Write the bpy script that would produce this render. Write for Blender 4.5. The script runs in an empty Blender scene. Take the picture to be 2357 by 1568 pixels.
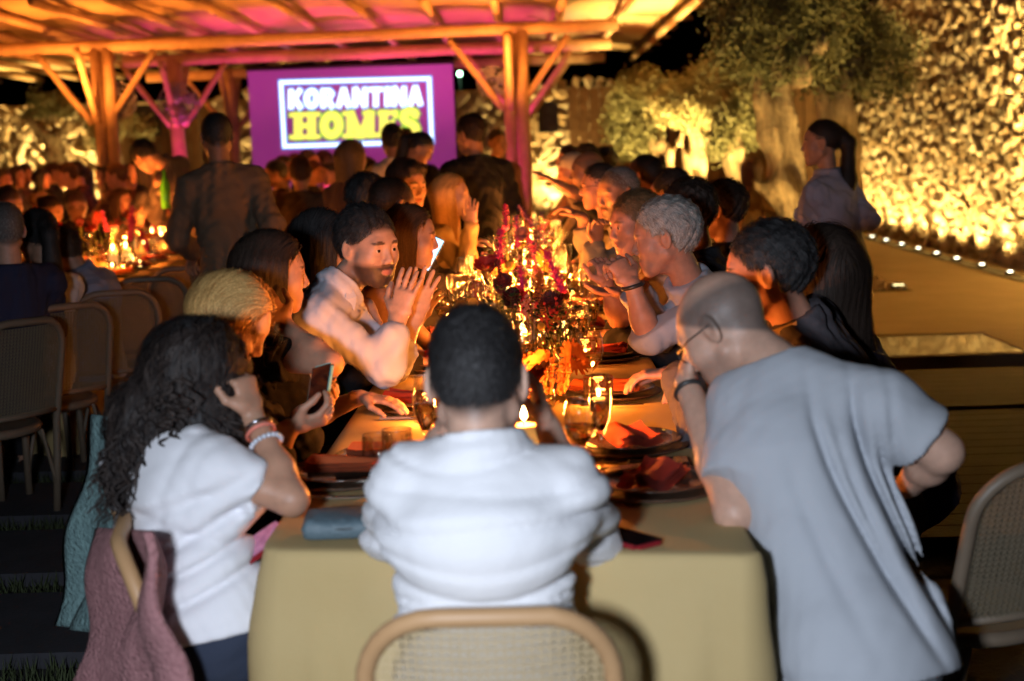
import bpy, bmesh, math, random
import numpy as np
from mathutils import Vector, Matrix

rnd = random.Random(7)
SC = bpy.context.scene
COL = SC.collection
PI = math.pi

# ------------------------------------------------------------------ camera
IMG_W, IMG_H = 2357.0, 1568.0
F_PX = 50.0 / 36.0 * IMG_W
CAM = Vector((0.0, 0.0, 1.52))
_roll = math.radians(2.0)
_pitch = math.radians(7.6)
_yaw = math.radians(1.17)
_F = Vector((-math.sin(_yaw) * math.cos(_pitch), math.cos(_yaw) * math.cos(_pitch), -math.sin(_pitch)))
_R0 = Vector((math.cos(_yaw), math.sin(_yaw), 0))
_U0 = _R0.cross(_F)
_R = _R0 * math.cos(_roll) - _U0 * math.sin(_roll)
_U = _R0 * math.sin(_roll) + _U0 * math.cos(_roll)


def ray(px, py):
    return _F + _R * ((px - IMG_W / 2) / F_PX) - _U * ((py - IMG_H / 2) / F_PX)


def at(px, py, y):
    """World point seen at photo position (px, py) at distance y along the table."""
    d = ray(px, py)
    return CAM + d * (y / d.y)


def on(px, py, z):
    """World point seen at photo position (px, py) on the level plane at height z."""
    d = ray(px, py)
    return CAM + d * ((z - CAM.z) / d.z)


cam_data = bpy.data.cameras.new('camera')
cam = bpy.data.objects.new('camera', cam_data)
COL.objects.link(cam)
m = Matrix.Identity(4)
for i in range(3):
    m[i][0], m[i][1], m[i][2], m[i][3] = _R[i], _U[i], -_F[i], CAM[i]
cam.matrix_world = m
cam_data.lens = 50
cam_data.sensor_width = 36
cam_data.clip_start = 0.05
cam_data.clip_end = 500
cam_data.dof.use_dof = True
cam_data.dof.focus_distance = 4.55
cam_data.dof.aperture_fstop = 2.5
cam_data.dof.aperture_blades = 0
SC.camera = cam

# ------------------------------------------------------------------ night sky
world = bpy.data.worlds.new('World')
SC.world = world
world.use_nodes = True
wn = world.node_tree
for n in list(wn.nodes):
    wn.nodes.remove(n)
w_out = wn.nodes.new('ShaderNodeOutputWorld')
w_bg = wn.nodes.new('ShaderNodeBackground')
w_sky = wn.nodes.new('ShaderNodeTexSky')
w_sky.sky_type = 'NISHITA'
w_sky.sun_disc = False
w_sky.sun_elevation = math.radians(-5.5)
w_sky.sun_rotation = math.radians(200)
w_bg.inputs['Strength'].default_value = 0.10
wn.links.new(w_sky.outputs[0], w_bg.inputs['Color'])
wn.links.new(w_bg.outputs[0], w_out.inputs['Surface'])

SC.view_settings.view_transform = 'Standard'
SC.view_settings.look = 'None'
SC.view_settings.exposure = 0.0
SC.view_settings.gamma = 1.0
SC.cycles.use_denoising = True
SC.cycles.max_bounces = 6
SC.cycles.diffuse_bounces = 3
SC.cycles.glossy_bounces = 3
SC.cycles.transmission_bounces = 6
SC.cycles.transparent_max_bounces = 24
SC.cycles.sample_clamp_indirect = 4.0
SC.cycles.caustics_reflective = False
SC.cycles.caustics_refractive = False


# ------------------------------------------------------------------ lamps
def lamp(kind, name, loc, power, color, aim=None, size=0.05, angle=60, blend=0.6, parent=None):
    d = bpy.data.lights.new(name, kind)
    d.energy = power
    d.color = color
    d.shadow_soft_size = size
    if kind == 'SPOT':
        d.spot_size = math.radians(angle)
        d.spot_blend = blend
    o = bpy.data.objects.new(name, d)
    COL.objects.link(o)
    o.location = loc
    if aim is not None:
        o.rotation_euler = (Vector(aim) - Vector(loc)).to_track_quat('-Z', 'Y').to_euler()
    return o


COOL = (0.80, 0.88, 1.0)
WARM = (1.0, 0.285, 0.04)
AMBER = (1.0, 0.31, 0.05)
GOLD = (1.0, 0.66, 0.20)
MAGENTA = (1.0, 0.06, 0.42)
# the photographer's flash, held beside the camera
lamp('SPOT', 'camera_flash', (-0.45, -0.05, 1.52), 330, COOL, (-0.25, 2.4, 0.48), size=0.10, angle=88, blend=1.0)
# lamps washing the pergola roof from below, and the magenta uplights at its posts
for x, y, p in ((-7.2, 14.0, 340), (-4.6, 14.2, 260), (-2.6, 13.8, 90), (-0.4, 14.0, 300), (1.6, 13.6, 250), (1.9, 17.0, 260), (-5.5, 18.5, 240)):
    lamp('SPOT', 'roof_washer', (x, y, 1.98), p, AMBER, (x + 0.05, y + 0.5, 3.2), size=0.12, angle=150, blend=0.9)
for x, y, p, ax, ay in ((-4.15, 16.7, 330, -3.9, 17.4), (-2.6, 16.4, 520, -2.2, 17.6), (-1.0, 16.2, 560, -0.8, 17.4), (-0.75, 14.3, 100, -0.35, 15.4), (-3.4, 13.3, 950, -2.9, 14.2), (-1.9, 13.4, 900, -1.5, 14.3), (-2.6, 15.4, 640, -2.2, 16.2)):
    lamp('SPOT', 'magenta_uplight', (x, y, 0.25), p, MAGENTA, (ax, ay, 2.9), size=0.08, angle=75, blend=0.8)


# ------------------------------------------------------------------ object helpers
def tag(o, label=None, cat=None, group=None, kind=None):
    if label: o['label'] = label
    if cat: o['category'] = cat
    if group: o['group'] = group
    if kind: o['kind'] = kind
    return o


def thing(name, label, cat, loc=(0, 0, 0), rotz=0.0, group=None):
    o = bpy.data.objects.new(name, None)
    o.empty_display_size = 0.1
    COL.objects.link(o)
    o.location = loc
    o.rotation_euler = (0, 0, rotz)
    return tag(o, label, cat, group)


def link_mesh(name, me, parent=None, loc=None):
    o = bpy.data.objects.new(name, me)
    COL.objects.link(o)
    if parent is not None:
        o.parent = parent
    if loc is not None:
        o.location = loc
    return o


def dup(root, loc, rotz=0.0, label=None, group=None, scale=None):
    r = root.copy()
    COL.objects.link(r)
    r.location = loc
    r.rotation_euler = (0, 0, rotz)
    if scale: r.scale = (scale,) * 3
    if label: r['label'] = label
    if group: r['group'] = group
    for ch in list(root.children):
        c = ch.copy()
        COL.objects.link(c)
        c.parent = r
        for g in list(ch.children):
            d = g.copy()
            COL.objects.link(d)
            d.parent = c
    return r


def mesh_np(name, V, F, mat=None, smooth=True, col=None):
    """Mesh from numpy vertices and an (n,4) or (n,3) face array."""
    V = np.asarray(V, np.float32)
    F = np.asarray(F, np.int32)
    k = F.shape[1]
    me = bpy.data.meshes.new(name)
    me.vertices.add(len(V))
    me.vertices.foreach_set('co', V.ravel())
    me.loops.add(F.size)
    me.loops.foreach_set('vertex_index', F.ravel())
    me.polygons.add(len(F))
    me.polygons.foreach_set('loop_start', np.arange(0, F.size, k, dtype=np.int32))
    me.polygons.foreach_set('loop_total', np.full(len(F), k, np.int32))
    me.update(calc_edges=True)
    me.polygons.foreach_set('use_smooth', np.full(len(F), smooth, bool))
    if col is not None:
        a = me.color_attributes.new('tint', 'FLOAT_COLOR', 'POINT')
        a.data.foreach_set('color', np.asarray(col, np.float32).ravel())
    if mat: me.materials.append(mat)
    return me


class MB:
    """Collects simple solids, then becomes one mesh."""
    def __init__(self):
        self.v, self.f = [], []

    def add(self, V, F):
        n = len(self.v)
        self.v += [tuple(p) for p in V]
        self.f += [tuple(i + n for i in f) for f in F]
        return self

    def box(self, c, s, M=None):
        V = []
        for dx in (-.5, .5):
            for dy in (-.5, .5):
                for dz in (-.5, .5):
                    p = Vector((c[0] + dx * s[0], c[1] + dy * s[1], c[2] + dz * s[2]))
                    V.append(M @ p if M else p)
        return self.add(V, [(0, 1, 3, 2), (4, 6, 7, 5), (0, 4, 5, 1), (2, 3, 7, 6), (0, 2, 6, 4), (1, 5, 7, 3)])

    def tube(self, pts, r, n=8, cap=True, flat=1.0):
        pts = [Vector(p) for p in pts]
        rr = r if isinstance(r, (list, tuple)) else [r] * len(pts)
        V, F = [], []
        nrm = None
        for i, p in enumerate(pts):
            t = (pts[min(i + 1, len(pts) - 1)] - pts[max(i - 1, 0)]).normalized()
            if nrm is None:
                nrm = t.orthogonal().normalized()
            nrm = (nrm - t * nrm.dot(t)).normalized()
            b = t.cross(nrm)
            for k in range(n):
                a = 2 * PI * k / n
                V.append(p + nrm * (math.cos(a) * rr[i]) + b * (math.sin(a) * rr[i] * flat))
        for i in range(len(pts) - 1):
            for k in range(n):
                k2 = (k + 1) % n
                F.append((i * n + k, i * n + k2, (i + 1) * n + k2, (i + 1) * n + k))
        if cap:
            F.append(tuple(range(n - 1, -1, -1)))
            F.append(tuple((len(pts) - 1) * n + k for k in range(n)))
        return self.add(V, F)

    def lathe(self, prof, n=20, c=(0, 0, 0)):
        V, F = [], []
        for (r, z) in prof:
            for k in range(n):
                a = 2 * PI * k / n
                V.append((c[0] + r * math.cos(a), c[1] + r * math.sin(a), c[2] + z))
        for i in range(len(prof) - 1):
            for k in range(n):
                k2 = (k + 1) % n
                F.append((i * n + k, i * n + k2, (i + 1) * n + k2, (i + 1) * n + k))
        return self.add(V, F)

    def ball(self, c, r, n=8, m_=6, s=(1, 1, 1)):
        return self.lathe_s([(math.sin(PI * i / m_), -math.cos(PI * i / m_)) for i in range(m_ + 1)], n, c, r, s)

    def lathe_s(self, prof, n, c, r, s):
        V, F = [], []
        for (q, z) in prof:
            for k in range(n):
                a = 2 * PI * k / n
                V.append((c[0] + r * s[0] * q * math.cos(a), c[1] + r * s[1] * q * math.sin(a), c[2] + r * s[2] * z))
        for i in range(len(prof) - 1):
            for k in range(n):
                k2 = (k + 1) % n
                F.append((i * n + k, i * n + k2, (i + 1) * n + k2, (i + 1) * n + k))
        return self.add(V, F)

    def mesh(self, name, mat=None, smooth=True):
        me = bpy.data.meshes.new(name)
        me.from_pydata(self.v, [], self.f)
        me.update()
        if smooth:
            me.polygons.foreach_set('use_smooth', [True] * len(me.polygons))
        if mat: me.materials.append(mat)
        return me

    def build(self, name, mat=None, parent=None, smooth=True, loc=None):
        return link_mesh(name, self.mesh(name, mat, smooth), parent, loc)


# ------------------------------------------------------------------ materials
_mats = {}


def nodes_of(name):
    mt = bpy.data.materials.new(name)
    mt.use_nodes = True
    nt = mt.node_tree
    return mt, nt, nt.nodes['Principled BSDF']


def mat(name, color, rough=0.6, metal=0.0, noise=None, stretch=None, bump=None, spec=0.5, sheen=0.0, emit=None, wave=None, coat=0.0, trans=0.0):
    """Procedural material. noise=(scale, amount, second colour), bump=(scale, strength), wave=(scale, strength, axis)."""
    if name in _mats: return _mats[name]
    mt, nt, b = nodes_of(name)
    b.inputs['Base Color'].default_value = (*color, 1)
    b.inputs['Roughness'].default_value = rough
    b.inputs['Metallic'].default_value = metal
    b.inputs['Specular IOR Level'].default_value = spec
    b.inputs['Sheen Weight'].default_value = sheen
    b.inputs['Coat Weight'].default_value = coat
    tc = nt.nodes.new('ShaderNodeTexCoord')
    if noise:
        tx = nt.nodes.new('ShaderNodeTexNoise')
        src = tc.outputs['Object']
        if stretch:
            vm = nt.nodes.new('ShaderNodeVectorMath')
            vm.operation = 'MULTIPLY'
            vm.inputs[1].default_value = stretch
            nt.links.new(src, vm.inputs[0])
            src = vm.outputs[0]
        tx.inputs['Scale'].default_value = noise[0]
        tx.inputs['Detail'].default_value = 6
        tx.inputs['Roughness'].default_value = 0.65
        nt.links.new(src, tx.inputs['Vector'])
        mp = nt.nodes.new('ShaderNodeMapRange')
        mp.inputs['From Min'].default_value = 0.3
        mp.inputs['From Max'].default_value = 0.7
        mp.inputs['To Max'].default_value = noise[1]
        nt.links.new(tx.outputs['Fac'], mp.inputs['Value'])
        mx = nt.nodes.new('ShaderNodeMixRGB')
        mx.inputs['Color1'].default_value = (*color, 1)
        mx.inputs['Color2'].default_value = (*noise[2], 1)
        nt.links.new(mp.outputs[0], mx.inputs['Fac'])
        nt.links.new(mx.outputs[0], b.inputs['Base Color'])
    h = None
    if bump:
        tb = nt.nodes.new('ShaderNodeTexNoise')
        tb.inputs['Scale'].default_value = bump[0]
        tb.inputs['Detail'].default_value = 5
        nt.links.new(tc.outputs['Object'], tb.inputs['Vector'])
        h = tb.outputs['Fac']
        st = bump[1]
    if wave:
        tb = nt.nodes.new('ShaderNodeTexWave')
        tb.inputs['Scale'].default_value = wave[0]
        tb.inputs['Distortion'].default_value = 1.5
        tb.bands_direction = wave[2]
        nt.links.new(tc.outputs['Object'], tb.inputs['Vector'])
        h = tb.outputs['Fac']
        st = wave[1]
    if h is not None:
        bp = nt.nodes.new('ShaderNodeBump')
        bp.inputs['Strength'].default_value = st
        bp.inputs['Distance'].default_value = 0.01
        nt.links.new(h, bp.inputs['Height'])
        nt.links.new(bp.outputs[0], b.inputs['Normal'])
    if emit:
        b.inputs['Emission Color'].default_value = (*emit[0], 1)
        b.inputs['Emission Strength'].default_value = emit[1]
    _mats[name] = mt
    return mt


def mat_glass(name, tint=(1, 1, 1), refl=0.55):
    """Thin clear glass: lets light through straight, mirrors more at grazing angles."""
    if name in _mats: return _mats[name]
    mt, nt, b = nodes_of(name)
    nt.nodes.remove(b)
    out = nt.nodes['Material Output']
    tr = nt.nodes.new('ShaderNodeBsdfTransparent')
    tr.inputs[0].default_value = (*tint, 1)
    gl = nt.nodes.new('ShaderNodeBsdfGlossy')
    gl.inputs['Roughness'].default_value = 0.075
    lw = nt.nodes.new('ShaderNodeLayerWeight')
    lw.inputs['Blend'].default_value = 0.35
    mp = nt.nodes.new('ShaderNodeMapRange')
    mp.inputs['To Min'].default_value = 0.16
    mp.inputs['To Max'].default_value = min(1, refl * 1.5)
    nt.links.new(lw.outputs['Facing'], mp.inputs['Value'])
    ms = nt.nodes.new('ShaderNodeMixShader')
    nt.links.new(mp.outputs[0], ms.inputs[0])
    nt.links.new(tr.outputs[0], ms.inputs[1])
    nt.links.new(gl.outputs[0], ms.inputs[2])
    nt.links.new(ms.outputs[0], out.inputs['Surface'])
    _mats[name] = mt
    return mt


def mat_drink(name, tint, ior=1.34):
    if name in _mats: return _mats[name]
    mt, nt, b = nodes_of(name)
    b.inputs['Base Color'].default_value = (*tint, 1)
    b.inputs['Roughness'].default_value = 0.02
    b.inputs['IOR'].default_value = ior
    b.inputs['Transmission Weight'].default_value = 1.0
    _mats[name] = mt
    return mt


def mat_skin(name, color):
    if name in _mats: return _mats[name]
    mt, nt, b = nodes_of(name)
    at_ = nt.nodes.new('ShaderNodeVertexColor')
    at_.layer_name = 'tint'
    tc = nt.nodes.new('ShaderNodeTexCoord')
    tx = nt.nodes.new('ShaderNodeTexNoise')
    tx.inputs['Scale'].default_value = 38
    tx.inputs['Detail'].default_value = 5
    nt.links.new(tc.outputs['Object'], tx.inputs['Vector'])
    mp = nt.nodes.new('ShaderNodeMapRange')
    mp.inputs['To Min'].default_value = 0.74
    mp.inputs['To Max'].default_value = 1.26
    nt.links.new(tx.outputs['Fac'], mp.inputs['Value'])
    m1 = nt.nodes.new('ShaderNodeMixRGB')
    m1.blend_type = 'MULTIPLY'
    m1.inputs['Fac'].default_value = 1
    m1.inputs['Color1'].default_value = (*color, 1)
    nt.links.new(at_.outputs['Color'], m1.inputs['Color2'])
    m2 = nt.nodes.new('ShaderNodeMixRGB')
    m2.blend_type = 'MULTIPLY'
    m2.inputs['Fac'].default_value = 1
    nt.links.new(m1.outputs[0], m2.inputs['Color1'])
    nt.links.new(mp.outputs[0], m2.inputs['Color2'])
    nt.links.new(m2.outputs[0], b.inputs['Base Color'])
    bp = nt.nodes.new('ShaderNodeBump')
    bp.inputs['Strength'].default_value = 0.35
    bp.inputs['Distance'].default_value = 0.002
    t2 = nt.nodes.new('ShaderNodeTexNoise')
    t2.inputs['Scale'].default_value = 240
    t2.inputs['Detail'].default_value = 4
    nt.links.new(tc.outputs['Object'], t2.inputs['Vector'])
    nt.links.new(t2.outputs['Fac'], bp.inputs['Height'])
    nt.links.new(bp.outputs[0], b.inputs['Normal'])
    b.inputs['Roughness'].default_value = 0.46
    b.inputs['Specular IOR Level'].default_value = 0.4
    b.inputs['Subsurface Weight'].default_value = 0.12
    b.inputs['Subsurface Radius'].default_value = (0.012, 0.005, 0.003)
    b.inputs['Subsurface Scale'].default_value = 1.0
    _mats[name] = mt
    return mt


def mat_hair(name, color, streak=None):
    if name in _mats: return _mats[name]
    mt, nt, b = nodes_of(name)
    geo = nt.nodes.new('ShaderNodeNewGeometry')
    mp = nt.nodes.new('ShaderNodeMapRange')
    mp.inputs['To Min'].default_value = 0.0
    mp.inputs['To Max'].default_value = 1.0
    nt.links.new(geo.outputs['Random Per Island'], mp.inputs['Value'])
    mx = nt.nodes.new('ShaderNodeMixRGB')
    c2 = streak or tuple(min(1, c * 1.7 + 0.004) for c in color)
    mx.inputs['Color1'].default_value = (*color, 1)
    mx.inputs['Color2'].default_value = (*c2, 1)
    nt.links.new(mp.outputs[0], mx.inputs['Fac'])
    tc = nt.nodes.new('ShaderNodeTexCoord')
    tx = nt.nodes.new('ShaderNodeTexNoise')
    tx.inputs['Scale'].default_value = 190
    tx.inputs['Detail'].default_value = 6
    tx.inputs['Roughness'].default_value = 0.75
    nt.links.new(tc.outputs['Object'], tx.inputs['Vector'])
    m2 = nt.nodes.new('ShaderNodeMixRGB')
    m2.blend_type = 'MULTIPLY'
    m2.inputs['Fac'].default_value = 1
    r2 = nt.nodes.new('ShaderNodeMapRange')
    r2.inputs['From Min'].default_value = 0.3
    r2.inputs['From Max'].default_value = 0.7
    r2.inputs['To Min'].default_value = 0.6
    r2.inputs['To Max'].default_value = 1.45
    nt.links.new(tx.outputs['Fac'], r2.inputs['Value'])
    nt.links.new(mx.outputs[0], m2.inputs['Color1'])
    nt.links.new(r2.outputs[0], m2.inputs['Color2'])
    nt.links.new(m2.outputs[0], b.inputs['Base Color'])
    bp = nt.nodes.new('ShaderNodeBump')
    bp.inputs['Strength'].default_value = 0.4
    bp.inputs['Distance'].default_value = 0.004
    nt.links.new(tx.outputs['Fac'], bp.inputs['Height'])
    nt.links.new(bp.outputs[0], b.inputs['Normal'])
    b.inputs['Roughness'].default_value = 0.58
    b.inputs['Specular IOR Level'].default_value = 0.36
    _mats[name] = mt
    return mt


_cl = {}


def mat_cloth(color, bump=(220, 0.25), rough=0.88, kind='plain'):
    key = (tuple(color), bump, rough, kind)
    if key not in _cl:
        dark = tuple(c * 0.86 for c in color)
        _cl[key] = mat('cloth_%d' % len(_cl), color, rough, noise=(9, 0.55, dark), bump=bump, spec=0.25, sheen=0.06 if max(color) > .1 else 0.0)
    return _cl[key]


def emission(name, color, strength):
    if name in _mats: return _mats[name]
    mt, nt, b = nodes_of(name)
    b.inputs['Base Color'].default_value = (0, 0, 0, 1)
    b.inputs['Emission Color'].default_value = (*color, 1)
    b.inputs['Emission Strength'].default_value = strength
    _mats[name] = mt
    return mt
# ------------------------------------------------------------------ people: one distance field per figure, meshed by surface nets
def A3(v): return np.array([v[0], v[1], v[2]], float)


def unit(v):
    v = np.asarray(v, float)
    n = np.linalg.norm(v)
    return v / n if n > 1e-9 else v


def ec(a, b, ra, rb=None, u=None, k=0.02, op=1):
    """Elliptic cone from a to b; radii (across u, other)."""
    ra = ra if isinstance(ra, tuple) else (ra, ra)
    rb = ra if rb is None else (rb if isinstance(rb, tuple) else (rb, rb))
    return ('c', A3(a), A3(b), ra, rb, None if u is None else A3(u), k, op)


def el(c, r, M=None, k=0.02, op=1):
    """Ellipsoid at c with radii r; M has the axes in its columns."""
    r = (r, r, r) if not isinstance(r, tuple) else r
    return ('e', A3(c), np.eye(3) if M is None else M, r, k, op)


def build_field(prims, h, post=None, pad=0.0):
    lo = np.full(3, 1e9)
    hi = -lo
    for p in prims:
        if p[-1] < 0: continue
        if p[0] == 'c':
            r = max(max(p[3]), max(p[4]))
            lo = np.minimum(lo, np.minimum(p[1], p[2]) - r)
            hi = np.maximum(hi, np.maximum(p[1], p[2]) + r)
        else:
            r = max(p[3])
            lo = np.minimum(lo, p[1] - r)
            hi = np.maximum(hi, p[1] + r)
    lo = lo - 3 * h - pad
    hi = hi + 3 * h + pad
    n = np.ceil((hi - lo) / h).astype(int) + 1
    D = np.full(n, 0.5, np.float32)
    ax = [(lo[i] + h * np.arange(n[i])).astype(np.float32) for i in range(3)]
    for p in prims:
        k, op = p[-2], p[-1]
        if p[0] == 'c':
            r = max(max(p[3]), max(p[4]))
            l = np.minimum(p[1], p[2]) - r
            g = np.maximum(p[1], p[2]) + r
        else:
            r = max(p[3])
            l, g = p[1] - r, p[1] + r
        mg = k * 1.6 + 3 * h + 0.01
        i0 = np.maximum(((l - mg - lo) / h).astype(int), 0)
        i1 = np.minimum(((g + mg - lo) / h).astype(int) + 2, n)
        if np.any(i1 <= i0): continue
        sl = tuple(slice(i0[i], i1[i]) for i in range(3))
        X = ax[0][sl[0]][:, None, None]
        Y = ax[1][sl[1]][None, :, None]
        Z = ax[2][sl[2]][None, None, :]
        if p[0] == 'c':
            _, a, b, ra, rb, u, _, _ = p
            ab = b - a
            L = float(np.linalg.norm(ab)) or 1e-6
            nv = ab / L
            vx, vy, vz = X - a[0], Y - a[1], Z - a[2]
            s = vx * nv[0] + vy * nv[1] + vz * nv[2]
            t = np.clip(s / L, 0, 1)
            w = s - t * L
            if ra[0] == ra[1] and rb[0] == rb[1]:
                q2 = vx * vx + vy * vy + vz * vz - s * s
                d = np.sqrt(np.maximum(q2, 0) + w * w) - (ra[0] + (rb[0] - ra[0]) * t)
            else:
                u2 = unit(u - nv * np.dot(u, nv))
                w2 = np.cross(nv, u2)
                x = vx * u2[0] + vy * u2[1] + vz * u2[2]
                y = vx * w2[0] + vy * w2[1] + vz * w2[2]
                A_ = ra[0] + (rb[0] - ra[0]) * t
                B_ = ra[1] + (rb[1] - ra[1]) * t
                mn = np.minimum(A_, B_)
                d = (np.sqrt((x / A_) ** 2 + (y / B_) ** 2 + (w / mn) ** 2) - 1) * mn
        else:
            _, c, M, r, _, _ = p
            vx, vy, vz = X - c[0], Y - c[1], Z - c[2]
            q = 0
            for i in range(3):
                q = q + ((vx * M[0, i] + vy * M[1, i] + vz * M[2, i]) / r[i]) ** 2
            d = (np.sqrt(q) - 1) * min(r)
        cur = D[sl]
        if op == 2:
            d = np.maximum(d, s - L)
        if op > 0:
            hh = np.maximum(k - np.abs(cur - d), 0) / k
            D[sl] = np.minimum(cur, d) - hh * hh * k * 0.25
        else:
            hh = np.maximum(k - np.abs(cur + d), 0) / k
            D[sl] = np.maximum(cur, -d) + hh * hh * k * 0.25
    if post is not None:
        D = post(D, ax[0][:, None, None], ax[1][None, :, None], ax[2][None, None, :])
    return D, lo, h


def surface_nets(D, lo, h):
    n = D.shape
    S = D < 0
    cnt = np.zeros(tuple(x - 1 for x in n), np.int8)
    cs = [(i, j, k) for i in (0, 1) for j in (0, 1) for k in (0, 1)]
    for i, j, k in cs:
        cnt += S[i:n[0] - 1 + i, j:n[1] - 1 + j, k:n[2] - 1 + k]
    act = (cnt > 0) & (cnt < 8)
    idx = np.argwhere(act)
    if not len(idx): return np.zeros((0, 3)), np.zeros((0, 4), int)
    vid = np.full(act.shape, -1, np.int32)
    vid[act] = np.arange(len(idx))
    val = {c: D[idx[:, 0] + c[0], idx[:, 1] + c[1], idx[:, 2] + c[2]] for c in cs}
    acc = np.zeros((len(idx), 3), np.float32)
    num = np.zeros(len(idx), np.float32)
    for a in cs:
        for x in range(3):
            if a[x]: continue
            b = tuple(1 if y == x else a[y] for y in range(3))
            d0, d1 = val[a], val[b]
            mk = (d0 < 0) != (d1 < 0)
            t = np.where(mk, d0 / np.where(mk, d0 - d1, 1), 0)
            pt = np.tile(np.array(a, np.float32), (len(idx), 1))
            pt[:, x] = t
            acc += pt * mk[:, None]
            num += mk
    V = (idx + acc / num[:, None]) * h + lo
    F = []
    for x in range(3):
        y, z = (x + 1) % 3, (x + 2) % 3
        s0 = [slice(None)] * 3
        s1 = [slice(None)] * 3
        s0[x] = slice(0, n[x] - 1)
        s1[x] = slice(1, n[x])
        a, b = S[tuple(s0)], S[tuple(s1)]
        e = np.argwhere(a != b)
        ok = (e[:, y] > 0) & (e[:, z] > 0) & (e[:, y] < n[y] - 1) & (e[:, z] < n[z] - 1)
        e = e[ok]
        if not len(e): continue
        flip = a[e[:, 0], e[:, 1], e[:, 2]]
        q = []
        for dy, dz in ((1, 1), (0, 1), (0, 0), (1, 0)):
            c = e.copy()
            c[:, y] -= dy
            c[:, z] -= dz
            q.append(vid[c[:, 0], c[:, 1], c[:, 2]])
        q = np.stack(q, 1)
        q[~flip] = q[~flip][:, ::-1]
        F.append(q)
    F = np.concatenate(F)
    F = F[(F >= 0).all(1)]
    # one light smoothing pass takes the voxel steps off
    s = np.zeros_like(V)
    c = np.zeros(len(V))
    for i in range(4):
        a, b = F[:, i], F[:, (i + 1) % 4]
        for d in range(3):
            s[:, d] += np.bincount(a, V[b, d], len(V)) + np.bincount(b, V[a, d], len(V))
        c += np.bincount(a, minlength=len(V)) + np.bincount(b, minlength=len(V))
    ok = c > 0
    V[ok] = V[ok] * 0.5 + 0.5 * s[ok] / c[ok][:, None]
    return V, F


def grad_at(D, lo, h, P):
    """Value and gradient of the field at points P (trilinear)."""
    def smp(Q):
        q = (Q - lo) / h
        i = np.floor(q).astype(int)
        i = np.clip(i, 0, np.array(D.shape) - 2)
        f = np.clip(q - i, 0, 1)
        r = 0
        for a in (0, 1):
            for b in (0, 1):
                for c in (0, 1):
                    w = (f[:, 0] if a else 1 - f[:, 0]) * (f[:, 1] if b else 1 - f[:, 1]) * (f[:, 2] if c else 1 - f[:, 2])
                    r = r + w * D[i[:, 0] + a, i[:, 1] + b, i[:, 2] + c]
        return r
    g = np.zeros_like(P)
    for x in range(3):
        e = np.zeros(3)
        e[x] = h
        g[:, x] = smp(P + e) - smp(P - e)
    ln = np.linalg.norm(g, axis=1, keepdims=True)
    return smp(P), g / np.maximum(ln, 1e-6)


def strands(fld, V, n, seg, step, flow, width, lift, seed, curl=0.0, jitter=0.24):
    """Ribbons of hair that run over the hair volume along a flow direction."""
    rs = np.random.RandomState(seed)
    D, lo, h = fld
    P = V[rs.randint(0, len(V), n)].astype(float)
    _, g = grad_at(D, lo, h, P)
    lev = rs.uniform(0.0005, lift, n)
    P = P + g * lev[:, None]
    jit = rs.normal(0, jitter, (n, 3))
    ph = rs.uniform(0, 6.28, n)
    rows = []
    sl = rs.uniform(0.6, 1.25, n)[:, None]
    for i in range(seg + 1):
        d = flow(P) + jit
        v, g = grad_at(D, lo, h, P)
        d = d - g * (d * g).sum(1, keepdims=True)
        d /= np.maximum(np.linalg.norm(d, axis=1, keepdims=True), 1e-6)
        side = np.cross(d, g)
        w = width * (1 - 0.8 * (i / seg) ** 2)
        off = 0
        if curl:
            off = side * (curl * np.sin(i * 1.15 + ph))[:, None] + g * (curl * (0.5 + 0.5 * np.cos(i * 1.15 + ph)))[:, None]
        rows.append((P + off - side * w, P + off + side * w))
        P = P + d * step * sl
        P = P - g * np.clip(v - lev, -0.02, 0.02)[:, None] * 0.7
    a = np.stack([np.stack(r, 1) for r in rows], 1)      # n, seg+1, 2, 3
    Vs = a.reshape(-1, 3)
    base = (np.arange(n) * (seg + 1) * 2)[:, None] + (np.arange(seg) * 2)[None, :]
    base = base.ravel()
    F = np.stack([base, base + 1, base + 3, base + 2], 1)
    return Vs, F


def folds(seed, amp, fr=16.0, warp=1.0):
    """Soft creases pressed into cloth."""
    r = random.Random(seed)
    ds = []
    for i in range(4):
        v = unit((r.gauss(0, 1), r.gauss(0, 1), r.gauss(0, 0.8)))
        ds.append((v * fr * (0.6 + 0.5 * i), r.uniform(0, 6.28), unit((r.gauss(0, 1), r.gauss(0, 1), r.gauss(0, 1))) * fr * 0.5))

    def f(X, Y, Z):
        o = 0
        for i, (v, p, w) in enumerate(ds):
            wz = np.sin(X * w[0] + Y * w[1] + Z * w[2] + p * 2) * 1.6 * warp
            s = np.sin(X * v[0] + Y * v[1] + Z * v[2] + p + wz)
            o = o + (1 - 2 * np.abs(s)) * (0.55 / (1 + 0.5 * i))
        return o * amp
    return f


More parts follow.
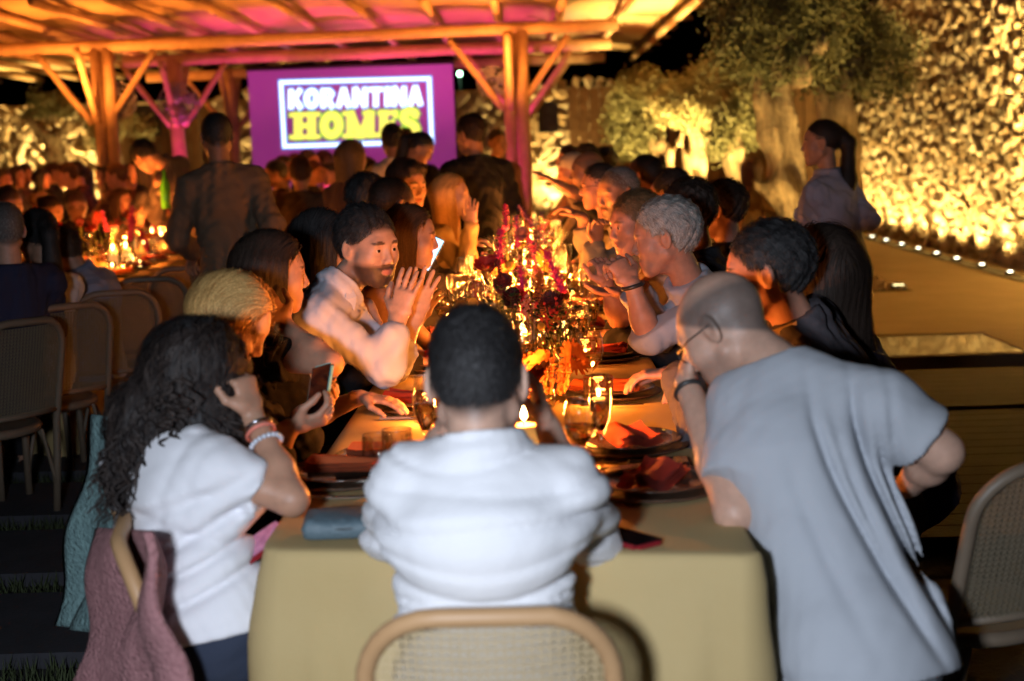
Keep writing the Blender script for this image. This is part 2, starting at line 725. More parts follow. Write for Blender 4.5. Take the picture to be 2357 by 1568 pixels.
def hand(P, W, d, n, t, curl=0.4, spread=0.12, s=1.0, thumb=0.5):
    """Palm, four fingers of two bends each, and a thumb from the side of the palm."""
    d, n = unit(d), A3(n)
    n = unit(n - d * np.dot(n, d))
    t0 = np.cross(n, d)
    t = t0 if np.dot(t0, t) > 0 else -t0
    kn = W + d * 0.085 * s
    P.append(ec(W - d * 0.02, W + d * 0.03 * s, (0.025 * s, 0.018 * s), (0.034 * s, 0.016 * s), t, 0.012))
    P.append(ec(W + d * 0.03 * s, kn, (0.034 * s, 0.015 * s), (0.038 * s, 0.0125 * s), t, 0.01))
    for off, L, r in ((0.029, 0.072, 0.0088), (0.0098, 0.081, 0.0090), (-0.0098, 0.075, 0.0086), (-0.0285, 0.059, 0.0076)):
        p = W + d * (0.084 * s) + t * off * s
        fd = unit(d + t * off * spread * 40)
        ang = 0
        for j, (fr, c) in enumerate(((0.46, 0.8), (0.31, 1.0), (0.23, 0.6))):
            ang += curl * c
            dd = unit(fd * math.cos(ang) + n * math.sin(ang))
            q = p + dd * L * fr * s
            P.append(ec(p, q, r * s * (1 - 0.06 * j), r * s * (0.93 - 0.08 * j), None, 0.004))
            p = q
    p = W + d * 0.028 * s + t * 0.026 * s
    v = unit(d * 0.55 + t * (0.55 + 0.45 * thumb) + n * 0.35)
    q = p + v * 0.042 * s
    P.append(ec(p, q, 0.0145 * s, 0.0108 * s, None, 0.012))
    v2 = unit(d * 0.85 + t * 0.35 * thumb + n * 0.3)
    q2 = q + v2 * 0.032 * s
    P.append(ec(q, q2, 0.0105 * s, 0.0095 * s, None, 0.004))
    P.append(ec(q2, q2 + unit(v2 + n * 0.2) * 0.024 * s, 0.0095 * s, 0.0078 * s, None, 0.004))


def ik(S, W, a, b, pole):
    S, W = A3(S), A3(W)
    v = W - S
    L = np.linalg.norm(v)
    if L > (a + b) * 0.995:
        W = S + v / L * (a + b) * 0.995
        v = W - S
        L = np.linalg.norm(v)
    d = v / L
    x = (a * a - b * b + L * L) / (2 * L)
    hgt = math.sqrt(max(a * a - x * x, 0))
    p = A3(pole)
    p = unit(p - d * np.dot(p, d))
    return S + d * x + p * hgt, W


SKIN = {'warm': (0.46, 0.25, 0.165), 'pale': (0.56, 0.34, 0.25), 'tan': (0.36, 0.185, 0.11), 'red': (0.52, 0.25, 0.17)}
HAIR = {'black': (0.014, 0.012, 0.012), 'dark': (0.022, 0.013, 0.009), 'brown': (0.055, 0.026, 0.013), 'blonde': (0.42, 0.215, 0.065),
        'grey': (0.24, 0.225, 0.21), 'lightbrown': (0.15, 0.08, 0.035), 'salt': (0.10, 0.09, 0.085)}
STREAK = {'black': (0.05, 0.048, 0.05), 'blonde': (0.74, 0.47, 0.17), 'grey': (0.62, 0.6, 0.57), 'salt': (0.3, 0.29, 0.28), 'brown': (0.10, 0.05, 0.025), 'lightbrown': (0.28, 0.16, 0.07)}
GREYTROUSER = (0.02, 0.02, 0.024)
_pid = [0]
_eye_mesh = []


def eye_mesh():
    if not _eye_mesh:
        mb = MB()
        prof = [(math.sin(a), -math.cos(a)) for a in np.linspace(0, PI, 15)]
        mb.lathe_s(prof, 16, (0, 0, 0), 0.0134, (1, 1, 1))
        me = mb.mesh('eye')
        a = me.color_attributes.new('tint', 'FLOAT_COLOR', 'POINT')
        for i, v in enumerate(me.vertices):
            ang = math.acos(max(-1, min(1, v.co.z / 0.0134)))
            c = (0.004, 0.003, 0.003) if ang < 0.24 else ((0.10, 0.045, 0.02) if ang < 0.52 else (0.72, 0.68, 0.64))
            a.data[i].color = (*c, 1)
        mt, nt, b = nodes_of('eyeball')
        vc = nt.nodes.new('ShaderNodeVertexColor')
        vc.layer_name = 'tint'
        nt.links.new(vc.outputs[0], b.inputs['Base Color'])
        b.inputs['Roughness'].default_value = 0.12
        me.materials.append(mt)
        _eye_mesh.append(me)
    return _eye_mesh[0]


def person(label, head, face, pel, neck=None, up=(0, 0, 1), facing=None, sex='m', arms=None, top=('shirt', (0.5, 0.5, 0.5)),
           bottom=GREYTROUSER, hair=('short', 'dark'), skin='warm', stand=False, lod=1, group=None, beard=0.0, eyes=False,
           shoulders=None, bulk=1.0, fold=1.0, glasses=False, chest=None, hump=0.0, top_post=None, knees=None, hs=None, legs=True, hang=0.0, brow=1.0, hem=0.06, bell=0.0):
    _pid[0] += 1
    seed = _pid[0]
    H = A3(head)
    PEL = A3(pel)
    f = unit(face)
    u = A3(up)
    u = unit(u - f * np.dot(u, f))
    r = np.cross(f, u)
    hs = hs or (1.0 if sex == 'm' else 0.94)
    w = (1.0 if sex == 'm' else 0.88) * bulk
    HM = np.stack([r, f, u], 1)

    def hl(x, y, z): return H + (r * x + f * y + u * z) * hs
    N = A3(neck) if neck is not None else H - u * 0.115 * hs - f * 0.035 * hs - np.array([0, 0, 0.055])
    b = unit(A3(facing) * np.array([1, 1, 0])) if facing is not None else unit(f * np.array([1, 1, 0]))
    rt = np.cross(b, (0, 0, 1))
    sp = unit(N - PEL)
    ac = unit(rt - sp * np.dot(rt, sp))
    fr = np.cross(sp, -ac) if np.dot(np.cross(sp, -ac), b) > 0 else np.cross(sp, ac)
    SL = np.linalg.norm(N - PEL)
    WA = PEL + sp * SL * 0.36 - fr * hump * 0.5
    CH = PEL + sp * SL * 0.72 + fr * 0.005 - fr * hump
    if chest is not None: CH = A3(chest)
    sc = N - sp * 0.045
    if shoulders is not None:
        SR, SLf = A3(shoulders[0]), A3(shoulders[1])
    else:
        SR, SLf = sc + ac * 0.163 * w - sp * 0.035, sc - ac * 0.163 * w - sp * 0.035
    hb = {0: 0.0085, 1: 0.0125, 2: 0.021}[lod]
    hh = {0: 0.0042, 1: 0.0048, 2: 0.0095}[lod]
    root = thing('person', label, 'person', (float(PEL[0]), float(PEL[1]), 0.0), 0.0, group)
    O = np.array([PEL[0], PEL[1], 0.0])

    def torso(g, kk=0.05):
        P = [ec(PEL, WA, (0.150 * w + g, 0.115 * w + g), (0.132 * w + g, 0.100 * w + g), ac, kk),
             ec(WA, CH, (0.132 * w + g, 0.100 * w + g), (0.150 * w + g, 0.112 * w + g), ac, kk),
             ec(CH, N - sp * 0.07, (0.150 * w + g, 0.112 * w + g), (0.095 * w + g, 0.062 * w + g), ac, kk),
             ec(N - sp * 0.028, SR, 0.048 * w + g, 0.058 * w + g, None, kk),
             ec(N - sp * 0.028, SLf, 0.048 * w + g, 0.058 * w + g, None, kk)]
        if sex == 'f':
            for s in (-1, 1):
                P.append(el(CH + fr * 0.075 + ac * s * 0.07 - sp * 0.02, 0.062 + g, None, 0.04))
        return P
    # arms
    AR = []
    arms = arms or {}
    ua, fa = 0.285 * (1 if sex == 'm' else 0.93), 0.255 * (1 if sex == 'm' else 0.93)
    for side, S in (('R', SR), ('L', SLf)):
        sg = 1 if side == 'R' else -1
        a = dict(arms.get(side, {}))
        if stand:
            wr = S - np.array([0, 0, 0.50]) + b * 0.06 + rt * sg * 0.05
            pole = -b + rt * sg * 0.4
            hd = np.array([0, 0, -1.0]) + b * 0.15
            pn = -rt * sg
        else:
            wr = np.array([S[0], S[1], 0]) + b * 0.36 - rt * sg * 0.03
            wr[2] = 0.80
            pole = np.array([0, 0, -1.0]) + rt * sg * 0.8
            hd = b - rt * sg * 0.3
            pn = np.array([0, 0, -1.0])
        wr = A3(a.get('w', wr))
        pole = A3(a.get('p', pole))
        E, wr = ik(S, wr, ua, fa, pole)
        if 'e' in a:
            E = A3(a['e'])
        hd = A3(a.get('d', hd))
        pn = A3(a.get('n', pn))
        AR.append((side, sg, S, E, wr, hd, pn, a.get('c', 0.5), a.get('s', 0.12), A3(a.get('t', b * 0.2 + np.array([0, 0, 1.0]) - rt * sg * 0.5))))
    ws = 1.0 if sex == 'm' else 0.82
    kind, tcol = top[0], top[1]
    bare = kind in ('tee', 'dress', 'none', 'polo')

    def arm(P, g, upper=True, lower=True, k=0.03, cut=1.0):
        for (_, sg, S, E, W_, *_r) in AR:
            E2 = S + (E - S) * cut
            if upper: P.append(ec(S, E2, 0.050 * ws * bulk + g, (0.050 + (0.038 - 0.050) * cut) * ws * bulk + g, None, k))
            if lower: P.append(ec(E, E + (W_ - E) * 0.35, 0.040 * ws + g, 0.041 * ws + g, None, 0.02)); P.append(ec(E + (W_ - E) * 0.35, W_, 0.041 * ws + g, 0.026 * ws + g, None, 0.02))
    # ---- skin
    P = torso(-0.030 if kind not in ('dress', 'none') else -0.004)
    if kind in ('shirt', 'jacket', 'blouse'):
        arm(P, -0.012, True, False)
        arm(P, 0.0 if len(top) > 2 else -0.006, False, True)
    else:
        arm(P, 0.0)
    hips = [PEL + ac * 0.085 * w * s for s in (1, -1)]
    LEG = []
    for s, hp in ((1, hips[0]), (-1, hips[1])):
        if stand:
            kn_ = np.array([hp[0], hp[1], 0.5]) + b * 0.02 + rt * s * 0.02
            an = np.array([hp[0], hp[1], 0.08]) + rt * s * 0.03
        else:
            kn_ = hp + b * 0.42 + rt * s * 0.05 + np.array([0, 0, 0.0])
            kn_[2] = 0.52
            an = kn_ - b * 0.03
            an[2] = 0.08
        if knees is not None:
            kn_ = A3(knees[0 if s == 1 else 1])
            an = kn_.copy()
            an[2] = 0.08
        LEG.append((hp, kn_, an))
    skirt = kind == 'dress' and not stand
    for hp, kn_, an in LEG:
        if legs: P += [ec(hp, kn_, 0.066 * w, 0.05 * w, None, 0.03), ec(kn_, an, 0.047 * w, 0.032 * w, None, 0.02), ec(an - np.array([0, 0, 0.04]), an + b * 0.14 - np.array([0, 0, 0.045]), 0.036, 0.03, None, 0.02)]
    P.append(ec(N - sp * 0.03, hl(0, -0.028, -0.05), 0.056 * ws ** 0.6, 0.050 * ws ** 0.6, None, 0.03))
    D, lo, h_ = build_field(P, hb)
    V, F = surface_nets(D, lo, h_)
    C = np.ones((len(V), 4), np.float32)
    VV, FF, CC = [V], [F], [C]
    cnt = len(V)
    # ---- head
    P = [el(hl(0, -0.012, 0.036), (0.0745 * hs, 0.097 * hs, 0.088 * hs), HM, 0.03),
         ec(hl(0, 0.024, 0.02), hl(0, 0.034, -0.072), (0.060 * hs, 0.060 * hs), (0.040 * hs, 0.044 * hs), r, 0.03),
         el(hl(0, 0.068, -0.098), 0.019 * hs, None, 0.022),
         ec(hl(0, -0.028, -0.045), N - sp * 0.02, 0.051 * ws ** 0.6, 0.057 * ws ** 0.6, None, 0.03),
         ec(hl(-0.034, 0.077, 0.029), hl(0.034, 0.077, 0.029), 0.0135 * hs * brow, None, None, 0.014)]
    for s in (-1, 1):
        P += [ec(hl(s * 0.052, 0.0, -0.048), hl(s * 0.02, 0.062, -0.094), 0.019 * hs, 0.015 * hs, None, 0.025),
              el(hl(s * 0.040, 0.056, -0.018), 0.027 * hs, None, 0.035),
              ec(hl(s * 0.041, 0.042, -0.030), hl(s * 0.028, 0.053, -0.075), 0.024 * hs, 0.021 * hs, None, 0.03)]
    P.append(el(hl(0, 0.060, -0.058), (0.034 * hs, 0.0265 * hs, 0.034 * hs), HM, 0.022))
    if lod < 2 or True:
        for s in (-1, 1):
            P.append(el(hl(s * 0.0315, 0.097, 0.007), 0.0148 * hs, None, 0.012, -1))
        for s in (-1, 1):
            P.append(el(hl(s * 0.0315, 0.0755, 0.0065), 0.0156 * hs, None, 0.004))
            if eyes:
                P.append(ec(hl(s * 0.0315 - 0.0095, 0.0905, 0.0052), hl(s * 0.0315 + 0.0095, 0.0905, 0.0052), 0.0042 * hs, None, None, 0.002, -1))
        P += [ec(hl(0, 0.084, 0.02), hl(0, 0.1045, -0.024), 0.0076 * hs, 0.0106 * hs, None, 0.012),
              el(hl(0.011, 0.097, -0.031), 0.0085 * hs, None, 0.006), el(hl(-0.011, 0.097, -0.031), 0.0085 * hs, None, 0.006),
              el(hl(0, 0.0865, -0.0575), (0.024 * hs, 0.0095 * hs, 0.0055 * hs), HM, 0.008),
              el(hl(0, 0.0850, -0.0680), (0.020 * hs, 0.0100 * hs, 0.0065 * hs), HM, 0.008),
              ec(hl(-0.022, 0.0975, -0.0625), hl(0.022, 0.0975, -0.0625), 0.0026, None, None, 0.004, -1)]
        for s in (-1, 1):
            Me = np.stack([unit(r + f * 0.35 * s), unit(f - r * 0.35 * s), u], 1)
            P.append(el(hl(s * 0.079, -0.010, 0.002), (0.0095 * hs, 0.020 * hs, 0.033 * hs), Me, 0.008))
            P.append(el(hl(s * 0.090, -0.006, 0.004), (0.008 * hs, 0.011 * hs, 0.018 * hs), Me, 0.006, -1))
    D, lo, h_ = build_field(P, hh)
    V, F = surface_nets(D, lo, h_)
    L_ = (V - H) @ HM / hs
    C = np.ones((len(V), 4), np.float32)
    x, y, z = L_[:, 0], L_[:, 1], L_[:, 2]
    lips = np.clip(1 - (x / 0.025) ** 2 - ((z + 0.0625) / 0.0115) ** 2, 0, 1) * (y > 0.07)
    C[:, 1] *= 1 - 0.38 * np.minimum(lips * 2, 1)
    C[:, 2] *= 1 - 0.3 * np.minimum(lips * 2, 1)
    C[:, 0] *= 1 - 0.1 * np.minimum(lips * 2, 1)
    br = np.clip(1 - ((np.abs(x) - 0.033) / 0.022) ** 2 - ((z - 0.031 + np.abs(np.abs(x) - 0.03) * 0.12) / 0.0065) ** 2, 0, 1) * (y > 0.06)
    hcol = np.array(HAIR.get(hair[1], HAIR['dark']))
    sk = np.array(SKIN[skin])
    brm = np.minimum(br * 3, 1)[:, None] * 0.85
    C[:, :3] = C[:, :3] * (1 - brm) + brm * np.minimum(hcol / sk, 0.5)
    if not eyes:
        ey = np.clip(1 - ((np.abs(x) - 0.0315) / 0.014) ** 2 - ((z - 0.004) / 0.0045) ** 2, 0, 1) * (y > 0.06)
        C[:, :3] *= (1 - np.minimum(ey * 3, 1) * 0.75)[:, None]
    if beard > 0:
        bd = ((z < -0.03) & (y > -0.01) & (z > -0.13)) * np.clip((-0.03 - z) / 0.02, 0, 1) * np.clip((y + 0.01) / 0.03, 0, 1)
        mou = np.clip(1 - (x / 0.03) ** 2 - ((z + 0.045) / 0.012) ** 2, 0, 1) * (y > 0.07)
        bd = np.clip(bd * (1 - np.minimum(lips * 3, 1)) - (np.abs(x) < 0.045) * (z > -0.04), 0, 1)
        bd = np.maximum(bd, np.minimum(mou * 2, 1) * 0.9)
        C[:, :3] *= (1 - bd * beard)[:, None]
    hline = 0.79 * y + 0.007 - z
    if hair[0] in ('buzz', 'balding'):
        mk = np.clip(-hline / 0.012, 0, 1)
        if hair[0] == 'balding': mk = mk * np.clip((0.075 - z + np.abs(x) * 0.3) / 0.03, 0, 1)
        mk = (mk * 0.8)[:, None]
        C[:, :3] = C[:, :3] * (1 - mk) + mk * np.minimum(hcol / sk, 1.3)
    if hair[0] in ('short', 'crop', 'quiff') and sex == 'm':
        mk = np.clip((0.014 - hline) / 0.024, 0, 1) * (y < 0.085) * 0.8
        mk = np.where((np.abs(x) > 0.079) & (y > -0.03), 0, mk)[:, None]
        C[:, :3] = C[:, :3] * (1 - mk) + mk * np.minimum(hcol / sk, 1.0)
    VV.append(V)
    FF.append(F + cnt)
    CC.append(C)
    cnt += len(V)
    # ---- hands
    for (side, sg, S, E, W_, hd, pn, c, s_, tv) in AR:
        P = []
        fd = unit(W_ - E)
        P.append(ec(W_ - fd * 0.05, W_, 0.030 * ws, 0.0262 * ws, None, 0.012))
        hand(P, W_, hd, pn, tv, c, s_, 1.0 if sex == 'm' else 0.9)
        D, lo, h_ = build_field(P, {0: 0.0042, 1: 0.005, 2: 0.009}[lod])
        V, F = surface_nets(D, lo, h_)
        VV.append(V)
        FF.append(F + cnt)
        CC.append(np.ones((len(V), 4), np.float32))
        cnt += len(V)
    V, F, C = np.concatenate(VV), np.concatenate(FF), np.concatenate(CC)
    link_mesh('body', mesh_np('body', V - O, F, mat_skin('skin_' + skin, SKIN[skin]), True, C), root)
    if eyes:
        for s in (-1, 1):
            e = link_mesh('eye', eye_mesh(), root)
            ed = A3(eyes) if isinstance(eyes, tuple) else f
            q = Vector(ed).to_track_quat('Z', 'Y')
            e.rotation_mode = 'QUATERNION'
            e.rotation_quaternion = q
            e.location = Vector(hl(s * 0.0315, 0.0765, 0.0062) - O)
    # ---- clothes
    if kind != 'none':
        g = {'jacket': 0.016, 'shirt': 0.010, 'tee': 0.007, 'polo': 0.009, 'dress': 0.003, 'blouse': 0.010}[kind]
        P = torso(g)
        low = PEL - sp * (hem if kind != 'jacket' else 0.10)
        P.append(ec(PEL, low, (0.156 * w + g + bell, 0.126 * w + g + bell), (0.160 * w + g + bell, 0.128 * w + g + bell), ac, 0.04))
        lay = 0.0
        if kind in ('jacket', 'shirt', 'blouse'):
            cutw = 0.93
            for (_, sg, S, E, W_, *_r) in AR:
                P += [ec(S, E, 0.052 * ws * bulk + g, 0.044 * ws + g, None, 0.03),
                      ec(E, E + (W_ - E) * cutw * (top[2] if len(top) > 2 else 1.0), 0.050 * ws + g, (0.036 if len(top) < 3 else 0.046) * ws + g, None, 0.02)]
        elif kind in ('tee', 'polo'):
            cu = top[2] if len(top) > 2 else 0.62
            for (_, sg, S, E, W_, *_r) in AR:
                P.append(ec(S, S + (E - S) * cu, 0.056 * ws * bulk + g, (0.062 if cu < .8 else 0.050) * ws * bulk + g, None, 0.03, 2))
        if kind in ('shirt', 'jacket', 'polo'):
            # collar ring round the neck
            nd = unit(hl(0, -0.028, -0.06) - N)
            a1 = unit(ac - nd * np.dot(ac, nd))
            a2 = np.cross(nd, a1)
            m_ = 20
            base = N - nd * 0.006
            ring = [base + (a1 * math.cos(2 * PI * i / m_) + a2 * math.sin(2 * PI * i / m_)) * 0.067 * ws ** 0.6 for i in range(m_)]
            for i in range(m_):
                q = ring[i] + nd * 0.028
                P.append(ec(ring[i], q, 0.0085, 0.0075, None, 0.02))
                P.append(ec(ring[i], ring[(i + 1) % m_], 0.0095, None, None, 0.012))
                P.append(ec(q, ring[(i + 1) % m_] + nd * 0.028, 0.0065, None, None, 0.012))
        fo = folds(seed * 13 + 5, (0.0085 if lod < 2 else 0.004) * fold, 46.0)
        nb = (hl(0, -0.028, -0.06) - N)
        nbu = unit(unit(nb) * 0.35 + sp) if kind in ('tee', 'blouse') else unit(unit(nb) + 0.4 * sp)
        deep = 0.105 if kind == 'dress' else 0.0

        def post(D, X, Y, Z):
            D = D + fo(X, Y, Z)
            if top_post: D = D + top_post(X, Y, Z)
            # open neck
            vx, vy, vz = X - N[0], Y - N[1], Z - N[2]
            s = vx * nbu[0] + vy * nbu[1] + vz * nbu[2]
            if kind in ('tee', 'blouse'):
                rr = np.sqrt(np.maximum(vx * vx + vy * vy + vz * vz - s * s, 0))
                D = np.maximum(D, np.minimum(s + 0.012 - rr * 0.35, 0.1))
            elif kind == 'dress':
                D = np.maximum(D, (vx * sp[0] + vy * sp[1] + vz * sp[2]) + deep + 0.03)
            else:
                D = np.maximum(D, s - 0.036)
            vx, vy, vz = X - low[0], Y - low[1], Z - low[2]
            D = np.maximum(D, -(vx * sp[0] + vy * sp[1] + vz * sp[2]) - 0.03)
            return D
        fld = build_field(P, hb * 0.8, post, 0.01)
        V, F = surface_nets(*fld)
        nm = {'jacket': 'jacket', 'shirt': 'shirt', 'tee': 'tshirt', 'polo': 'polo_shirt', 'dress': 'dress', 'blouse': 'blouse'}[kind]
        cm = tcol if not isinstance(tcol, tuple) else mat_cloth(tcol)
        link_mesh(nm, mesh_np(nm, V - O, F, cm), root)
        if kind == 'dress':
            st = MB()
            for s in (-1, 1):
                a_ = CH + fr * 0.105 + ac * s * 0.06 + sp * 0.05
                st.tube([a_ - O, (N - sp * 0.03 + ac * s * 0.085 + fr * 0.03) - O, (N - sp * 0.05 + ac * s * 0.07 - fr * 0.06) - O], 0.007, 6)
            st.build('strap', cm, root)
    if bottom is not None and legs:
        P = [ec(PEL - sp * 0.03, PEL + sp * 0.03, (0.148 * w, 0.118 * w), (0.130 * w, 0.098 * w), ac, 0.04)]
        for hp, kn_, an in LEG:
            P += [ec(hp, kn_, 0.080 * w, 0.062 * w, None, 0.03), ec(kn_, an, 0.062 * w, 0.052 * w, None, 0.02)]
        fo2 = folds(seed * 7 + 1, 0.004, 40.0)
        V, F = surface_nets(*build_field(P, hb * 1.15, lambda D, X, Y, Z: np.maximum(D + fo2(X, Y, Z), 0.07 - Z)))
        link_mesh('trousers', mesh_np('trousers', V - O, F, mat_cloth(bottom)), root)
        sh = MB()
        for hp, kn_, an in LEG:
            sh.tube([an - O + np.array([0, 0, -.045]), an - O + b * 0.06 + np.array([0, 0, -.05]), an - O + b * 0.15 + np.array([0, 0, -.055]), an - O + b * 0.185 + np.array([0, 0, -.06])], [0.042, 0.046, 0.04, 0.018], 10)
        sh.build('shoes', mat('shoe_leather', (0.02, 0.018, 0.016), 0.4), root)
    # ---- hair
    st, hc = hair[0], hair[1]
    if st not in ('bald', 'buzz', 'balding'):
        th = {'short': 0.010, 'crop': 0.005, 'long': 0.013, 'bob': 0.014, 'ponytail': 0.007, 'bun': 0.007, 'quiff': 0.014, 'cap': 0.006}[st]
        P = [el(hl(0, -0.014 if sex == 'f' else -0.021, 0.037), ((0.0765 + th * 0.45) * hs, (0.1 + th * 0.75) * hs, (0.090 + th) * hs), HM, 0.02)]
        hgv = np.array([0, 0, -1.0])
        if st == 'quiff':
            P.append(ec(hl(-0.03, 0.065, 0.095), hl(0.035, 0.07, 0.098), 0.026, 0.022, None, 0.03))
        if st in ('bob', 'long'):
            L1 = 0.15 if st == 'bob' else 0.30 + hang
            for s in (-1, 1):
                P.append(ec(hl(s * 0.066, -0.012, 0.03), hl(s * 0.078, -0.015, -0.02) + hgv * (L1 - 0.05), (0.042, 0.026), (0.046, 0.02), f, 0.04))
            P.append(ec(hl(0, -0.065, 0.02), hl(0, -0.075, -0.03) + hgv * (L1 - 0.02), (0.078, 0.048), (0.088, 0.03), r, 0.05))
        if st == 'ponytail':
            P += [el(hl(0, -0.108, 0.045), 0.026, None, 0.02), ec(hl(0, -0.115, 0.045), hl(0, -0.15, 0.0), 0.024, 0.034, None, 0.03),
                  ec(hl(0, -0.15, 0.0), hl(0, -0.14, -0.10) + hgv * 0.10, 0.034, 0.045, None, 0.03), ec(hl(0, -0.14, -0.10) + hgv * 0.10, hl(0, -0.13, -0.14) + hgv * (0.26 + hang), 0.045, 0.016, None, 0.03)]
        if st == 'bun':
            P += [el(hl(0, -0.115, 0.055), 0.037, None, 0.012)]
        e0 = unit(u * 0.78 - f * 0.62)
        c0 = hl(0, 0, 0.007)
        rr_ = random.Random(seed)

        def hpost(D, X, Y, Z):
            x_ = ((X - H[0]) * r[0] + (Y - H[1]) * r[1] + (Z - H[2]) * r[2]) / hs
            y_ = ((X - H[0]) * f[0] + (Y - H[1]) * f[1] + (Z - H[2]) * f[2]) / hs
            z_ = ((X - H[0]) * u[0] + (Y - H[1]) * u[1] + (Z - H[2]) * u[2]) / hs
            fr1 = rr_.uniform(0, 6)
            if st in ('bob', 'long'):
                side = np.abs(x_)
                cut = np.minimum(y_ - 0.028 - 0.25 * np.maximum(z_ - 0.03, 0), 0.09 - z_ - 0.35 * side)      # face opening
                cut = np.minimum(cut, 0.088 - z_)
                D = np.maximum(D, -np.maximum(-cut, -1) if False else cut)
            else:
                ln = 0.79 * y_ + 0.007 - z_ + 0.016 * np.clip((y_ - 0.045) / 0.03, 0, 1) + 0.004 * np.sin(x_ * 60 + fr1) + 0.004 * np.sin(x_ * 170 + y_ * 90) * np.sin(z_ * 140 + fr1)
                side = np.where((np.abs(x_) > 0.06) & (y_ > -0.03) & (y_ < 0.03), 0.028 - z_, -1) if st in ('short', 'crop', 'quiff', 'ponytail', 'bun', 'cap') and sex == 'm' else -1
                cutp = np.maximum(ln * 0.78, side)
                if st in ('ponytail', 'bun'): cutp = np.where(y_ < -0.06, -1, cutp)
                D = np.maximum(D, cutp)
            if st in ('bob', 'long'):
                an_ = np.arctan2(y_ + 0.02, x_)
                D = D + 0.0006 * np.sin(an_ * 31 + 5 * np.sin(z_ * 17 + fr1)) + 0.0005 * np.sin(an_ * 77 + fr1 + 4 * z_)
            if st in ('short', 'quiff'):
                D = D + 0.0032 * np.sin(x_ * 150 + 6 * np.sin(z_ * 20 + y_ * 25)) * np.sin(y_ * 70 + z_ * 60 + fr1) + 0.0022 * np.sin(x_ * 310 + y_ * 40) * np.sin(z_ * 90 - y_ * 110)
            return D
        fld = build_field(P, hh * 1.1, hpost, 0.01)
        V, F = surface_nets(fld[0] + (0.0035 if lod < 2 else 0), fld[1], fld[2])
        ns = {0: 9000, 1: 3600, 2: 160}[lod] if st in ('bob', 'long', 'quiff', 'short') else {0: 8000, 1: 2600, 2: 140}[lod]
        if len(V) > 20:
            def flow(Q):
                l = (Q - H) @ HM / hs
                if st in ('bob', 'long'):
                    d = np.zeros_like(Q)
                    tp = np.clip((l[:, 2:3] - 0.02) / 0.09, 0, 1)
                    d += np.array([0, 0, -1.0]) * (1.1 - tp)
                    d += (r[None, :] * np.sign(l[:, 0:1]) * 0.9 - f[None, :] * 0.5) * tp
                    return d
                if st in ('ponytail', 'bun'):
                    tg = hl(0, -0.11, 0.045)
                    d = tg - Q
                    far = (l[:, 1] < -0.1)
                    d[far] = np.array([0, 0, -1.0])
                    return d / np.maximum(np.linalg.norm(d, axis=1, keepdims=True), 1e-6)
                d = -u[None, :] * 0.7 - f[None, :] * (0.9 * np.clip(l[:, 2:3] / 0.1, -.3, 1)) + r[None, :] * (l[:, 0:1] * 4)
                return d
            stp, sg_ = {'bob': (0.018, 7), 'long': (0.026, 8), 'ponytail': (0.016, 6), 'bun': (0.012, 5), 'short': (0.007, 4), 'crop': (0.004, 3), 'quiff': (0.010, 5), 'cap': (0.005, 3)}[st]
            wd = {0: 0.0009, 1: 0.0013, 2: 0.004}[lod]
            Vs, Fs = strands(fld, V, ns, sg_, stp, flow, wd, 0.009 if st in ('short', 'quiff') else (0.004 if st == 'crop' else 0.006), seed, 0.0, 0.09 if st in ('bob', 'long', 'ponytail') else 0.24)
            F = np.concatenate([F, Fs + len(V)])
            V = np.concatenate([V, Vs])
            link_mesh('hair', mesh_np('hair', V - O, F, mat_hair('hair_' + hc, HAIR[hc], STREAK.get(hc))), root)
    if glasses:
        gm = MB()
        for s in (-1, 1):
            c = hl(s * 0.033, 0.098, 0.004) - O
            ring = [c + r * 0.021 * math.cos(a) + u * 0.018 * math.sin(a) for a in np.linspace(0, 2 * PI, 15)]
            gm.tube(ring, 0.0016, 5)
            gm.tube([hl(s * 0.054, 0.096, 0.010) - O, hl(s * 0.078, 0.05, 0.014) - O, hl(s * 0.086, -0.015, 0.012) - O], 0.0016, 5)
        gm.tube([hl(-0.012, 0.1, 0.008) - O, hl(0, 0.103, 0.011) - O, hl(0.012, 0.1, 0.008) - O], 0.0016, 5)
        gm.build('spectacles', mat('spectacle_frame', (0.02, 0.02, 0.02), 0.3), root)
    root['_hd'] = 1
    del root['_hd']
    return dict(root=root, O=O, H=H, f=f, u=u, r=r, hl=hl, N=N, PEL=PEL, sp=sp, fr=fr, ac=ac, b=b, rt=rt, AR=AR, CH=CH, hs=hs)
# ------------------------------------------------------------------ setting: ground, terrace, hills
ZT = 0.12       # terrace height


def sheet(name, x0, x1, y0, y1, z, mt, kind='structure', nx=1, ny=1):
    V, F = [], []
    for j in range(ny + 1):
        for i in range(nx + 1):
            V.append((x0 + (x1 - x0) * i / nx, y0 + (y1 - y0) * j / ny, z))
    for j in range(ny):
        for i in range(nx):
            a = j * (nx + 1) + i
            F.append((a, a + 1, a + nx + 2, a + nx + 1))
    o = MB().add(V, F).build(name, mt, None, False)
    return tag(o, kind=kind)


M_EARTH = mat('dark_earth', (0.035, 0.032, 0.03), 0.95, noise=(3, 0.8, (0.02, 0.022, 0.014)), bump=(40, 0.6))
M_PAVE = mat('paving_slab', (0.045, 0.045, 0.056), 0.85, noise=(5, 0.8, (0.024, 0.024, 0.03)), bump=(60, 0.3))
M_TERR = mat('terrace_screed', (0.60, 0.47, 0.29), 0.7, noise=(2.2, 0.8, (0.46, 0.35, 0.20)), bump=(26, 0.12))
M_STEP = mat('deck_timber', (0.055, 0.036, 0.022), 0.85, noise=(4, 0.8, (0.03, 0.019, 0.012)), bump=(40, 0.4))
sheet('ground', -150, 150, -20, 220, 0.0, M_EARTH)
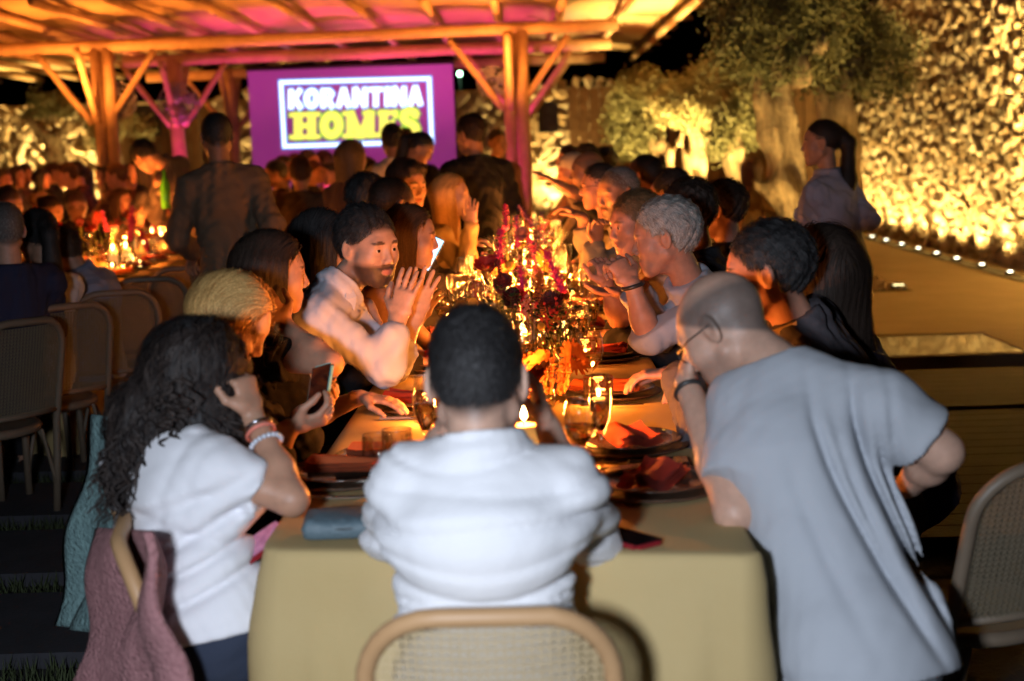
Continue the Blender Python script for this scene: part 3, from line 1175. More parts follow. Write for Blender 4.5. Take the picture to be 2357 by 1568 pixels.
# grey slabs of the path on the left with strips of grass between
pt = tag(thing('garden_path', None, None), kind='structure')
slab = MB().box((0, 0, 0), (1.5, 0.62, 0.05)).mesh('slab', M_PAVE, False)
for i in range(9):
    for j in range(2):
        o = link_mesh('slab', slab, pt, (-1.9 - j * 1.56, 3.6 + i * 0.86, 0.026))
        o.rotation_euler = (0, 0, rnd.uniform(-.01, .01))
V, F = [], []
for i in range(16000):
    r_ = rnd.random()
    x = rnd.uniform(-3.6, -1.0)
    y = 3.6 + rnd.randint(-1, 9) * 0.86 + 0.43 + rnd.uniform(-0.11, 0.11)
    a = rnd.uniform(0, 6.28)
    hgt = rnd.uniform(0.03, 0.075)
    dx, dy = math.cos(a) * 0.004, math.sin(a) * 0.004
    lx, ly = rnd.uniform(-.03, .03), rnd.uniform(-.03, .03)
    n = len(V)
    V += [(x - dx, y - dy, 0), (x + dx, y + dy, 0), (x + lx, y + ly, hgt)]
    F.append((n, n + 1, n + 2))
tag(link_mesh('grass', mesh_np('grass', V, F, mat('grass_blade', (0.045, 0.06, 0.02), 0.8))), kind='stuff')
# terrace on the right, its edge step and a lower deck
TE = 9.15
t_ = tag(thing('terrace', None, None), kind='structure')
tb = MB()
for (x0, x1, y0, y1) in ((0.9, 5.0, 12.72, 24), (0.9, 5.0, 10.15, 12.70), (0.9, 2.0, 9.18, 10.12), (3.15, 5.0, 9.18, 10.12)):
    tb.box(((x0 + x1) / 2, (y0 + y1) / 2, ZT / 2), (x1 - x0, y1 - y0, ZT))
tb.build('terrace_slab', M_TERR, t_, False)
tb = MB()
tb.box((2.95, 9.13, ZT / 2 - 0.002), (4.1, 0.09, ZT), None)
tb.build('edge_strip', mat('edge_stone', (0.12, 0.08, 0.045), 0.85), t_, False)
for i in range(24):
    y = 5.2 + i * 0.16
    plank = MB().box((2.95, y, 0.03 - (0.018 if (i // 8) % 2 else 0)), (4.1, 0.15, 0.05)).build('plank', M_STEP, t_, False)
# glass panel in the terrace edge, pale reflections mottled into its colour
sheet('glass_floor_panel', 2.0, 3.15, 9.18, 10.12, ZT - 0.008, mat('floor_glass', (0.10, 0.09, 0.04), 0.16, noise=(14, 0.9, (0.30, 0.27, 0.10)), bump=(34, 0.35), spec=1.0, coat=0.6))
# gravel bed let into the terrace
sheet('gravel_bed', 1.75, 3.42, 13.0, 15.2, ZT + 0.004, mat('gravel_soil', (0.035, 0.025, 0.016), 0.95))
gv, gf = [], []
for i in range(2600):
    c = Vector((rnd.uniform(1.78, 3.39), rnd.uniform(13.03, 15.17), ZT + 0.012))
    s = rnd.uniform(0.012, 0.03)
    n = len(gv)
    for d in ((1, 0, 0), (-1, 0, 0), (0, 1, 0), (0, -1, 0), (0, 0, 1), (0, 0, -.6)):
        gv.append(c + Vector(d) * s * rnd.uniform(.7, 1.2))
    gf += [(n, n + 2, n + 4), (n + 2, n + 1, n + 4), (n + 1, n + 3, n + 4), (n + 3, n, n + 4)]
tag(link_mesh('gravel', mesh_np('gravel', gv, gf, mat('gravel_stone', (0.20, 0.12, 0.07), 0.7, noise=(60, 0.9, (0.06, 0.035, 0.02))), False)), kind='stuff')
# black hills with a ragged tree line
V, F = [], []
nx = 260
for i in range(nx + 1):
    x = -90 + 180 * i / nx
    h = 9.5 + 3.5 * math.sin(x * 0.05 + 1) + 1.2 * math.sin(x * 0.31) + rnd.uniform(-.5, .8)
    h *= 0.62 if -35 < x < 1 else 1.0
    V += [(x, 62, 0), (x, 66, h * .55), (x, 74 + rnd.uniform(-1, 1), h), (x, 110, h * 0.7)]
for i in range(nx):
    for k in range(3):
        a = i * 4 + k
        F.append((a, a + 4, a + 5, a + 1))
tag(MB().add(V, F).build('hills', mat('hill_scrub', (0.02, 0.025, 0.015), 1.0, spec=0.0), None, False), kind='structure')

# ------------------------------------------------------------------ rubble stone walls
M_STONE = [mat('wall_stone_%s' % n, c, 0.9, noise=(14, 0.8, tuple(x * 0.62 for x in c)), bump=(45, 0.7)) for n, c in (('cream', (0.50, 0.42, 0.30)), ('buff', (0.42, 0.33, 0.22)), ('ochre', (0.36, 0.26, 0.15)))]
M_MORTAR = mat('wall_mortar', (0.34, 0.26, 0.17), 0.95, noise=(18, 0.8, (0.2, 0.14, 0.08)), bump=(30, 0.9))


def rock_mesh(seed, mt):
    r = random.Random(seed)
    bm = bmesh.new()
    for i in range(13):
        v = Vector((r.gauss(0, 1), r.gauss(0, 1), r.gauss(0, 1))).normalized()
        v = Vector([max(-.72, min(.72, c)) for c in v]) * r.uniform(0.85, 1.1)
        bm.verts.new(v * 0.62)
    res = bmesh.ops.convex_hull(bm, input=bm.verts)
    bmesh.ops.delete(bm, geom=[g for g in res['geom_interior'] if isinstance(g, bmesh.types.BMVert)], context='VERTS')
    me = bpy.data.meshes.new('stone')
    bm.to_mesh(me)
    bm.free()
    me.materials.append(mt)
    return me


ROCKS = [rock_mesh(i, M_STONE[i % 3]) for i in range(12)]
ROCK_NP = []
for me in ROCKS:
    v = np.zeros(len(me.vertices) * 3, np.float32)
    me.vertices.foreach_get('co', v)
    ROCK_NP.append((v.reshape(-1, 3), np.array([list(p.vertices) for p in me.polygons], np.int32)))


def stone_wall(label, base_box, origin, along, out, length, height, cell, near_key, skip=None):
    """A wall body faced with separate rubble stones; along and out are unit vectors of the face."""
    w = thing('stone_wall', label, 'wall', origin)
    MB().box(*base_box).build('wall_core', M_MORTAR, w, False)
    along, out = Vector(along), Vector(out)
    spots = []
    z = 0.05
    while z < height:
        hh_ = cell * rnd.uniform(0.75, 1.15)
        s = rnd.uniform(0, cell)
        while s < length:
            ww = cell * rnd.choice((rnd.uniform(0.45, 1.0), rnd.uniform(0.9, 1.6), rnd.uniform(1.5, 2.5)))
            if not (skip and skip(s + ww / 2, z)):
                spots.append((s + ww / 2 + rnd.uniform(-.02, .02), z + hh_ / 2 + rnd.uniform(-.045, .045), ww, hh_ * rnd.uniform(.65, 1.5)))
            s += ww
        z += hh_
    spots.sort(key=near_key)
    bv, bf, bm_, off = [], [], [], 0
    for i, (s, zz, ww, hh_) in enumerate(spots):
        p = along * s + out * rnd.uniform(-0.02, 0.035) + Vector((0, 0, zz))
        k = rnd.randrange(12)
        R = Matrix((along, out, Vector((0, 0, 1)))).transposed() @ Matrix.Rotation(rnd.uniform(-1.2, 1.2), 3, 'Y') @ Matrix.Rotation(rnd.choice((0, PI)), 3, 'Z')
        S = Matrix.Diagonal((ww * 1.02, 0.10 * rnd.uniform(.7, 1.4), hh_ * 1.08))
        if i < 300:
            o = link_mesh('stone', ROCKS[k], w, p)
            o.rotation_mode = 'QUATERNION'
            o.rotation_quaternion = R.to_quaternion()
            o.scale = S[0][0], S[1][1], S[2][2]
        else:
            v, f = ROCK_NP[k]
            bv.append(v @ np.array(R @ S).T + np.array(p))
            bf.append(f + off)
            bm_.append(np.full(len(f), k % 3, np.int32))
            off += len(v)
    if bv:
        me = mesh_np('rubble_facing', np.concatenate(bv), np.concatenate(bf), None, False)
        for mt in M_STONE: me.materials.append(mt)
        me.polygons.foreach_set('material_index', np.concatenate(bm_))
        tag(link_mesh('rubble_facing', me, w), kind='stuff')
    return w


WX = 5.0
stone_wall('tall rubble stone wall lit from the ground along the terrace', ((0.2, 3.0, 1.75), (0.36, 18.0, 3.5)), (WX, 9.5, 0), (0, 1, 0), (-1, 0, 0), 12.6, 3.45, 0.105,
           lambda s: abs(s[0] - 4.7) + abs(s[1] - 1.7) * 1.2)
FY = 23.0
stone_wall('low rubble stone wall behind the pergola and the screen', ((-4.75, 0.2, 1.25), (13.5, 0.36, 2.5)), (0, FY, 0), (1, 0, 0), (0, -1, 0), 1.9, 2.5, 0.15,
           lambda s: s[0])
# the left stretches of that far wall
stone_wall('stone wall panel behind the far left olive tree', ((1.0, 0.2, 1.2), (2.2, 0.1, 2.4)), (-9.0, FY - 0.22, 0), (1, 0, 0), (0, -1, 0), 2.1, 2.42, 0.15, lambda s: s[1])
stone_wall('stone wall panel between the timber fence and the screen', ((0.4, 0.2, 1.2), (0.9, 0.1, 2.4)), (-5.15, FY - 0.22, 0), (1, 0, 0), (0, -1, 0), 0.85, 2.4, 0.15, lambda s: s[1])
stone_wall('stone wall stretch to the right of the screen', ((0.7, 0.2, 1.2), (1.4, 0.1, 2.4)), (-1.42, FY - 0.22, 0), (1, 0, 0), (0, -1, 0), 1.38, 2.4, 0.15, lambda s: s[1])

# timber fences of upright boards
M_FENCE = mat('fence_timber', (0.22, 0.115, 0.045), 0.75, noise=(3, 0.7, (0.12, 0.06, 0.025)), bump=(20, 0.3))


def board_fence(label, x0, x1, y, h, wd=0.16):
    f = thing('timber_fence', label, 'fence', (x0, y, 0))
    b = MB().box((0, 0, h / 2), (wd - 0.014, 0.03, h)).mesh('board', M_FENCE, False)
    n = int((x1 - x0) / wd)
    for i in range(n):
        o = link_mesh('board', b, f, (wd * (i + .5), rnd.uniform(-.006, .006), rnd.uniform(-.02, .01)))
    for q in (0.2, 0.8):
        MB().box(((x1 - x0) / 2, 0.05, h * q), (x1 - x0, 0.05, 0.1)).build('rail', M_FENCE, f, False)
    return f


board_fence('timber board fence behind the left posts of the pergola', -6.85, -5.2, FY - 0.5, 2.35)
board_fence('narrow timber screen at the far left end of the wall', -9.9, -9.05, FY - 0.5, 2.3)
board_fence('tall timber gate boards beside the far olive trees', 0.55, 2.0, FY - 0.5, 2.45)
board_fence('timber fence running behind the lit olive trunks', 2.05, 4.75, FY - 0.9, 2.3)
board_fence('short timber panel under the stone by the right posts', -1.0, -0.15, FY - 0.6, 1.25)

# wall speakers
M_BLACK = mat('black_plastic', (0.012, 0.011, 0.011), 0.5)


def speaker(px, py, wpx, hpx, y, label):
    a = at(px - wpx / 2, py + hpx / 2, y)
    c = at(px + wpx / 2, py - hpx / 2, y)
    w_, h_ = c.x - a.x, c.z - a.z
    s = thing('wall_speaker', label, 'loudspeaker', ((a.x + c.x) / 2, y, a.z))
    MB().box((0, 0, h_ / 2), (w_, 0.28, h_)).build('cabinet', M_BLACK, s, False)
    g = MB()
    for zz, rr in ((0.3, 0.3), (0.72, 0.16)):
        V = [(w_ * rr * math.cos(2 * PI * i / 16), -0.142, h_ * zz + w_ * rr * math.sin(2 * PI * i / 16)) for i in range(16)]
        g.add(V + [(0, -0.15, h_ * zz)], [(i, (i + 1) % 16, 16) for i in range(16)])
    g.build('driver', mat('speaker_cone', (0.03, 0.028, 0.03), 0.6), s)
    MB().box((0, 0.3, h_ * .5), (0.08, 0.34, 0.08)).build('bracket', M_BLACK, s, False)


speaker(1262, 270, 44, 72, FY - 0.75, 'black loudspeaker on the stone wall right of the screen')
speaker(337, 278, 48, 72, FY - 0.95, 'black loudspeaker on the timber fence at the left')

# ------------------------------------------------------------------ projection screen with the sign
SY = 18.6
sa, sb = at(590, 520, SY), at(1041, 146, SY)
SWd, SHt = sb.x - sa.x, sb.z - sa.z
scr = thing('projection_screen', 'purple projection screen showing a boxed two-line logo', 'screen', (sa.x, SY, sa.z))
M_SCR = mat('screen_cloth', (0.22, 0.16, 0.24), 0.8, noise=(2.0, 0.35, (0.18, 0.13, 0.2)), emit=((0.30, 0.018, 0.30), 0.48))
MB().box((SWd / 2, 0.03, SHt / 2), (SWd, 0.04, SHt)).build('screen_sheet', M_SCR, scr, False)
MB().tube([(-.02, 0.03, SHt + .02), (SWd + .02, 0.03, SHt + .02)], 0.035).build('roller_tube', mat('dark_metal', (0.03, 0.03, 0.03), 0.5, 0.8), scr)
for x in (0.08, SWd - 0.08):
    MB().tube([(x, 0.08, SHt * .9), (x, 0.08, -sa.z)], 0.025).build('stand', _mats['dark_metal'], scr)
M_LW = emission('logo_white', (0.66, 0.82, 1.0), 2.4)
M_LB = emission('logo_blue_edge', (0.16, 0.38, 1.0), 1.7)
M_LY = emission('logo_yellow', (0.95, 0.82, 0.12), 1.4)
M_LG = emission('logo_green_edge', (0.28, 0.80, 0.04), 1.0)


def scr_pt(px, py):
    p = at(px, py, SY)
    return Vector((p.x - sa.x, 0, p.z - sa.z))


class Flat:
    """Flat letter strokes laid on the screen in photo-proportioned sign units."""
    def __init__(self): self.q = []

    def seg(self, a, b, w):
        a, b = Vector(a), Vector(b)
        d = (b - a).normalized()
        n = Vector((-d.y, d.x)) * w / 2
        self.q.append([a - n, b - n, b + n, a + n])

    def path(self, pts, w):
        """Joined strokes with round bends."""
        for i in range(len(pts) - 1):
            self.seg(pts[i], pts[i + 1], w)
        for p in pts[1:-1]:
            self.dot(p, w / 2)

    def dot(self, p, r):
        self.q.append([Vector(p) + Vector((math.cos(2 * PI * i / 14), math.sin(2 * PI * i / 14))) * r for i in range(14)])


def letter(ch, x, w, h, sw, serif):
    f = Flat()
    S = sw
    if ch == 'K':
        f.seg((x + S / 2, 0), (x + S / 2, h), S); f.seg((x + S * .8, h * .42), (x + w - S * .35, h), S * .95); f.seg((x + S * 1.1, h * .55), (x + w - S * .3, 0), S)
    elif ch == 'O':
        n = 28
        pts = [(x + w / 2 + (w / 2 - S / 2) * math.cos(2 * PI * i / n), h / 2 + (h / 2 - S * .42) * math.sin(2 * PI * i / n)) for i in range(n + 1)]
        for i in range(n): f.seg(pts[i], pts[i + 1], S)
        for p in pts: f.dot(p, S / 2)
    elif ch == 'R':
        f.seg((x + S / 2, 0), (x + S / 2, h), S)
        f.path([(x + S * .5, h - S * .42), (x + w * .6, h - S * .42), (x + w - S * .55, h * .72), (x + w * .6, h * .46), (x + S * .5, h * .46)], S * .84)
        f.seg((x + w * .45, h * .46), (x + w - S * .4, 0), S)
    elif ch == 'A':
        f.seg((x + S * .4, 0), (x + w / 2, h), S); f.seg((x + w - S * .4, 0), (x + w / 2, h), S); f.seg((x + w * .25, h * .3), (x + w * .75, h * .3), S * .7)
    elif ch == 'N':
        f.seg((x + S / 2, 0), (x + S / 2, h), S); f.seg((x + w - S / 2, 0), (x + w - S / 2, h), S); f.seg((x + S * .5, h), (x + w - S * .5, 0), S)
    elif ch == 'T':
        f.seg((x + w / 2, 0), (x + w / 2, h), S); f.seg((x, h - S * .42), (x + w, h - S * .42), S * .84)
    elif ch == 'I':
        f.seg((x + w / 2, 0), (x + w / 2, h), S)
    elif ch == 'H':
        f.seg((x + w * .24, 0), (x + w * .24, h), S); f.seg((x + w * .76, 0), (x + w * .76, h), S); f.seg((x + w * .24, h / 2), (x + w * .76, h / 2), S * .6)
        for q in (.24, .76):
            for z in (S * .25, h - S * .25): f.seg((x + w * q - S, z), (x + w * q + S, z), S * .5)
    elif ch == 'M':
        f.seg((x + w * .17, 0), (x + w * .17, h), S * .85); f.seg((x + w * .83, 0), (x + w * .83, h), S * .85)
        f.seg((x + w * .17, h), (x + w / 2, 0), S * .85); f.seg((x + w * .83, h), (x + w / 2, 0), S * .85)
        for q in (.17, .83): f.seg((x + w * q - S * .9, S * .25), (x + w * q + S * .9, S * .25), S * .5); f.seg((x + w * q - S * .9, h - S * .25), (x + w * q + S * .4, h - S * .25), S * .5)
    elif ch == 'E':
        f.seg((x + w * .26, 0), (x + w * .26, h), S)
        for z, e in ((S * .3, 1), (h / 2, .74), (h - S * .3, .96)): f.seg((x, z) if z != h / 2 else (x + w * .26, z), (x + w * e, z), S * .56)
        f.seg((x + w - S * .25, 0), (x + w - S * .25, h * .32), S * .5); f.seg((x + w * .93 - S * .2, h), (x + w * .93 - S * .2, h * .7), S * .5); f.seg((x + w * .72, h * .36), (x + w * .72, h * .64), S * .4)
    elif ch == 'S':
        c = [(0.86, .74), (.72, .90), (.48, .95), (.24, .88), (.17, .72), (.30, .58), (.55, .49), (.78, .38), (.84, .24), (.72, .10), (.47, .05), (.25, .10), (.12, .26)]
        f.path([(x + w * a, h * b) for a, b in c], S * .95)
        f.seg((x + w * .86, h * .66), (x + w * .86, h * .98), S * .45); f.seg((x + w * .12, h * .34), (x + w * .12, h * .02), S * .45)
    return f.q


def put_word(name, word, x0, x1, y0, y1, slope, widths, sw, m1, m2, grow):
    """Letters between photo positions x0..x1, baseline y1, each a part with an outline behind it."""
    tot = sum(widths)
    x = x0
    h = y1 - y0
    for ch, wd in zip(word, widths):
        wpx = (x1 - x0) * wd / tot
        Q = letter(ch, 0, wpx * 0.93, h, sw, False)
        for nm, mt, dy, g in ((name, m1, -0.012, 0.0), (name + '_outline', m2, -0.006, grow)):
            mb = MB()
            for qi, q in enumerate(Q):
                c = sum(q, Vector((0, 0))) / len(q)
                P = []
                for p in q:
                    p2 = p + ((p - c).normalized() * g if g else Vector((0, 0)))
                    s = scr_pt(x + p2.x, y1 - p2.y - slope * (x + p2.x - x0))
                    P.append((s.x, dy - qi * 0.00012, s.z))
                mb.add(P, [tuple(range(len(P)))])
            mb.build(nm, mt, scr, False)
        x += wpx


put_word('letter', 'KORANTINA', 664, 976, 206, 251, 0.026, (1.05, 1.12, 1.05, 1.08, 1.12, 1.0, 0.5, 1.12, 1.08), 12.5, M_LW, M_LB, 3.0)
put_word('letter', 'HOMES', 672, 968, 260, 321, 0.026, (1.18, 1.05, 1.4, 0.92, 0.85), 19, M_LY, M_LG, 3.2)
for nm, mt, g, dy in (('logo_frame', M_LW, 3.5, -0.011), ('logo_frame_outline', M_LB, 6.5, -0.005)):
    fm = MB()
    cs = [(647, 190), (988, 181), (994, 326), (655, 337)]
    for i in range(4):
        a, b = Vector(cs[i]), Vector(cs[(i + 1) % 4])
        d = (b - a).normalized()
        n_ = Vector((-d.y, d.x)) * g
        q = [a - n_ - d * g, b - n_ + d * g, b + n_ + d * g, a + n_ - d * g]
        P = [scr_pt(*p) for p in q]
        fm.add([(p.x, dy - i * 0.0002, p.z) for p in P], [(0, 1, 2, 3)])
    fm.build(nm, mt, scr, False)

# ------------------------------------------------------------------ pergola of round logs and reed mats
M_LOG = mat('log_wood', (0.46, 0.30, 0.16), 0.7, noise=(6, 0.8, (0.26, 0.16, 0.08)), bump=(25, 0.4))
M_REED = mat('reed_mat', (0.46, 0.32, 0.16), 0.8, noise=(5, 0.6, (0.34, 0.22, 0.10)), wave=(22, 0.5, 'Y'))
pg = thing('pergola', 'log pergola with reed mat roof lit orange and magenta', 'pergola', (-3, 13, 0))
PO = Vector((-3, 13, 0))


def log(name, a, b, r, parent=pg):
    a, b = Vector(a) - PO, Vector(b) - PO
    n = 7
    pts = [a.lerp(b, i / (n - 1)) + Vector((rnd.uniform(-1, 1), rnd.uniform(-1, 1), rnd.uniform(-1, 1))) * r * (0.12 if 0 < i < n - 1 else 0) for i in range(n)]
    return MB().tube(pts, [r * rnd.uniform(.93, 1.07) for _ in pts], 12).build(name, M_LOG, parent)


ZB = 2.74
rowsY = (15.0, 17.3, 19.8)
# front, middle, rear beams
log('beam', (-7.9, rowsY[0], ZB), (0.9, rowsY[0], ZB + 0.03), 0.066)
log('beam', (-4.9, rowsY[1], ZB), (0.95, rowsY[1], ZB), 0.068)
log('beam', (-5.3, rowsY[2], ZB - 0.05), (1.0, rowsY[2], ZB), 0.072)


def post(px, row, r=0.10, top=ZB, twin=0, br=(1, 1, 1, 1)):
    Y = rowsY[row]
    x = at(px, 300, Y).x
    for k in range(1 + (1 if twin else 0)):
        log('post', (x + k * twin, Y, 0), (x + k * twin, Y, top), r)
    for on_, (dx, dy) in zip(br, ((1, 0), (-1, 0), (0, 1), (0, -1))):
        if on_:
            z0 = 1.95
            log('brace', (x + dx * 0.08, Y + dy * 0.08, z0), (x + dx * 0.62, Y + dy * 0.62, ZB - 0.06), 0.035)


post(232, 0, 0.062, twin=0.12)
post(410, 1, 0.09)
post(536, 2, 0.085)
post(1178, 0, 0.068, twin=0.13)
post(1200, 1, 0.075)
post(1206, 2, 0.09)
for i in range(16):
    x = -8.5 + i * 0.68
    log('rafter', (x, 12.85, ZB + 0.24), (x - 0.1, 23.2, ZB + 0.17), 0.043)
# reed mats, one per bay, sagging a little between rafters
for i in range(15):
    x0 = -8.6 + i * 0.68
    V, F = [], []
    nu, nv = 6, 44
    for k in range(2):
        for j in range(nv + 1):
            y = 12.75 + 10.55 * j / nv
            for q in range(nu + 1):
                t = q / nu
                x = x0 + 0.68 * t - 0.1 * (y - 12.85) / 10.3
                z = ZB + 0.30 + 0.035 * math.sin(PI * t) + 0.018 * math.sin(y * 2.1 + i) + 0.008 * math.sin(y * 9 + i * 3) + k * 0.025
                V.append((x - PO.x, y - PO.y + (rnd.uniform(-.05, .05) if j in (0, nv) else 0), z))
    st_ = (nu + 1) * (nv + 1)
    for k in range(2):
        for j in range(nv):
            for q in range(nu):
                a = k * st_ + j * (nu + 1) + q
                f = (a, a + 1, a + nu + 2, a + nu + 1)
                F.append(f if k else f[::-1])
    MB().add(V, F).build('reed_mat', M_REED, pg)
# ragged reed ends along the right edge
V, F = [], []
for i in range(520):
    y = 12.75 + 10.5 * i / 520
    L = rnd.uniform(0.05, 0.34) * (0.7 + 0.5 * math.sin(y * 2.3) ** 2)
    x = 1.58 - 0.1 * (y - 12.85) / 10.3
    z = ZB + 0.31
    n = len(V)
    V += [(x - PO.x, y - PO.y, z), (x - PO.x, y - PO.y + 0.026, z), (x - PO.x + L, y - PO.y + 0.02, z - 0.02 - L * 0.12), (x - PO.x + L, y - PO.y + 0.004, z - 0.03 - L * 0.12)]
    F.append((n, n + 1, n + 2, n + 3))
tag(MB().add(V, F).build('reed_fringe', M_REED, pg, False), kind='stuff')


# fans on the posts
def post_fan(px, py, y, r, label):
    c = at(px, py, y)
    f = thing('post_fan', label, 'fan', c)
    g = MB()
    for q in (1.0, 0.72, 0.42):
        for dy in (-.05, .05):
            g.tube([(r * q * math.cos(a), dy * (1.2 - q * .6), r * q * math.sin(a)) for a in np.linspace(0, 2 * PI, 25)], 0.006, 5)
    for i in range(16):
        a = 2 * PI * i / 16
        g.tube([(0, -.06, 0), (r * .7 * math.cos(a), -.055, r * .7 * math.sin(a)), (r * math.cos(a), 0, r * math.sin(a))], 0.004, 4)
    g.build('guard', mat('fan_metal', (0.25, 0.25, 0.27), 0.35, 0.9), f)
    for i in range(4):
        a = 2 * PI * i / 4 + .3
        ca, sa_ = math.cos(a), math.sin(a)
        V = [(ca * .04 - sa_ * .03, -.012, sa_ * .04 + ca * .03), (ca * .04 + sa_ * .03, .012, sa_ * .04 - ca * .03), (ca * r * .88 + sa_ * .09, .02, sa_ * r * .88 - ca * .09), (ca * r * .88 - sa_ * .06, -.02, sa_ * r * .88 + ca * .06)]
        MB().add(V, [(0, 1, 2, 3)]).build('fan_blade', mat('fan_blade', (0.18, 0.16, 0.2), 0.4), f, False)
    MB().ball((0, 0.06, 0), 0.06).build('motor', M_BLACK, f)
    MB().tube([(0, .08, 0), (0, .26, -.05)], 0.018).build('arm', M_BLACK, f)


post_fan(272, 232, rowsY[0] + .1, 0.19, 'round fan beside the left pergola post')
post_fan(412, 238, rowsY[1] - .25, 0.24, 'round fan on the magenta lit post')
post_fan(1133, 188, rowsY[0] + .2, 0.16, 'round fan left of the right pergola posts')
lampg = at(1058, 170, 30)
o = MB().ball(lampg, 0.05).build('green_lamp', emission('green_lamp_glow', (0.45, 1.0, 0.55), 14))
tag(o, 'small greenish street lamp in the dark beyond the wall', 'lamp')
dk = MB().tube([lampg - Vector((0, -.1, 4.5)), lampg - Vector((0, -.1, 0.02))], 0.04)
tag(dk.build('lamp_mast', M_BLACK), 'dark mast of the lamp beyond the wall', 'mast')

# ------------------------------------------------------------------ olive trees
M_BARK = mat('olive_bark', (0.36, 0.26, 0.15), 0.9, noise=(14, 1.0, (0.05, 0.03, 0.016)), stretch=(1.0, 1.0, 0.16), bump=(26, 1.0))
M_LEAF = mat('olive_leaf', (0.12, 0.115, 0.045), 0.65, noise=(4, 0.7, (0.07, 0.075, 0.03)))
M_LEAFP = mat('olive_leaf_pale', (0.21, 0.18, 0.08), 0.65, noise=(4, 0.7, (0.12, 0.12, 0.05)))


def trunk_mesh(segs, seed, h=0.02):
    """Gnarled trunk: a field of tapered limbs with deep twisted flutes."""
    r = random.Random(seed)
    ph = [r.uniform(0, 6.28) for _ in range(6)]

    def post_(D, X, Y, Z):
        return D + 0.034 * np.sin(Z * 5 + ph[0] + 14 * X + 4 * np.sin(Z * 2.2 + ph[1])) * np.sin(16 * Y + ph[2] + 3 * Z) + 0.060 * np.abs(np.sin(17 * X + 5 * Y + 3.5 * Z + ph[3])) + 0.012 * np.sin(Z * 21 + 9 * X + ph[4]) - 0.008
    P = [ec(a, b, ra, rb, None, 0.07) for a, b, ra, rb in segs]
    return surface_nets(*build_field(P, h, post_, 0.03))


def crown_mesh(blobs, n, leaf, seed):
    r = np.random.RandomState(seed)
    vol = np.array([b[1][0] * b[1][1] * b[1][2] for b in blobs])
    pick = r.choice(len(blobs), n, p=vol / vol.sum())
    d = r.normal(0, 1, (n, 3))
    d /= np.linalg.norm(d, axis=1, keepdims=True)
    rad = r.uniform(0.25, 1, n) ** 0.5 * (0.86 + 0.28 * np.sin(d[:, 0] * 7 + pick) * np.sin(d[:, 2] * 6 + d[:, 1] * 5))
    rad += (r.rand(n) < 0.12) * r.uniform(0, 0.22, n)
    C = np.array([blobs[i][0] for i in pick], float) + d * rad[:, None] * np.array([blobs[i][1] for i in pick])
    # clumping towards twig centres
    tw = C[r.randint(0, n, n // 26)]
    ti = r.randint(0, len(tw), n)
    C = np.where((r.rand(n) < 0.75)[:, None], tw[ti] + r.normal(0, leaf * 1.5, (n, 3)), C)
    a = r.normal(0, 1, (n, 3)) + np.array([0, 0, 0.35])
    a /= np.linalg.norm(a, axis=1, keepdims=True)
    b = np.cross(a, r.normal(0, 1, (n, 3)))
    b /= np.linalg.norm(b, axis=1, keepdims=True)
    L = leaf * r.uniform(.7, 1.3, n)[:, None]
    V = np.stack([C - a * L, C + b * L * 0.26, C + a * L, C - b * L * 0.26], 1).reshape(-1, 3)
    F = np.arange(n * 4).reshape(-1, 4)
    return V, F


def olive(label, base, segs, blobs, n, leaf, seed, leafmat=M_LEAF, h=0.02):
    t = thing('olive_tree', label, 'tree', base, 0, 'olive trees')
    V, F = trunk_mesh(segs, seed, h)
    link_mesh('trunk', mesh_np('trunk', V, F, M_BARK), t)
    V, F = crown_mesh(blobs, n, leaf, seed)
    link_mesh('crown', mesh_np('crown', V, F, leafmat, False), t)
    return t


def tree_at(label, px, Y, trunk_px, crown_px, n, leaf, seed, lm=M_LEAF, h=0.02, zb=ZT):
    """Trunk as photo polylines of (px, py, radius) and crown as (px, py, half width, half height) clumps, all set at distance Y."""
    base = Vector((at(px, 500, Y).x, Y, zb))
    segs = []
    for line in trunk_px:
        for (x0, y0, r0), (x1, y1, r1) in zip(line, line[1:]):
            a, b = at(x0, y0, Y) - base, at(x1, y1, Y) - base
            a.z, b.z = max(a.z, -0.05), b.z
            segs.append((a, b, r0, r1))
    blobs = []
    r = random.Random(seed)
    sc_ = F_PX / Y
    for (x, y, hw, hh_) in crown_px:
        c = at(x, y, Y) - base
        c.y += r.uniform(-.25, .25)
        blobs.append((tuple(c), (hw / sc_, hw / sc_ * 0.9, hh_ / sc_)))
    return olive(label, base, segs, blobs, n, leaf, seed, lm, h)


tree_at('big gnarled olive tree beside the waitress on the terrace', 1800, 11.0,
        [[(1815, 790, .20), (1808, 600, .17), (1808, 430, .175), (1800, 300, .165), (1800, 190, .15)], [(1800, 300, .12), (1760, 230, .09), (1740, 150, .06)], [(1810, 200, .12), (1880, 110, .08), (1930, 40, .05)], [(1800, 190, .10), (1790, 90, .07), (1770, 0, .05)], [(1770, 470, .05), (1752, 330, .07), (1745, 240, .06)]],
        [(1700, 110, 95, 70), (1790, 60, 120, 90), (1900, 40, 110, 70), (1760, 165, 120, 40), (1680, 20, 70, 60), (1880, 130, 95, 55), (1850, -60, 190, 80)], 15000, 0.030, 21)
tree_at('second olive tree with a hollow trunk behind the waitress', 1935, 12.2,
        [[(1960, 700, .2), (1945, 480, .18), (1925, 330, .2), (1935, 200, .17), (1960, 150, .12)], [(1915, 300, .1), (1895, 210, .06)]],
        [(1950, 120, 120, 75), (2040, 120, 80, 60), (2010, 195, 90, 40), (1990, 60, 110, 60), (1880, 190, 50, 40)], 11000, 0.030, 22)
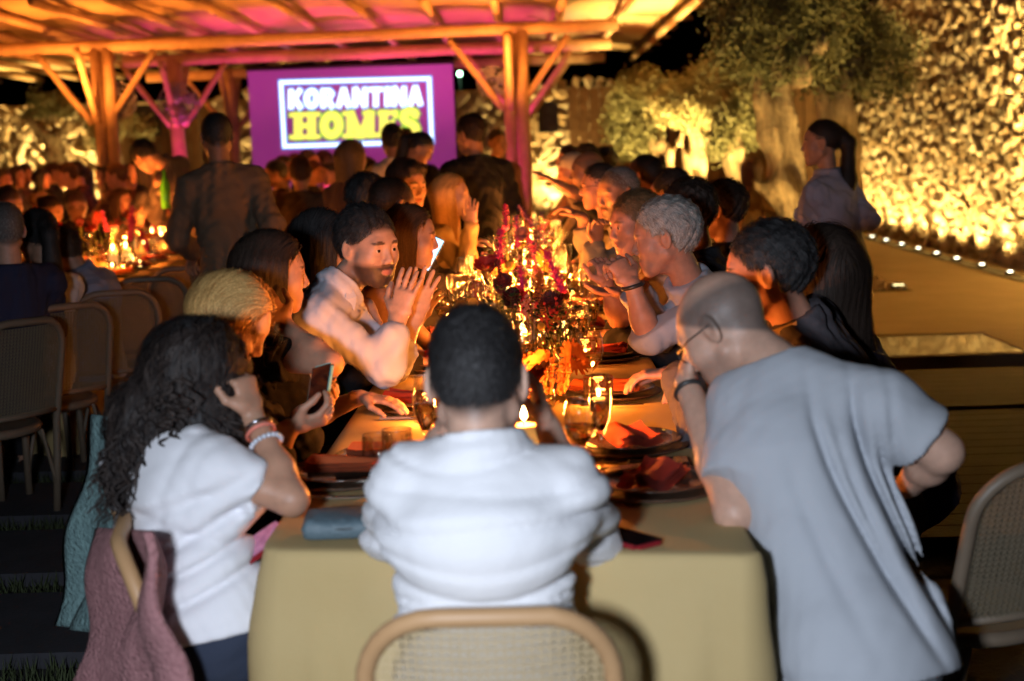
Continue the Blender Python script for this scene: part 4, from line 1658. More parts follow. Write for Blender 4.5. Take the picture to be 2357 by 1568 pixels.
tree_at('bright olive tree on the terrace with a pale floodlit trunk', 1600, 16.5,
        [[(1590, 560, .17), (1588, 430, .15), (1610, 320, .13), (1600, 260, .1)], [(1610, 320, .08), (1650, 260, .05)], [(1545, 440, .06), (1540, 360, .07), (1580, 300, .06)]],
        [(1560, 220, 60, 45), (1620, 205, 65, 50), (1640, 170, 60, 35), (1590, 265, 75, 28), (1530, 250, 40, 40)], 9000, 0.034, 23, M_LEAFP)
tree_at('green olive tree between the floodlit trunk and the big tree', 1690, 15.0,
        [[(1720, 560, .14), (1700, 430, .13), (1690, 350, .1), (1690, 300, .08)], [(1740, 520, .06), (1725, 420, .07)], [(1648, 500, .05), (1660, 370, .05)]],
        [(1700, 240, 70, 60), (1720, 300, 50, 60), (1665, 300, 38, 65), (1700, 180, 60, 40), (1640, 330, 30, 40)], 9000, 0.032, 24)
tree_at('shaded olive tree furthest left on the terrace', 1500, 18.5,
        [[(1512, 520, .12), (1508, 400, .1), (1515, 330, .1), (1480, 300, .06)], [(1515, 335, .06), (1560, 325, .05)]],
        [(1450, 230, 60, 50), (1430, 290, 45, 50), (1480, 190, 55, 35), (1470, 310, 40, 50), (1440, 350, 30, 30)], 8000, 0.036, 25)
tree_at('dark olive tree in front of the lit stone at the far left', 130, 20.5,
        [[(130, 480, .17), (125, 400, .16), (120, 320, .15), (75, 280, .08), (40, 262, .05)], [(120, 320, .11), (170, 280, .07), (200, 262, .05)], [(122, 320, .09), (128, 250, .05)]],
        [(90, 262, 55, 14), (170, 258, 50, 14), (128, 235, 60, 16), (215, 300, 25, 45)], 3000, 0.036, 26, M_LEAF, 0.03, 0.0)
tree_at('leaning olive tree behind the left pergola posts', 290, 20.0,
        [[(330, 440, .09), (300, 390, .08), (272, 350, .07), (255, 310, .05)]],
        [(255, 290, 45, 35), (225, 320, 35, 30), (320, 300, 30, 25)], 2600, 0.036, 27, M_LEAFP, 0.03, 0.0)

# uplights on the walls and trees
M_LENS = emission('uplight_lens', (1.0, 0.95, 0.68), 18)
M_LENSW = emission('uplight_lens_warm', (1.0, 0.85, 0.4), 5)


def uplight(loc, power, aim, label, group, color=GOLD, angle=70, fixture=True, lens=None):
    if fixture:
        t = thing('ground_uplight', label, 'uplight', loc, 0, group)
        MB().lathe([(0.0, 0.0), (0.05, 0.0), (0.055, 0.035), (0.045, 0.045), (0.0, 0.045)], 14).build('housing', M_BLACK, t)
        MB().lathe([(0.0, 0.05), (0.023, 0.049), (0.023, 0.046)], 14).build('lens', lens or M_LENS, t)
    lamp('SPOT', 'uplight_lamp', Vector(loc) + Vector((0, 0, 0.09)), power, color, aim, 0.035, angle, 0.7)


ys = [9.7, 10.8, 11.7, 12.5, 13.3, 14.1, 15.0, 15.9, 16.7, 17.5, 18.3, 19.1, 19.9, 20.7, 21.5]
for i, y in enumerate(ys):
    uplight((WX - 0.34, y, ZT), 190 if y > 13.5 else 3200, (WX + 0.12, y + .1, 1.5), 'small ground uplight in the channel at the foot of the tall wall', 'uplights along the tall stone wall', GOLD, 125)  # the nearer ones, out of view, are boosted to brighten the terrace
ch = MB()
ch.box((WX - 0.34, 15.5, ZT + 0.008), (0.2, 13.0, 0.012))
tag(ch.build('light_channel', mat('channel_dark', (0.02, 0.018, 0.015), 0.5), None, False), 'dark drain channel holding the uplights along the wall foot', 'channel')
for px, p in ((110, 260), (175, 190), (30, 60), (566, 230), (1225, 150), (1290, 260), (1320, 200), (1090, 150), (800, 40), (430, 60)):
    q = at(px, 300, FY - 0.6)
    lamp('SPOT', 'wall_uplight', (q.x, FY - 0.62, 0.1), p * (5.0 if px < 200 else 2.4), GOLD, (q.x, FY - 0.1, 1.6), 0.04, 75, 0.7)
for px, Y, p, aimp in ((1700, 9.7, 70, (1800, 230)), (1850, 10.5, 60, (1815, 330)), (1990, 11.0, 26, (1935, 250)), (1790, 9.6, 85, (1850, 60)), (1585, 15.6, 420, (1605, 260)), (1560, 15.3, 700, (1570, 215)), (1640, 15.4, 480, (1630, 200)), (1715, 13.8, 700, (1700, 260)), (1735, 14.6, 160, (1720, 450)), (1470, 17.3, 650, (1460, 260)), (330, 19.3, 150, (270, 320)), (140, 19.7, 40, (125, 300))):
    a = at(px, 500, Y)
    lamp('SPOT', 'tree_uplight', (a.x, Y, ZT + .1), p * 2.6, GOLD, at(aimp[0], aimp[1], Y + 0.75), 0.05, 62, 0.8)
for dx in (0, 0.09):
    a = on(2060 + dx * 150, 668, ZT)
    uplight((a.x, 13.12, ZT + .004), 6, (a.x, 13.8, 1.5), 'round spotlight set in the gravel bed', 'spotlights in the gravel bed', GOLD, 80, True, M_LENSW)
# ------------------------------------------------------------------ tables and cloths
TH = 0.765
M_CLOTH = mat('table_linen', (0.52, 0.395, 0.195), 0.85, noise=(3, 0.5, (0.46, 0.33, 0.14)), bump=(330, 0.22), spec=0.2)
M_WOOD = mat('table_wood', (0.2, 0.12, 0.06), 0.6)
nl, nr = on(600, 1266, TH), on(1748, 1277, TH)
TXL, TXR, TY0, TY1 = nl.x, nr.x, (nl.y + nr.y) / 2, 12.6
TXC = (TXL + TXR) / 2


def dining_table(label, corners):
    """corners: near left, near right, far right, far left (x, y)."""
    c = [Vector((x, y, 0)) for x, y in corners]
    mid = sum(c, Vector((0, 0, 0))) / 4
    t = thing('dining_table', label, 'table', mid)
    ax = ((c[3] + c[2]) - (c[0] + c[1])).normalized()
    sd = Vector((ax.y, -ax.x, 0))
    L = ((c[3] + c[2]) / 2 - (c[0] + c[1]) / 2).length
    W = (c[1] - c[0]).length
    M = Matrix((sd, ax, Vector((0, 0, 1)))).transposed().to_4x4()
    MB().box((0, 0, TH - 0.035), (W - .03, L - .03, 0.04), M).build('table_top', M_WOOD, t, False)
    for i in (-1, 1):
        for j in np.linspace(-L / 2 + .25, L / 2 - .25, max(2, int(L / 2.2))):
            MB().box((i * (W / 2 - .12), j, (TH - .055) / 2), (0.05, 0.05, TH - .055), M).build('leg', M_WOOD, t, False)


def tablecloth(label, corners, drop_z=0.03, seed=3, step=0.03):
    c = [Vector((x, y)) for x, y in corners]
    r = random.Random(seed)
    per, nor, cd = [], [], []
    for i in range(4):
        a, b = c[i], c[(i + 1) % 4]
        d = (b - a)
        L = d.length
        d = d / L
        n = Vector((d.y, -d.x))
        prev = (c[i] - c[i - 1]).normalized()
        n0 = Vector((prev.y, -prev.x))
        R_ = 0.036
        cc = a - (n0 + n) * R_
        for q in range(6):          # rounded corner
            t = q / 6
            v = (n0 * (1 - t) + n * t).normalized()
            per.append(cc + v * R_)
            nor.append(v)
            cd.append(0)
        m_ = max(3, int((L - 2 * R_) / step))
        for q in range(m_):
            s = R_ + (L - 2 * R_) * q / m_
            per.append(a + d * s)
            nor.append(n)
            cd.append(min(s, L - s))
    N_ = len(per)
    ph = [r.uniform(0, 6.28) for _ in range(4)]
    dist = [0]
    for i in range(1, N_): dist.append(dist[-1] + (per[i] - per[i - 1]).length)
    V, F = [], []
    rings = [(-0.03, TH), (-0.006, TH), (0.003, TH - .004), (0.007, TH - .014)] + [(None, TH - .014 - (TH - drop_z - .014) * k / 16) for k in range(1, 17)]
    for (off, z) in rings:
        for i in range(N_):
            if off is not None:
                o = off
            else:
                t = (TH - z) / (TH - drop_z)
                s = dist[i]
                fold = 0.5 + 0.5 * math.sin(s * 9.0 + ph[0] + 1.2 * math.sin(s * 3.1 + ph[1]))
                fold = fold ** 1.6 * 0.6 + 0.4 * (0.5 + 0.5 * math.sin(s * 21 + ph[2] + 2 * t))
                o = 0.007 + t * 0.02 + t ** 0.75 * 0.055 * fold + 0.004 * math.sin(s * 40 + 9 * t) * t + 0.007 * math.sin(s * 13 + z * 17 + ph[3]) * math.sin(s * 5.3 - z * 9) * min(1, t * 6) + math.exp(-(cd[i] / 0.10) ** 2) * (0.045 * t ** 0.9) * (0.75 + 0.25 * math.cos(cd[i] * 45))
            if off is None:
                o += t * .04 * (math.exp(-((cd[i] - .09 - .12 * t) / .022) ** 2) - .5 * math.exp(-((cd[i] - .15 - .13 * t) / .03) ** 2) + .6 * math.exp(-((cd[i] - .26 - .05 * t) / .02) ** 2))
            p = per[i] + nor[i] * o
            V.append((p.x, p.y, z))
    for k in range(len(rings) - 1):
        for i in range(N_):
            j = (i + 1) % N_
            F.append((k * N_ + i, (k + 1) * N_ + i, (k + 1) * N_ + j, k * N_ + j)[::-1])
    # top as a grid
    ins = []
    for i in range(4):
        a, b, z_ = c[i], c[(i + 1) % 4], c[i - 1]
        d1, d0 = (b - a).normalized(), (a - z_).normalized()
        ins.append(a + (d1 - d0) * 0.012)
    nx, ny = 10, max(4, int((c[3] - c[0]).length / .2))
    o_ = len(V)
    for j in range(ny + 1):
        for i in range(nx + 1):
            p = ins[0].lerp(ins[1], i / nx).lerp(ins[3].lerp(ins[2], i / nx), j / ny)
            V.append((p.x, p.y, TH - 0.001))
    for j in range(ny):
        for i in range(nx):
            a = o_ + j * (nx + 1) + i
            F.append((a, a + 1, a + nx + 2, a + nx + 1))
    o = MB().add(V, F).build('tablecloth', M_CLOTH)
    return tag(o, label, 'tablecloth')


main_c = [(nl.x, nl.y), (nr.x, nr.y), (TXR, TY1), (TXL, TY1)]
dining_table('long dining table at the centre under a beige cloth', [(TXL, max(nl.y, nr.y) + .03), (TXR, max(nl.y, nr.y) + .03), (TXR, TY1), (TXL, TY1)])
tablecloth('beige tablecloth draped over the near end of the long central table', main_c)


# ------------------------------------------------------------------ cane chairs
def cane_chair(label, loc, rotz, tone='oak', top=0.788):
    t = thing('cane_chair', label, 'chair', loc, rotz, 'cane chairs')
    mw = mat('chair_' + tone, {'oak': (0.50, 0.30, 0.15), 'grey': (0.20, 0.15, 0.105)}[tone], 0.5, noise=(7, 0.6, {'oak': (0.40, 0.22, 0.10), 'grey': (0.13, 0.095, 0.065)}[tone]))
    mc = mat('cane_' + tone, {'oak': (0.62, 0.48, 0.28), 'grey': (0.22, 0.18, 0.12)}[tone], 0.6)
    zs, zt, hw, rc = 0.445, top, 0.205, 0.13

    def by(x, z): return -0.20 - 0.10 * (z - zs) / 0.43 - 0.035 * (1 - (x / hw) ** 2)
    pts = [(-hw + 0.015, -0.17, 0.0), (-hw + .006, -0.195, 0.30), (-hw, by(-hw, zs), zs)]
    for z in np.linspace(zs + .08, zt - rc, 4): pts.append((-hw, by(-hw, z), z))
    for a in np.linspace(PI, 0, 15)[1:-1]:
        x = (hw - rc) * (1 if a < PI / 2 else -1) + rc * math.cos(a)
        z = zt - rc + rc * math.sin(a)
        pts.append((x, by(x, z), z))
    for z in np.linspace(zt - rc, zs + .08, 4): pts.append((hw, by(hw, z), z))
    pts += [(hw, by(hw, zs), zs), (hw - .006, -0.195, 0.30), (hw - 0.015, -0.17, 0.0)]
    MB().tube(pts, 0.0165, 10).build('back_frame', mw, t)
    MB().tube([(-hw, by(-hw, zs + .05), zs + .055), (0, by(0, zs + .05), zs + .055), (hw, by(hw, zs + .05), zs + .055)], 0.013, 8).build('lower_rail', mw, t)

    def inside(x, z):
        if abs(x) > hw - .012 or z < zs + .06 or z > zt - .012: return False
        if z > zt - rc and abs(x) > hw - rc:
            return (abs(x) - (hw - rc)) ** 2 + (z - (zt - rc)) ** 2 < (rc - .012) ** 2
        return True
    cm = MB()

    def strip(p0, p1, w, lift):
        pts_ = [(p0[0] + (p1[0] - p0[0]) * i / 40, p0[1] + (p1[1] - p0[1]) * i / 40) for i in range(41)]
        run = [p for p in pts_ if inside(*p)]
        if len(run) < 2: return
        a, b = run[0], run[-1]
        n = 4
        q = [(a[0] + (b[0] - a[0]) * i / n, a[1] + (b[1] - a[1]) * i / n) for i in range(n + 1)]
        cm.tube([(x, by(x, z) + lift, z) for x, z in q], w, 4, False)
    p = 0.0145
    for i in range(-15, 16):
        for e in (-.0022, .0022): strip((i * p + e, zs), (i * p + e, zt), 0.0011, 0)
    for k in range(32):
        z = zs + .05 + k * p
        for e in (-.0022, .0022): strip((-hw, z + e), (hw, z + e), 0.0011, .001)
    for k in range(-30, 31):
        strip((k * p - .3, zs - .05), (k * p + .25, zs + .5), 0.0010, .002)
        strip((k * p + .3, zs - .05), (k * p - .25, zs + .5), 0.0010, -.001)
    tag(cm.build('cane_webbing', mc, t), kind='stuff')
    # seat ring with cane top
    sv = [(0.215 * math.cos(a) * (1.0 if math.sin(a) < 0 else 1.02), 0.02 + 0.215 * math.sin(a), zs - .02) for a in np.linspace(0, 2 * PI, 33)[:-1]]
    MB().tube(sv + [sv[0], sv[1]], 0.021, 8, False).build('seat_ring', mw, t)
    MB().add([(x * .97, (y - .02) * .97 + .02, zs - .005) for x, y, _ in sv] + [(x * .97, (y - .02) * .97 + .02, zs - .02) for x, y, _ in sv],
             [tuple(range(32)), tuple(range(63, 31, -1))] + [(i, 32 + i, 32 + (i + 1) % 32, (i + 1) % 32) for i in range(32)]).build('seat', mc, t, False)
    for s in (-1, 1):
        MB().tube([(s * .15, .17, zs - .03), (s * .165, .19, .25), (s * .175, .205, 0)], [0.018, 0.0165, 0.013], 10).build('front_leg', mw, t)
        arc = [(s * (hw - .012) * (1 - .30 * math.sin(q)) , -0.19 + .0 * q, 0.16 + 0.26 * math.sin(q)) for q in np.linspace(0, PI / 2, 7)]
        MB().tube(arc, 0.009, 6).build('bent_brace', mw, t)
        arc = [(s * (hw - .018), -0.185 + 0.17 * (1 - math.cos(q)) , 0.16 + 0.265 * math.sin(q)) for q in np.linspace(0, PI / 2, 7)]
        MB().tube(arc, 0.009, 6).build('bent_brace', mw, t)
    return t


base_chair = cane_chair('cane back chair of the man at the head of the table', (at(1122, 1500, 2.2).x, 2.49, 0), 0.0)
base_grey = None
dup(base_chair, (-0.56, 2.86, 0), math.radians(-80), 'cane chair with a pink cardigan under the curly haired woman')
dup(base_chair, (-0.76, 3.46, 0), math.radians(-84), 'cane chair with a teal knit under the blonde woman')
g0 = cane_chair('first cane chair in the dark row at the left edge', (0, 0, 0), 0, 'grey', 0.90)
q = at(2215, 1430, 3.0)
a_ = math.radians(24)
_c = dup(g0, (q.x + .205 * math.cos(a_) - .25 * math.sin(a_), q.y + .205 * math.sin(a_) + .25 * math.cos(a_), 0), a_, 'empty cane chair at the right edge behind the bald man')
_c.scale = (1.0, 1.0, 0.91)
lch = [(40, 870, 5.75, -8), (152, 800, 6.35, -20), (268, 765, 6.95, -38), (345, 720, 7.7, -45), (430, 690, 8.4, -50)]
lb = ['first cane chair in the dark row, cut by the left edge', 'second cane chair in the dark row behind the ponytail woman', 'third cane chair in the dark row, beside the pale jacket', 'fourth cane chair in the dark row, in shadow', 'last cane chair in the dark row below the blazer man']
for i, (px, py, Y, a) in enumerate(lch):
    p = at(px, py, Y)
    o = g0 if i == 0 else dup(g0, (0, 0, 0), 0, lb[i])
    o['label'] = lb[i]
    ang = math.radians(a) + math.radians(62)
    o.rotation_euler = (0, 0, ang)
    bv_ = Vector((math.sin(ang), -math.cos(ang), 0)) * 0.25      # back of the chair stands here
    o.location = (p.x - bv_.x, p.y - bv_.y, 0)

# ------------------------------------------------------------------ other candlelit tables
lt_c = [on(40, 760, TH), on(238, 655, TH), on(425, 560, TH), on(150, 545, TH)]
lt = [(-3.42, 7.3), (-2.47, 7.2), (-3.02, 13.6), (-4.0, 13.5)]
dining_table('candlelit table on the left behind the chair row', lt)
tablecloth('beige cloth of the left table behind the chair row', lt, 0.03, 5, 0.06)
ft = [(-5.7, 12.3), (-4.85, 12.3), (-4.95, 17.5), (-5.8, 17.5)]
dining_table('furthest table at the left under the pergola', ft)
tablecloth('beige cloth of the furthest table at the left', ft, 0.03, 6, 0.08)
ct = [(-2.35, 12.6), (-1.55, 12.6), (-1.6, 16.6), (-2.4, 16.6)]
dining_table('far table in front of the screen', ct)
tablecloth('beige cloth of the far table in front of the screen', ct, 0.03, 8, 0.08)

# ------------------------------------------------------------------ glassware, candles, plates (each kind modelled once)
M_GL = mat_glass('clear_glass', (0.97, 0.97, 0.95), 0.5)
M_GLH = mat_glass('candle_glass', (0.98, 0.96, 0.92), 0.4)
M_WINE = mat_drink('champagne', (0.98, 0.80, 0.42))
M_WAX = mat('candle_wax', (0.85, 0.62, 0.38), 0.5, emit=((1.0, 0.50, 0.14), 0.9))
M_FLAME = emission('candle_flame', (1.0, 0.62, 0.20), 60)
GM = {}


def glass_kinds():
    GM['flute'] = (MB().lathe([(0.0, 0.003), (0.030, 0.002), (0.031, 0.005), (0.006, 0.012), (0.004, 0.03), (0.004, 0.085), (0.010, 0.098), (0.022, 0.13), (0.027, 0.165), (0.0255, 0.20), (0.022, 0.230), (0.0228, 0.2325), (0.0212, 0.2325), (0.0208, 0.228)], 20).mesh('flute_bowl', M_GL),
                   MB().lathe([(0.0, 0.10), (0.010, 0.101), (0.0205, 0.13), (0.0255, 0.165), (0.0, 0.1651)], 18).mesh('drink', M_WINE))
    GM['wine'] = (MB().lathe([(0.0, 0.003), (0.034, 0.002), (0.035, 0.005), (0.007, 0.012), (0.0045, 0.03), (0.0045, 0.09), (0.014, 0.10), (0.033, 0.125), (0.040, 0.155), (0.038, 0.185), (0.032, 0.208), (0.033, 0.2105), (0.0308, 0.2105), (0.0304, 0.206)], 22).mesh('wine_bowl', M_GL),
                  MB().lathe([(0.0, 0.104), (0.014, 0.104), (0.0315, 0.125), (0.0375, 0.147), (0.0, 0.1471)], 18).mesh('drink', M_WINE))
    GM['tumbler'] = (MB().lathe([(0.0, 0.004), (0.030, 0.003), (0.034, 0.010), (0.038, 0.05), (0.037, 0.085), (0.035, 0.093), (0.036, 0.0955), (0.0338, 0.0955), (0.0334, 0.09), (0.035, 0.05), (0.031, 0.012), (0.0, 0.010)], 22).mesh('tumbler_body', M_GL),
                     MB().lathe([(0.0, 0.008), (0.030, 0.008), (0.035, 0.035), (0.0, 0.0351)], 18).mesh('drink', mat_drink('water', (0.98, 0.97, 0.94))))


glass_kinds()
NMG = {'flute': 'champagne_flute', 'wine': 'wine_glass', 'tumbler': 'water_tumbler'}


def glass(kind, p, label, group=None, full=True, sc=1.0):
    t = thing(NMG[kind], label, 'glass', p, rnd.uniform(0, 6), group)
    t.scale = (sc,) * 3
    link_mesh('bowl', GM[kind][0], t)
    if full: link_mesh('drink', GM[kind][1], t)
    return t


CAN = {}
for nm, r_, hh_ in (('pillar', 0.036, 0.11), ('stub', 0.036, 0.055)):
    CAN[nm] = (MB().lathe([(0.0, 0.0), (r_, 0.0), (r_, hh_ - .004), (r_ * .9, hh_), (r_ * .55, hh_ - .006), (0, hh_ - .008)], 18).mesh('wax', M_WAX),
               MB().tube([(0, 0, hh_ - .01), (0.001, 0, hh_ + .012)], 0.0015, 5).mesh('wick', M_BLACK),
               MB().lathe_s([(0, -1.0), (.55, -.82), (.95, -.45), (1, -.15), (.8, .25), (.45, .62), (.15, .9), (0, 1)], 10, (0, 0, hh_ + .028), 0.022, (.42, .42, 1)).mesh('flame', M_FLAME), hh_)
CAN['tea'] = (MB().lathe([(0.0, 0.0), (0.02, 0.0), (0.02, 0.014), (0, 0.013)], 12).mesh('wax', M_WAX), MB().tube([(0, 0, .012), (0, 0, .02)], .001, 4).mesh('wick', M_BLACK),
              MB().lathe_s([(0, -1.0), (.8, -.5), (1, -.1), (.5, .55), (0, 1)], 8, (0, 0, .030), 0.014, (.5, .5, 1)).mesh('flame', M_FLAME), .02)
HOLD = {'cylinder': MB().lathe([(0.0, 0.004), (0.056, 0.003), (0.058, 0.01), (0.058, 0.20), (0.056, 0.202), (0.0555, 0.012)], 26).mesh('cylinder_glass', M_GLH),
        'jar': MB().lathe([(0.0, 0.003), (0.042, 0.003), (0.046, 0.02), (0.046, 0.075), (0.044, 0.085), (0.043, 0.02)], 20).mesh('jar_glass', M_GLH),
        'votive': MB().lathe([(0.0, 0.003), (0.026, 0.003), (0.032, 0.05), (0.031, 0.055), (0.026, 0.008)], 16).mesh('votive_glass', M_GLH)}


def candle(kind, holder, p, label, group, power=0.0, hl_=None):
    p = Vector(p)
    t = thing('candle', label, 'candle', p + Vector((0, 0, 0.006)), rnd.uniform(0, 6), group)
    wax, wick, fl, ht = CAN[kind]
    link_mesh('wax', wax, t)
    link_mesh('wick', wick, t)
    link_mesh('flame', fl, t)
    if holder:
        o = link_mesh('candle_holder', HOLD[holder], None, p)
        tag(o, hl_ or ('clear glass round the ' + label), 'candle holder', 'glass candle holders')
    if power:
        lamp('POINT', 'candle_light', p + Vector((0, 0, ht + .045)), power * (17.0 if abs(p.x - TXC) < .5 else 9.0), WARM, None, 0.018)


PLM = {}
M_PLATE = mat_glass('smoked_plate', (0.62, 0.50, 0.40), 0.5)
M_CHARGER = mat('wicker_charger', (0.10, 0.055, 0.03), 0.55, noise=(60, 0.7, (0.05, 0.028, 0.014)), bump=(140, 0.7))
M_CUT = mat('steel_cutlery', (0.55, 0.5, 0.45), 0.22, 1.0)
PLM['charger'] = MB().lathe([(0.0, 0.004), (0.10, 0.004), (0.135, 0.009), (0.158, 0.016), (0.16, 0.013), (0.135, 0.003), (0.1, 0.0), (0.0, 0.0)], 30).mesh('charger_rim', M_CHARGER)
PLM['plate'] = MB().lathe([(0.0, 0.010), (0.085, 0.010), (0.105, 0.016), (0.138, 0.024), (0.140, 0.022), (0.107, 0.012), (0.085, 0.006), (0.0, 0.006)], 30).mesh('plate_disc', mat('dark_plate', (0.09, 0.05, 0.035), 0.18, coat=.4))
M_NAP = [mat('napkin_red', (0.52, 0.05, 0.018), 0.85, bump=(250, 0.3)), mat('napkin_rust', (0.62, 0.13, 0.035), 0.85, bump=(250, 0.3)), mat('napkin_wine', (0.34, 0.03, 0.015), 0.85, bump=(250, 0.3))]


def napkin_mesh(seed, mt):
    r = random.Random(seed)
    V, F = [], []
    nx, ny = 14, 8
    for lay in range(3):
        off = len(V)
        for side in (0, 1):
            for j in range(ny + 1):
                for i in range(nx + 1):
                    u_, v_ = i / nx - .5, j / ny - .5
                    x = u_ * (0.21 - lay * .012) + lay * .008 * math.sin(3 * v_)
                    y = v_ * (0.115 - lay * .01)
                    z = 0.004 + lay * 0.007 + 0.007 * math.sin(u_ * 5 + lay + seed) * (0.4 + v_) + 0.006 * math.sin(v_ * 9 + seed) + 0.006 * max(0, abs(u_) - .33) * (1 + lay) * 2 + side * 0.0035
                    V.append((x, y, max(z, 0.001 + side * .003)))
        st = (nx + 1) * (ny + 1)
        for j in range(ny):
            for i in range(nx):
                a = off + j * (nx + 1) + i
                F += [(a, a + nx + 1, a + nx + 2, a + 1), (a + st, a + st + 1, a + st + nx + 2, a + st + nx + 1)]
    return MB().add(V, F).mesh('napkin', mt)


NAPS = [napkin_mesh(i, M_NAP[i % 3]) for i in range(6)]
fk = MB()
fk.box((0, -.03, .004), (0.010, 0.12, 0.003)).box((0, .045, .005), (0.022, 0.03, 0.003))
for i in (-1, 0, 1): fk.box((i * .008, .075, .005), (.003, .04, .002))
FORK = fk.mesh('fork', M_CUT, False)
KNIFE = MB().box((0, -.05, .005), (.014, .09, .006)).box((0, .055, .004), (.018, .12, .0025)).mesh('knife', M_CUT, False)


def setting(x, y, rot, who, k, glasses=True):
    """One place laid at the edge of the table: charger, plate, napkin, fork, knife, glasses."""
    z = TH + 0.002
    M = Matrix.Rotation(rot, 4, 'Z')
    g = 'place settings of the long table'
    for nm, me, dz, cat, lab in (('charger', PLM['charger'], 0, 'charger', 'dark woven charger set before ' + who), ('plate', PLM['plate'], 0.006, 'plate', 'dark glossy plate on the charger before ' + who)):
        o = link_mesh(nm, me, None, (x, y, z + dz))
        tag(o, lab, cat, g)
    o = link_mesh('napkin', NAPS[k % 6], None, (x + rnd.uniform(-.015, .015), y + rnd.uniform(-.015, .015), z + 0.024))
    o.rotation_euler = (0, 0, rot + rnd.uniform(-.5, .5) + (PI / 2 if k % 3 else 0))
    tag(o, ('red', 'rust orange', 'wine red')[k % 3] + ' cloth napkin folded on the plate before ' + who, 'napkin', g)
    for nm, me, dx, cat in (('fork', FORK, -.19, 'fork'), ('knife', KNIFE, .19, 'knife')):
        v = M @ Vector((dx, 0, 0))
        o = link_mesh(nm, me, None, (x + v.x, y + v.y, z))
        o.rotation_euler = (0, 0, rot + rnd.uniform(-.06, .06))
        tag(o, 'steel %s beside the plate of %s' % (nm, who), cat, g)
    if glasses:
        for i, (kd, dx, dy) in enumerate((('flute', .10, .22), ('wine', .17, .27), ('tumbler', .02, .26))):
            v = M @ Vector((dx + rnd.uniform(-.02, .02), dy + rnd.uniform(-.03, .03), 0))
            glass(kd, (x + v.x, y + v.y, z), '%s standing in front of %s' % ({'flute': 'slim champagne flute', 'wine': 'stemmed wine glass', 'tumbler': 'low water tumbler'}[kd], who), 'glasses along the long table', rnd.random() < .8)


ZTAB = TH + 0.002
left_names = ['the woman with the phone', 'the woman in black', 'the man in the light shirt', 'the woman in the green dress', 'the short haired man at the left', 'the far blonde woman', 'a far guest at the left', 'the last guest at the left']
right_names = ['the bald man', 'the man in the cream collar', 'the grey haired man', 'the red faced man', 'the bearded laughing man', 'the woman with glasses', 'the man reaching out', 'the man in the cap']
for i, nm in enumerate(left_names):
    setting(TXL + 0.185, 3.42 + i * 0.78, -PI / 2, nm, i + 1, i > 1)
for i, nm in enumerate(right_names):
    setting(TXR - 0.185, 3.52 + i * 0.78, PI / 2, nm, i, i > 0)
p = on(812, 1108, ZTAB)
setting(p.x - .02, p.y + .02, -PI / 2, 'the curly haired woman', 1, False)
p = on(1505, 1128, ZTAB)
setting(p.x, p.y, 0.12, 'the phone at the near right corner', 2, False)

# glasses of the near end, set where they stand in the photograph
for kd, px, py, sc_, lab in (('flute', 984, 1085, 1.0, 'champagne flute left of the ear of the seated man'), ('wine', 1018, 1065, .95, 'wine glass half hidden by the ear of the seated man'),
                        ('tumbler', 872, 1090, 1.0, 'empty tumbler above the left shoulder of the white shirt'), ('tumbler', 917, 1078, 1.02, 'second tumbler above the white shirt shoulder'),
                        ('wine', 1340, 1120, .95, 'large wine glass right of the raised hand'), ('flute', 1386, 1088, 1.0, 'tall champagne flute right of the large wine glass'),
                        ('tumbler', 1303, 818, 1.08, 'squat tumbler beside the yellow stems'), ('flute', 1346, 835, .95, 'flute half full behind the squat tumbler'), ('wine', 1362, 925, 1.0, 'wide wine glass behind the orange gerberas'),
                        ('flute', 1309, 700, 1.0, 'flute close to the magenta spike'), ('flute', 1326, 722, 1.0, 'flute leading the right hand row by the open palm'), ('tumbler', 1312, 752, 1.0, 'tumbler below the pair of flutes'),
                        ('flute', 1069, 668, 1.0, 'flute at the clasped hands of the man'), ('flute', 1090, 690, 1.0, 'second flute at the clasped hands'), ('tumbler', 1105, 742, 1.1, 'tumbler behind the yellow ball flower')):
    glass(kd, on(px, py, ZTAB), lab, 'glasses along the long table', True, sc_)

# candles of the long table
cand = [('pillar', 'cylinder', 1172, 738, 3.4, 'pillar candle in a wide glass left of the magenta spike'), ('pillar', 'cylinder', 1222, 722, 3.4, 'tall pillar candle glowing behind the magenta spike'),
        ('stub', 'cylinder', 1204, 806, 2.4, 'low candle in the wide glass above the head of the man'), ('stub', 'jar', 1208, 1030, 2.6, 'candle in a jar between the head and the raised hand')]
for kd, hd, px, py, pw, lab in cand:
    candle(kd, hd, on(px, py, ZTAB), lab, 'candles on the long table', pw)
k = 0
for y in np.arange(6.9, 12.4, 0.62):
    x = TXC + rnd.uniform(-.10, .10)
    candle('pillar' if k % 2 else 'stub', 'cylinder', (x, y, ZTAB), 'pillar candle in a glass cylinder among the far flowers', 'candles on the long table', 3.6 if k % 2 == 0 else 2.6)
    k += 1
for i in range(105):  # votive flames added as stand-ins for glints on the far glasses
    y = rnd.uniform(5.6, 12.4)
    x = TXC + rnd.uniform(-.26, .30)
    candle('tea', 'votive', (x, y, ZTAB), 'added votive flame imitating a glint among the far glasses', 'added votive flames on the long table', 0)
for x, y, lb_ in ((-.24, 3.95, 'candle jar before the woman in black'), (.25, 4.15, 'candle jar before the man in the cream collar'), (-.22, 4.75, 'candle jar before the man in the light shirt'), (.24, 5.0, 'candle jar before the grey haired man'), (-.24, 5.6, 'candle jar before the woman in green'), (.25, 5.9, 'candle jar before the red faced man'), (-.2, 6.5, 'candle jar before the short haired man at the left'), (.24, 6.7, 'candle jar before the bearded man')):  # tea lights added to cast more glow on the guests
    candle('tea', 'jar', (TXC + x, y, ZTAB), 'added tea light in the ' + lb_, 'added tea lights in jars on the long table', 0.42, 'added glass jar, ' + lb_)
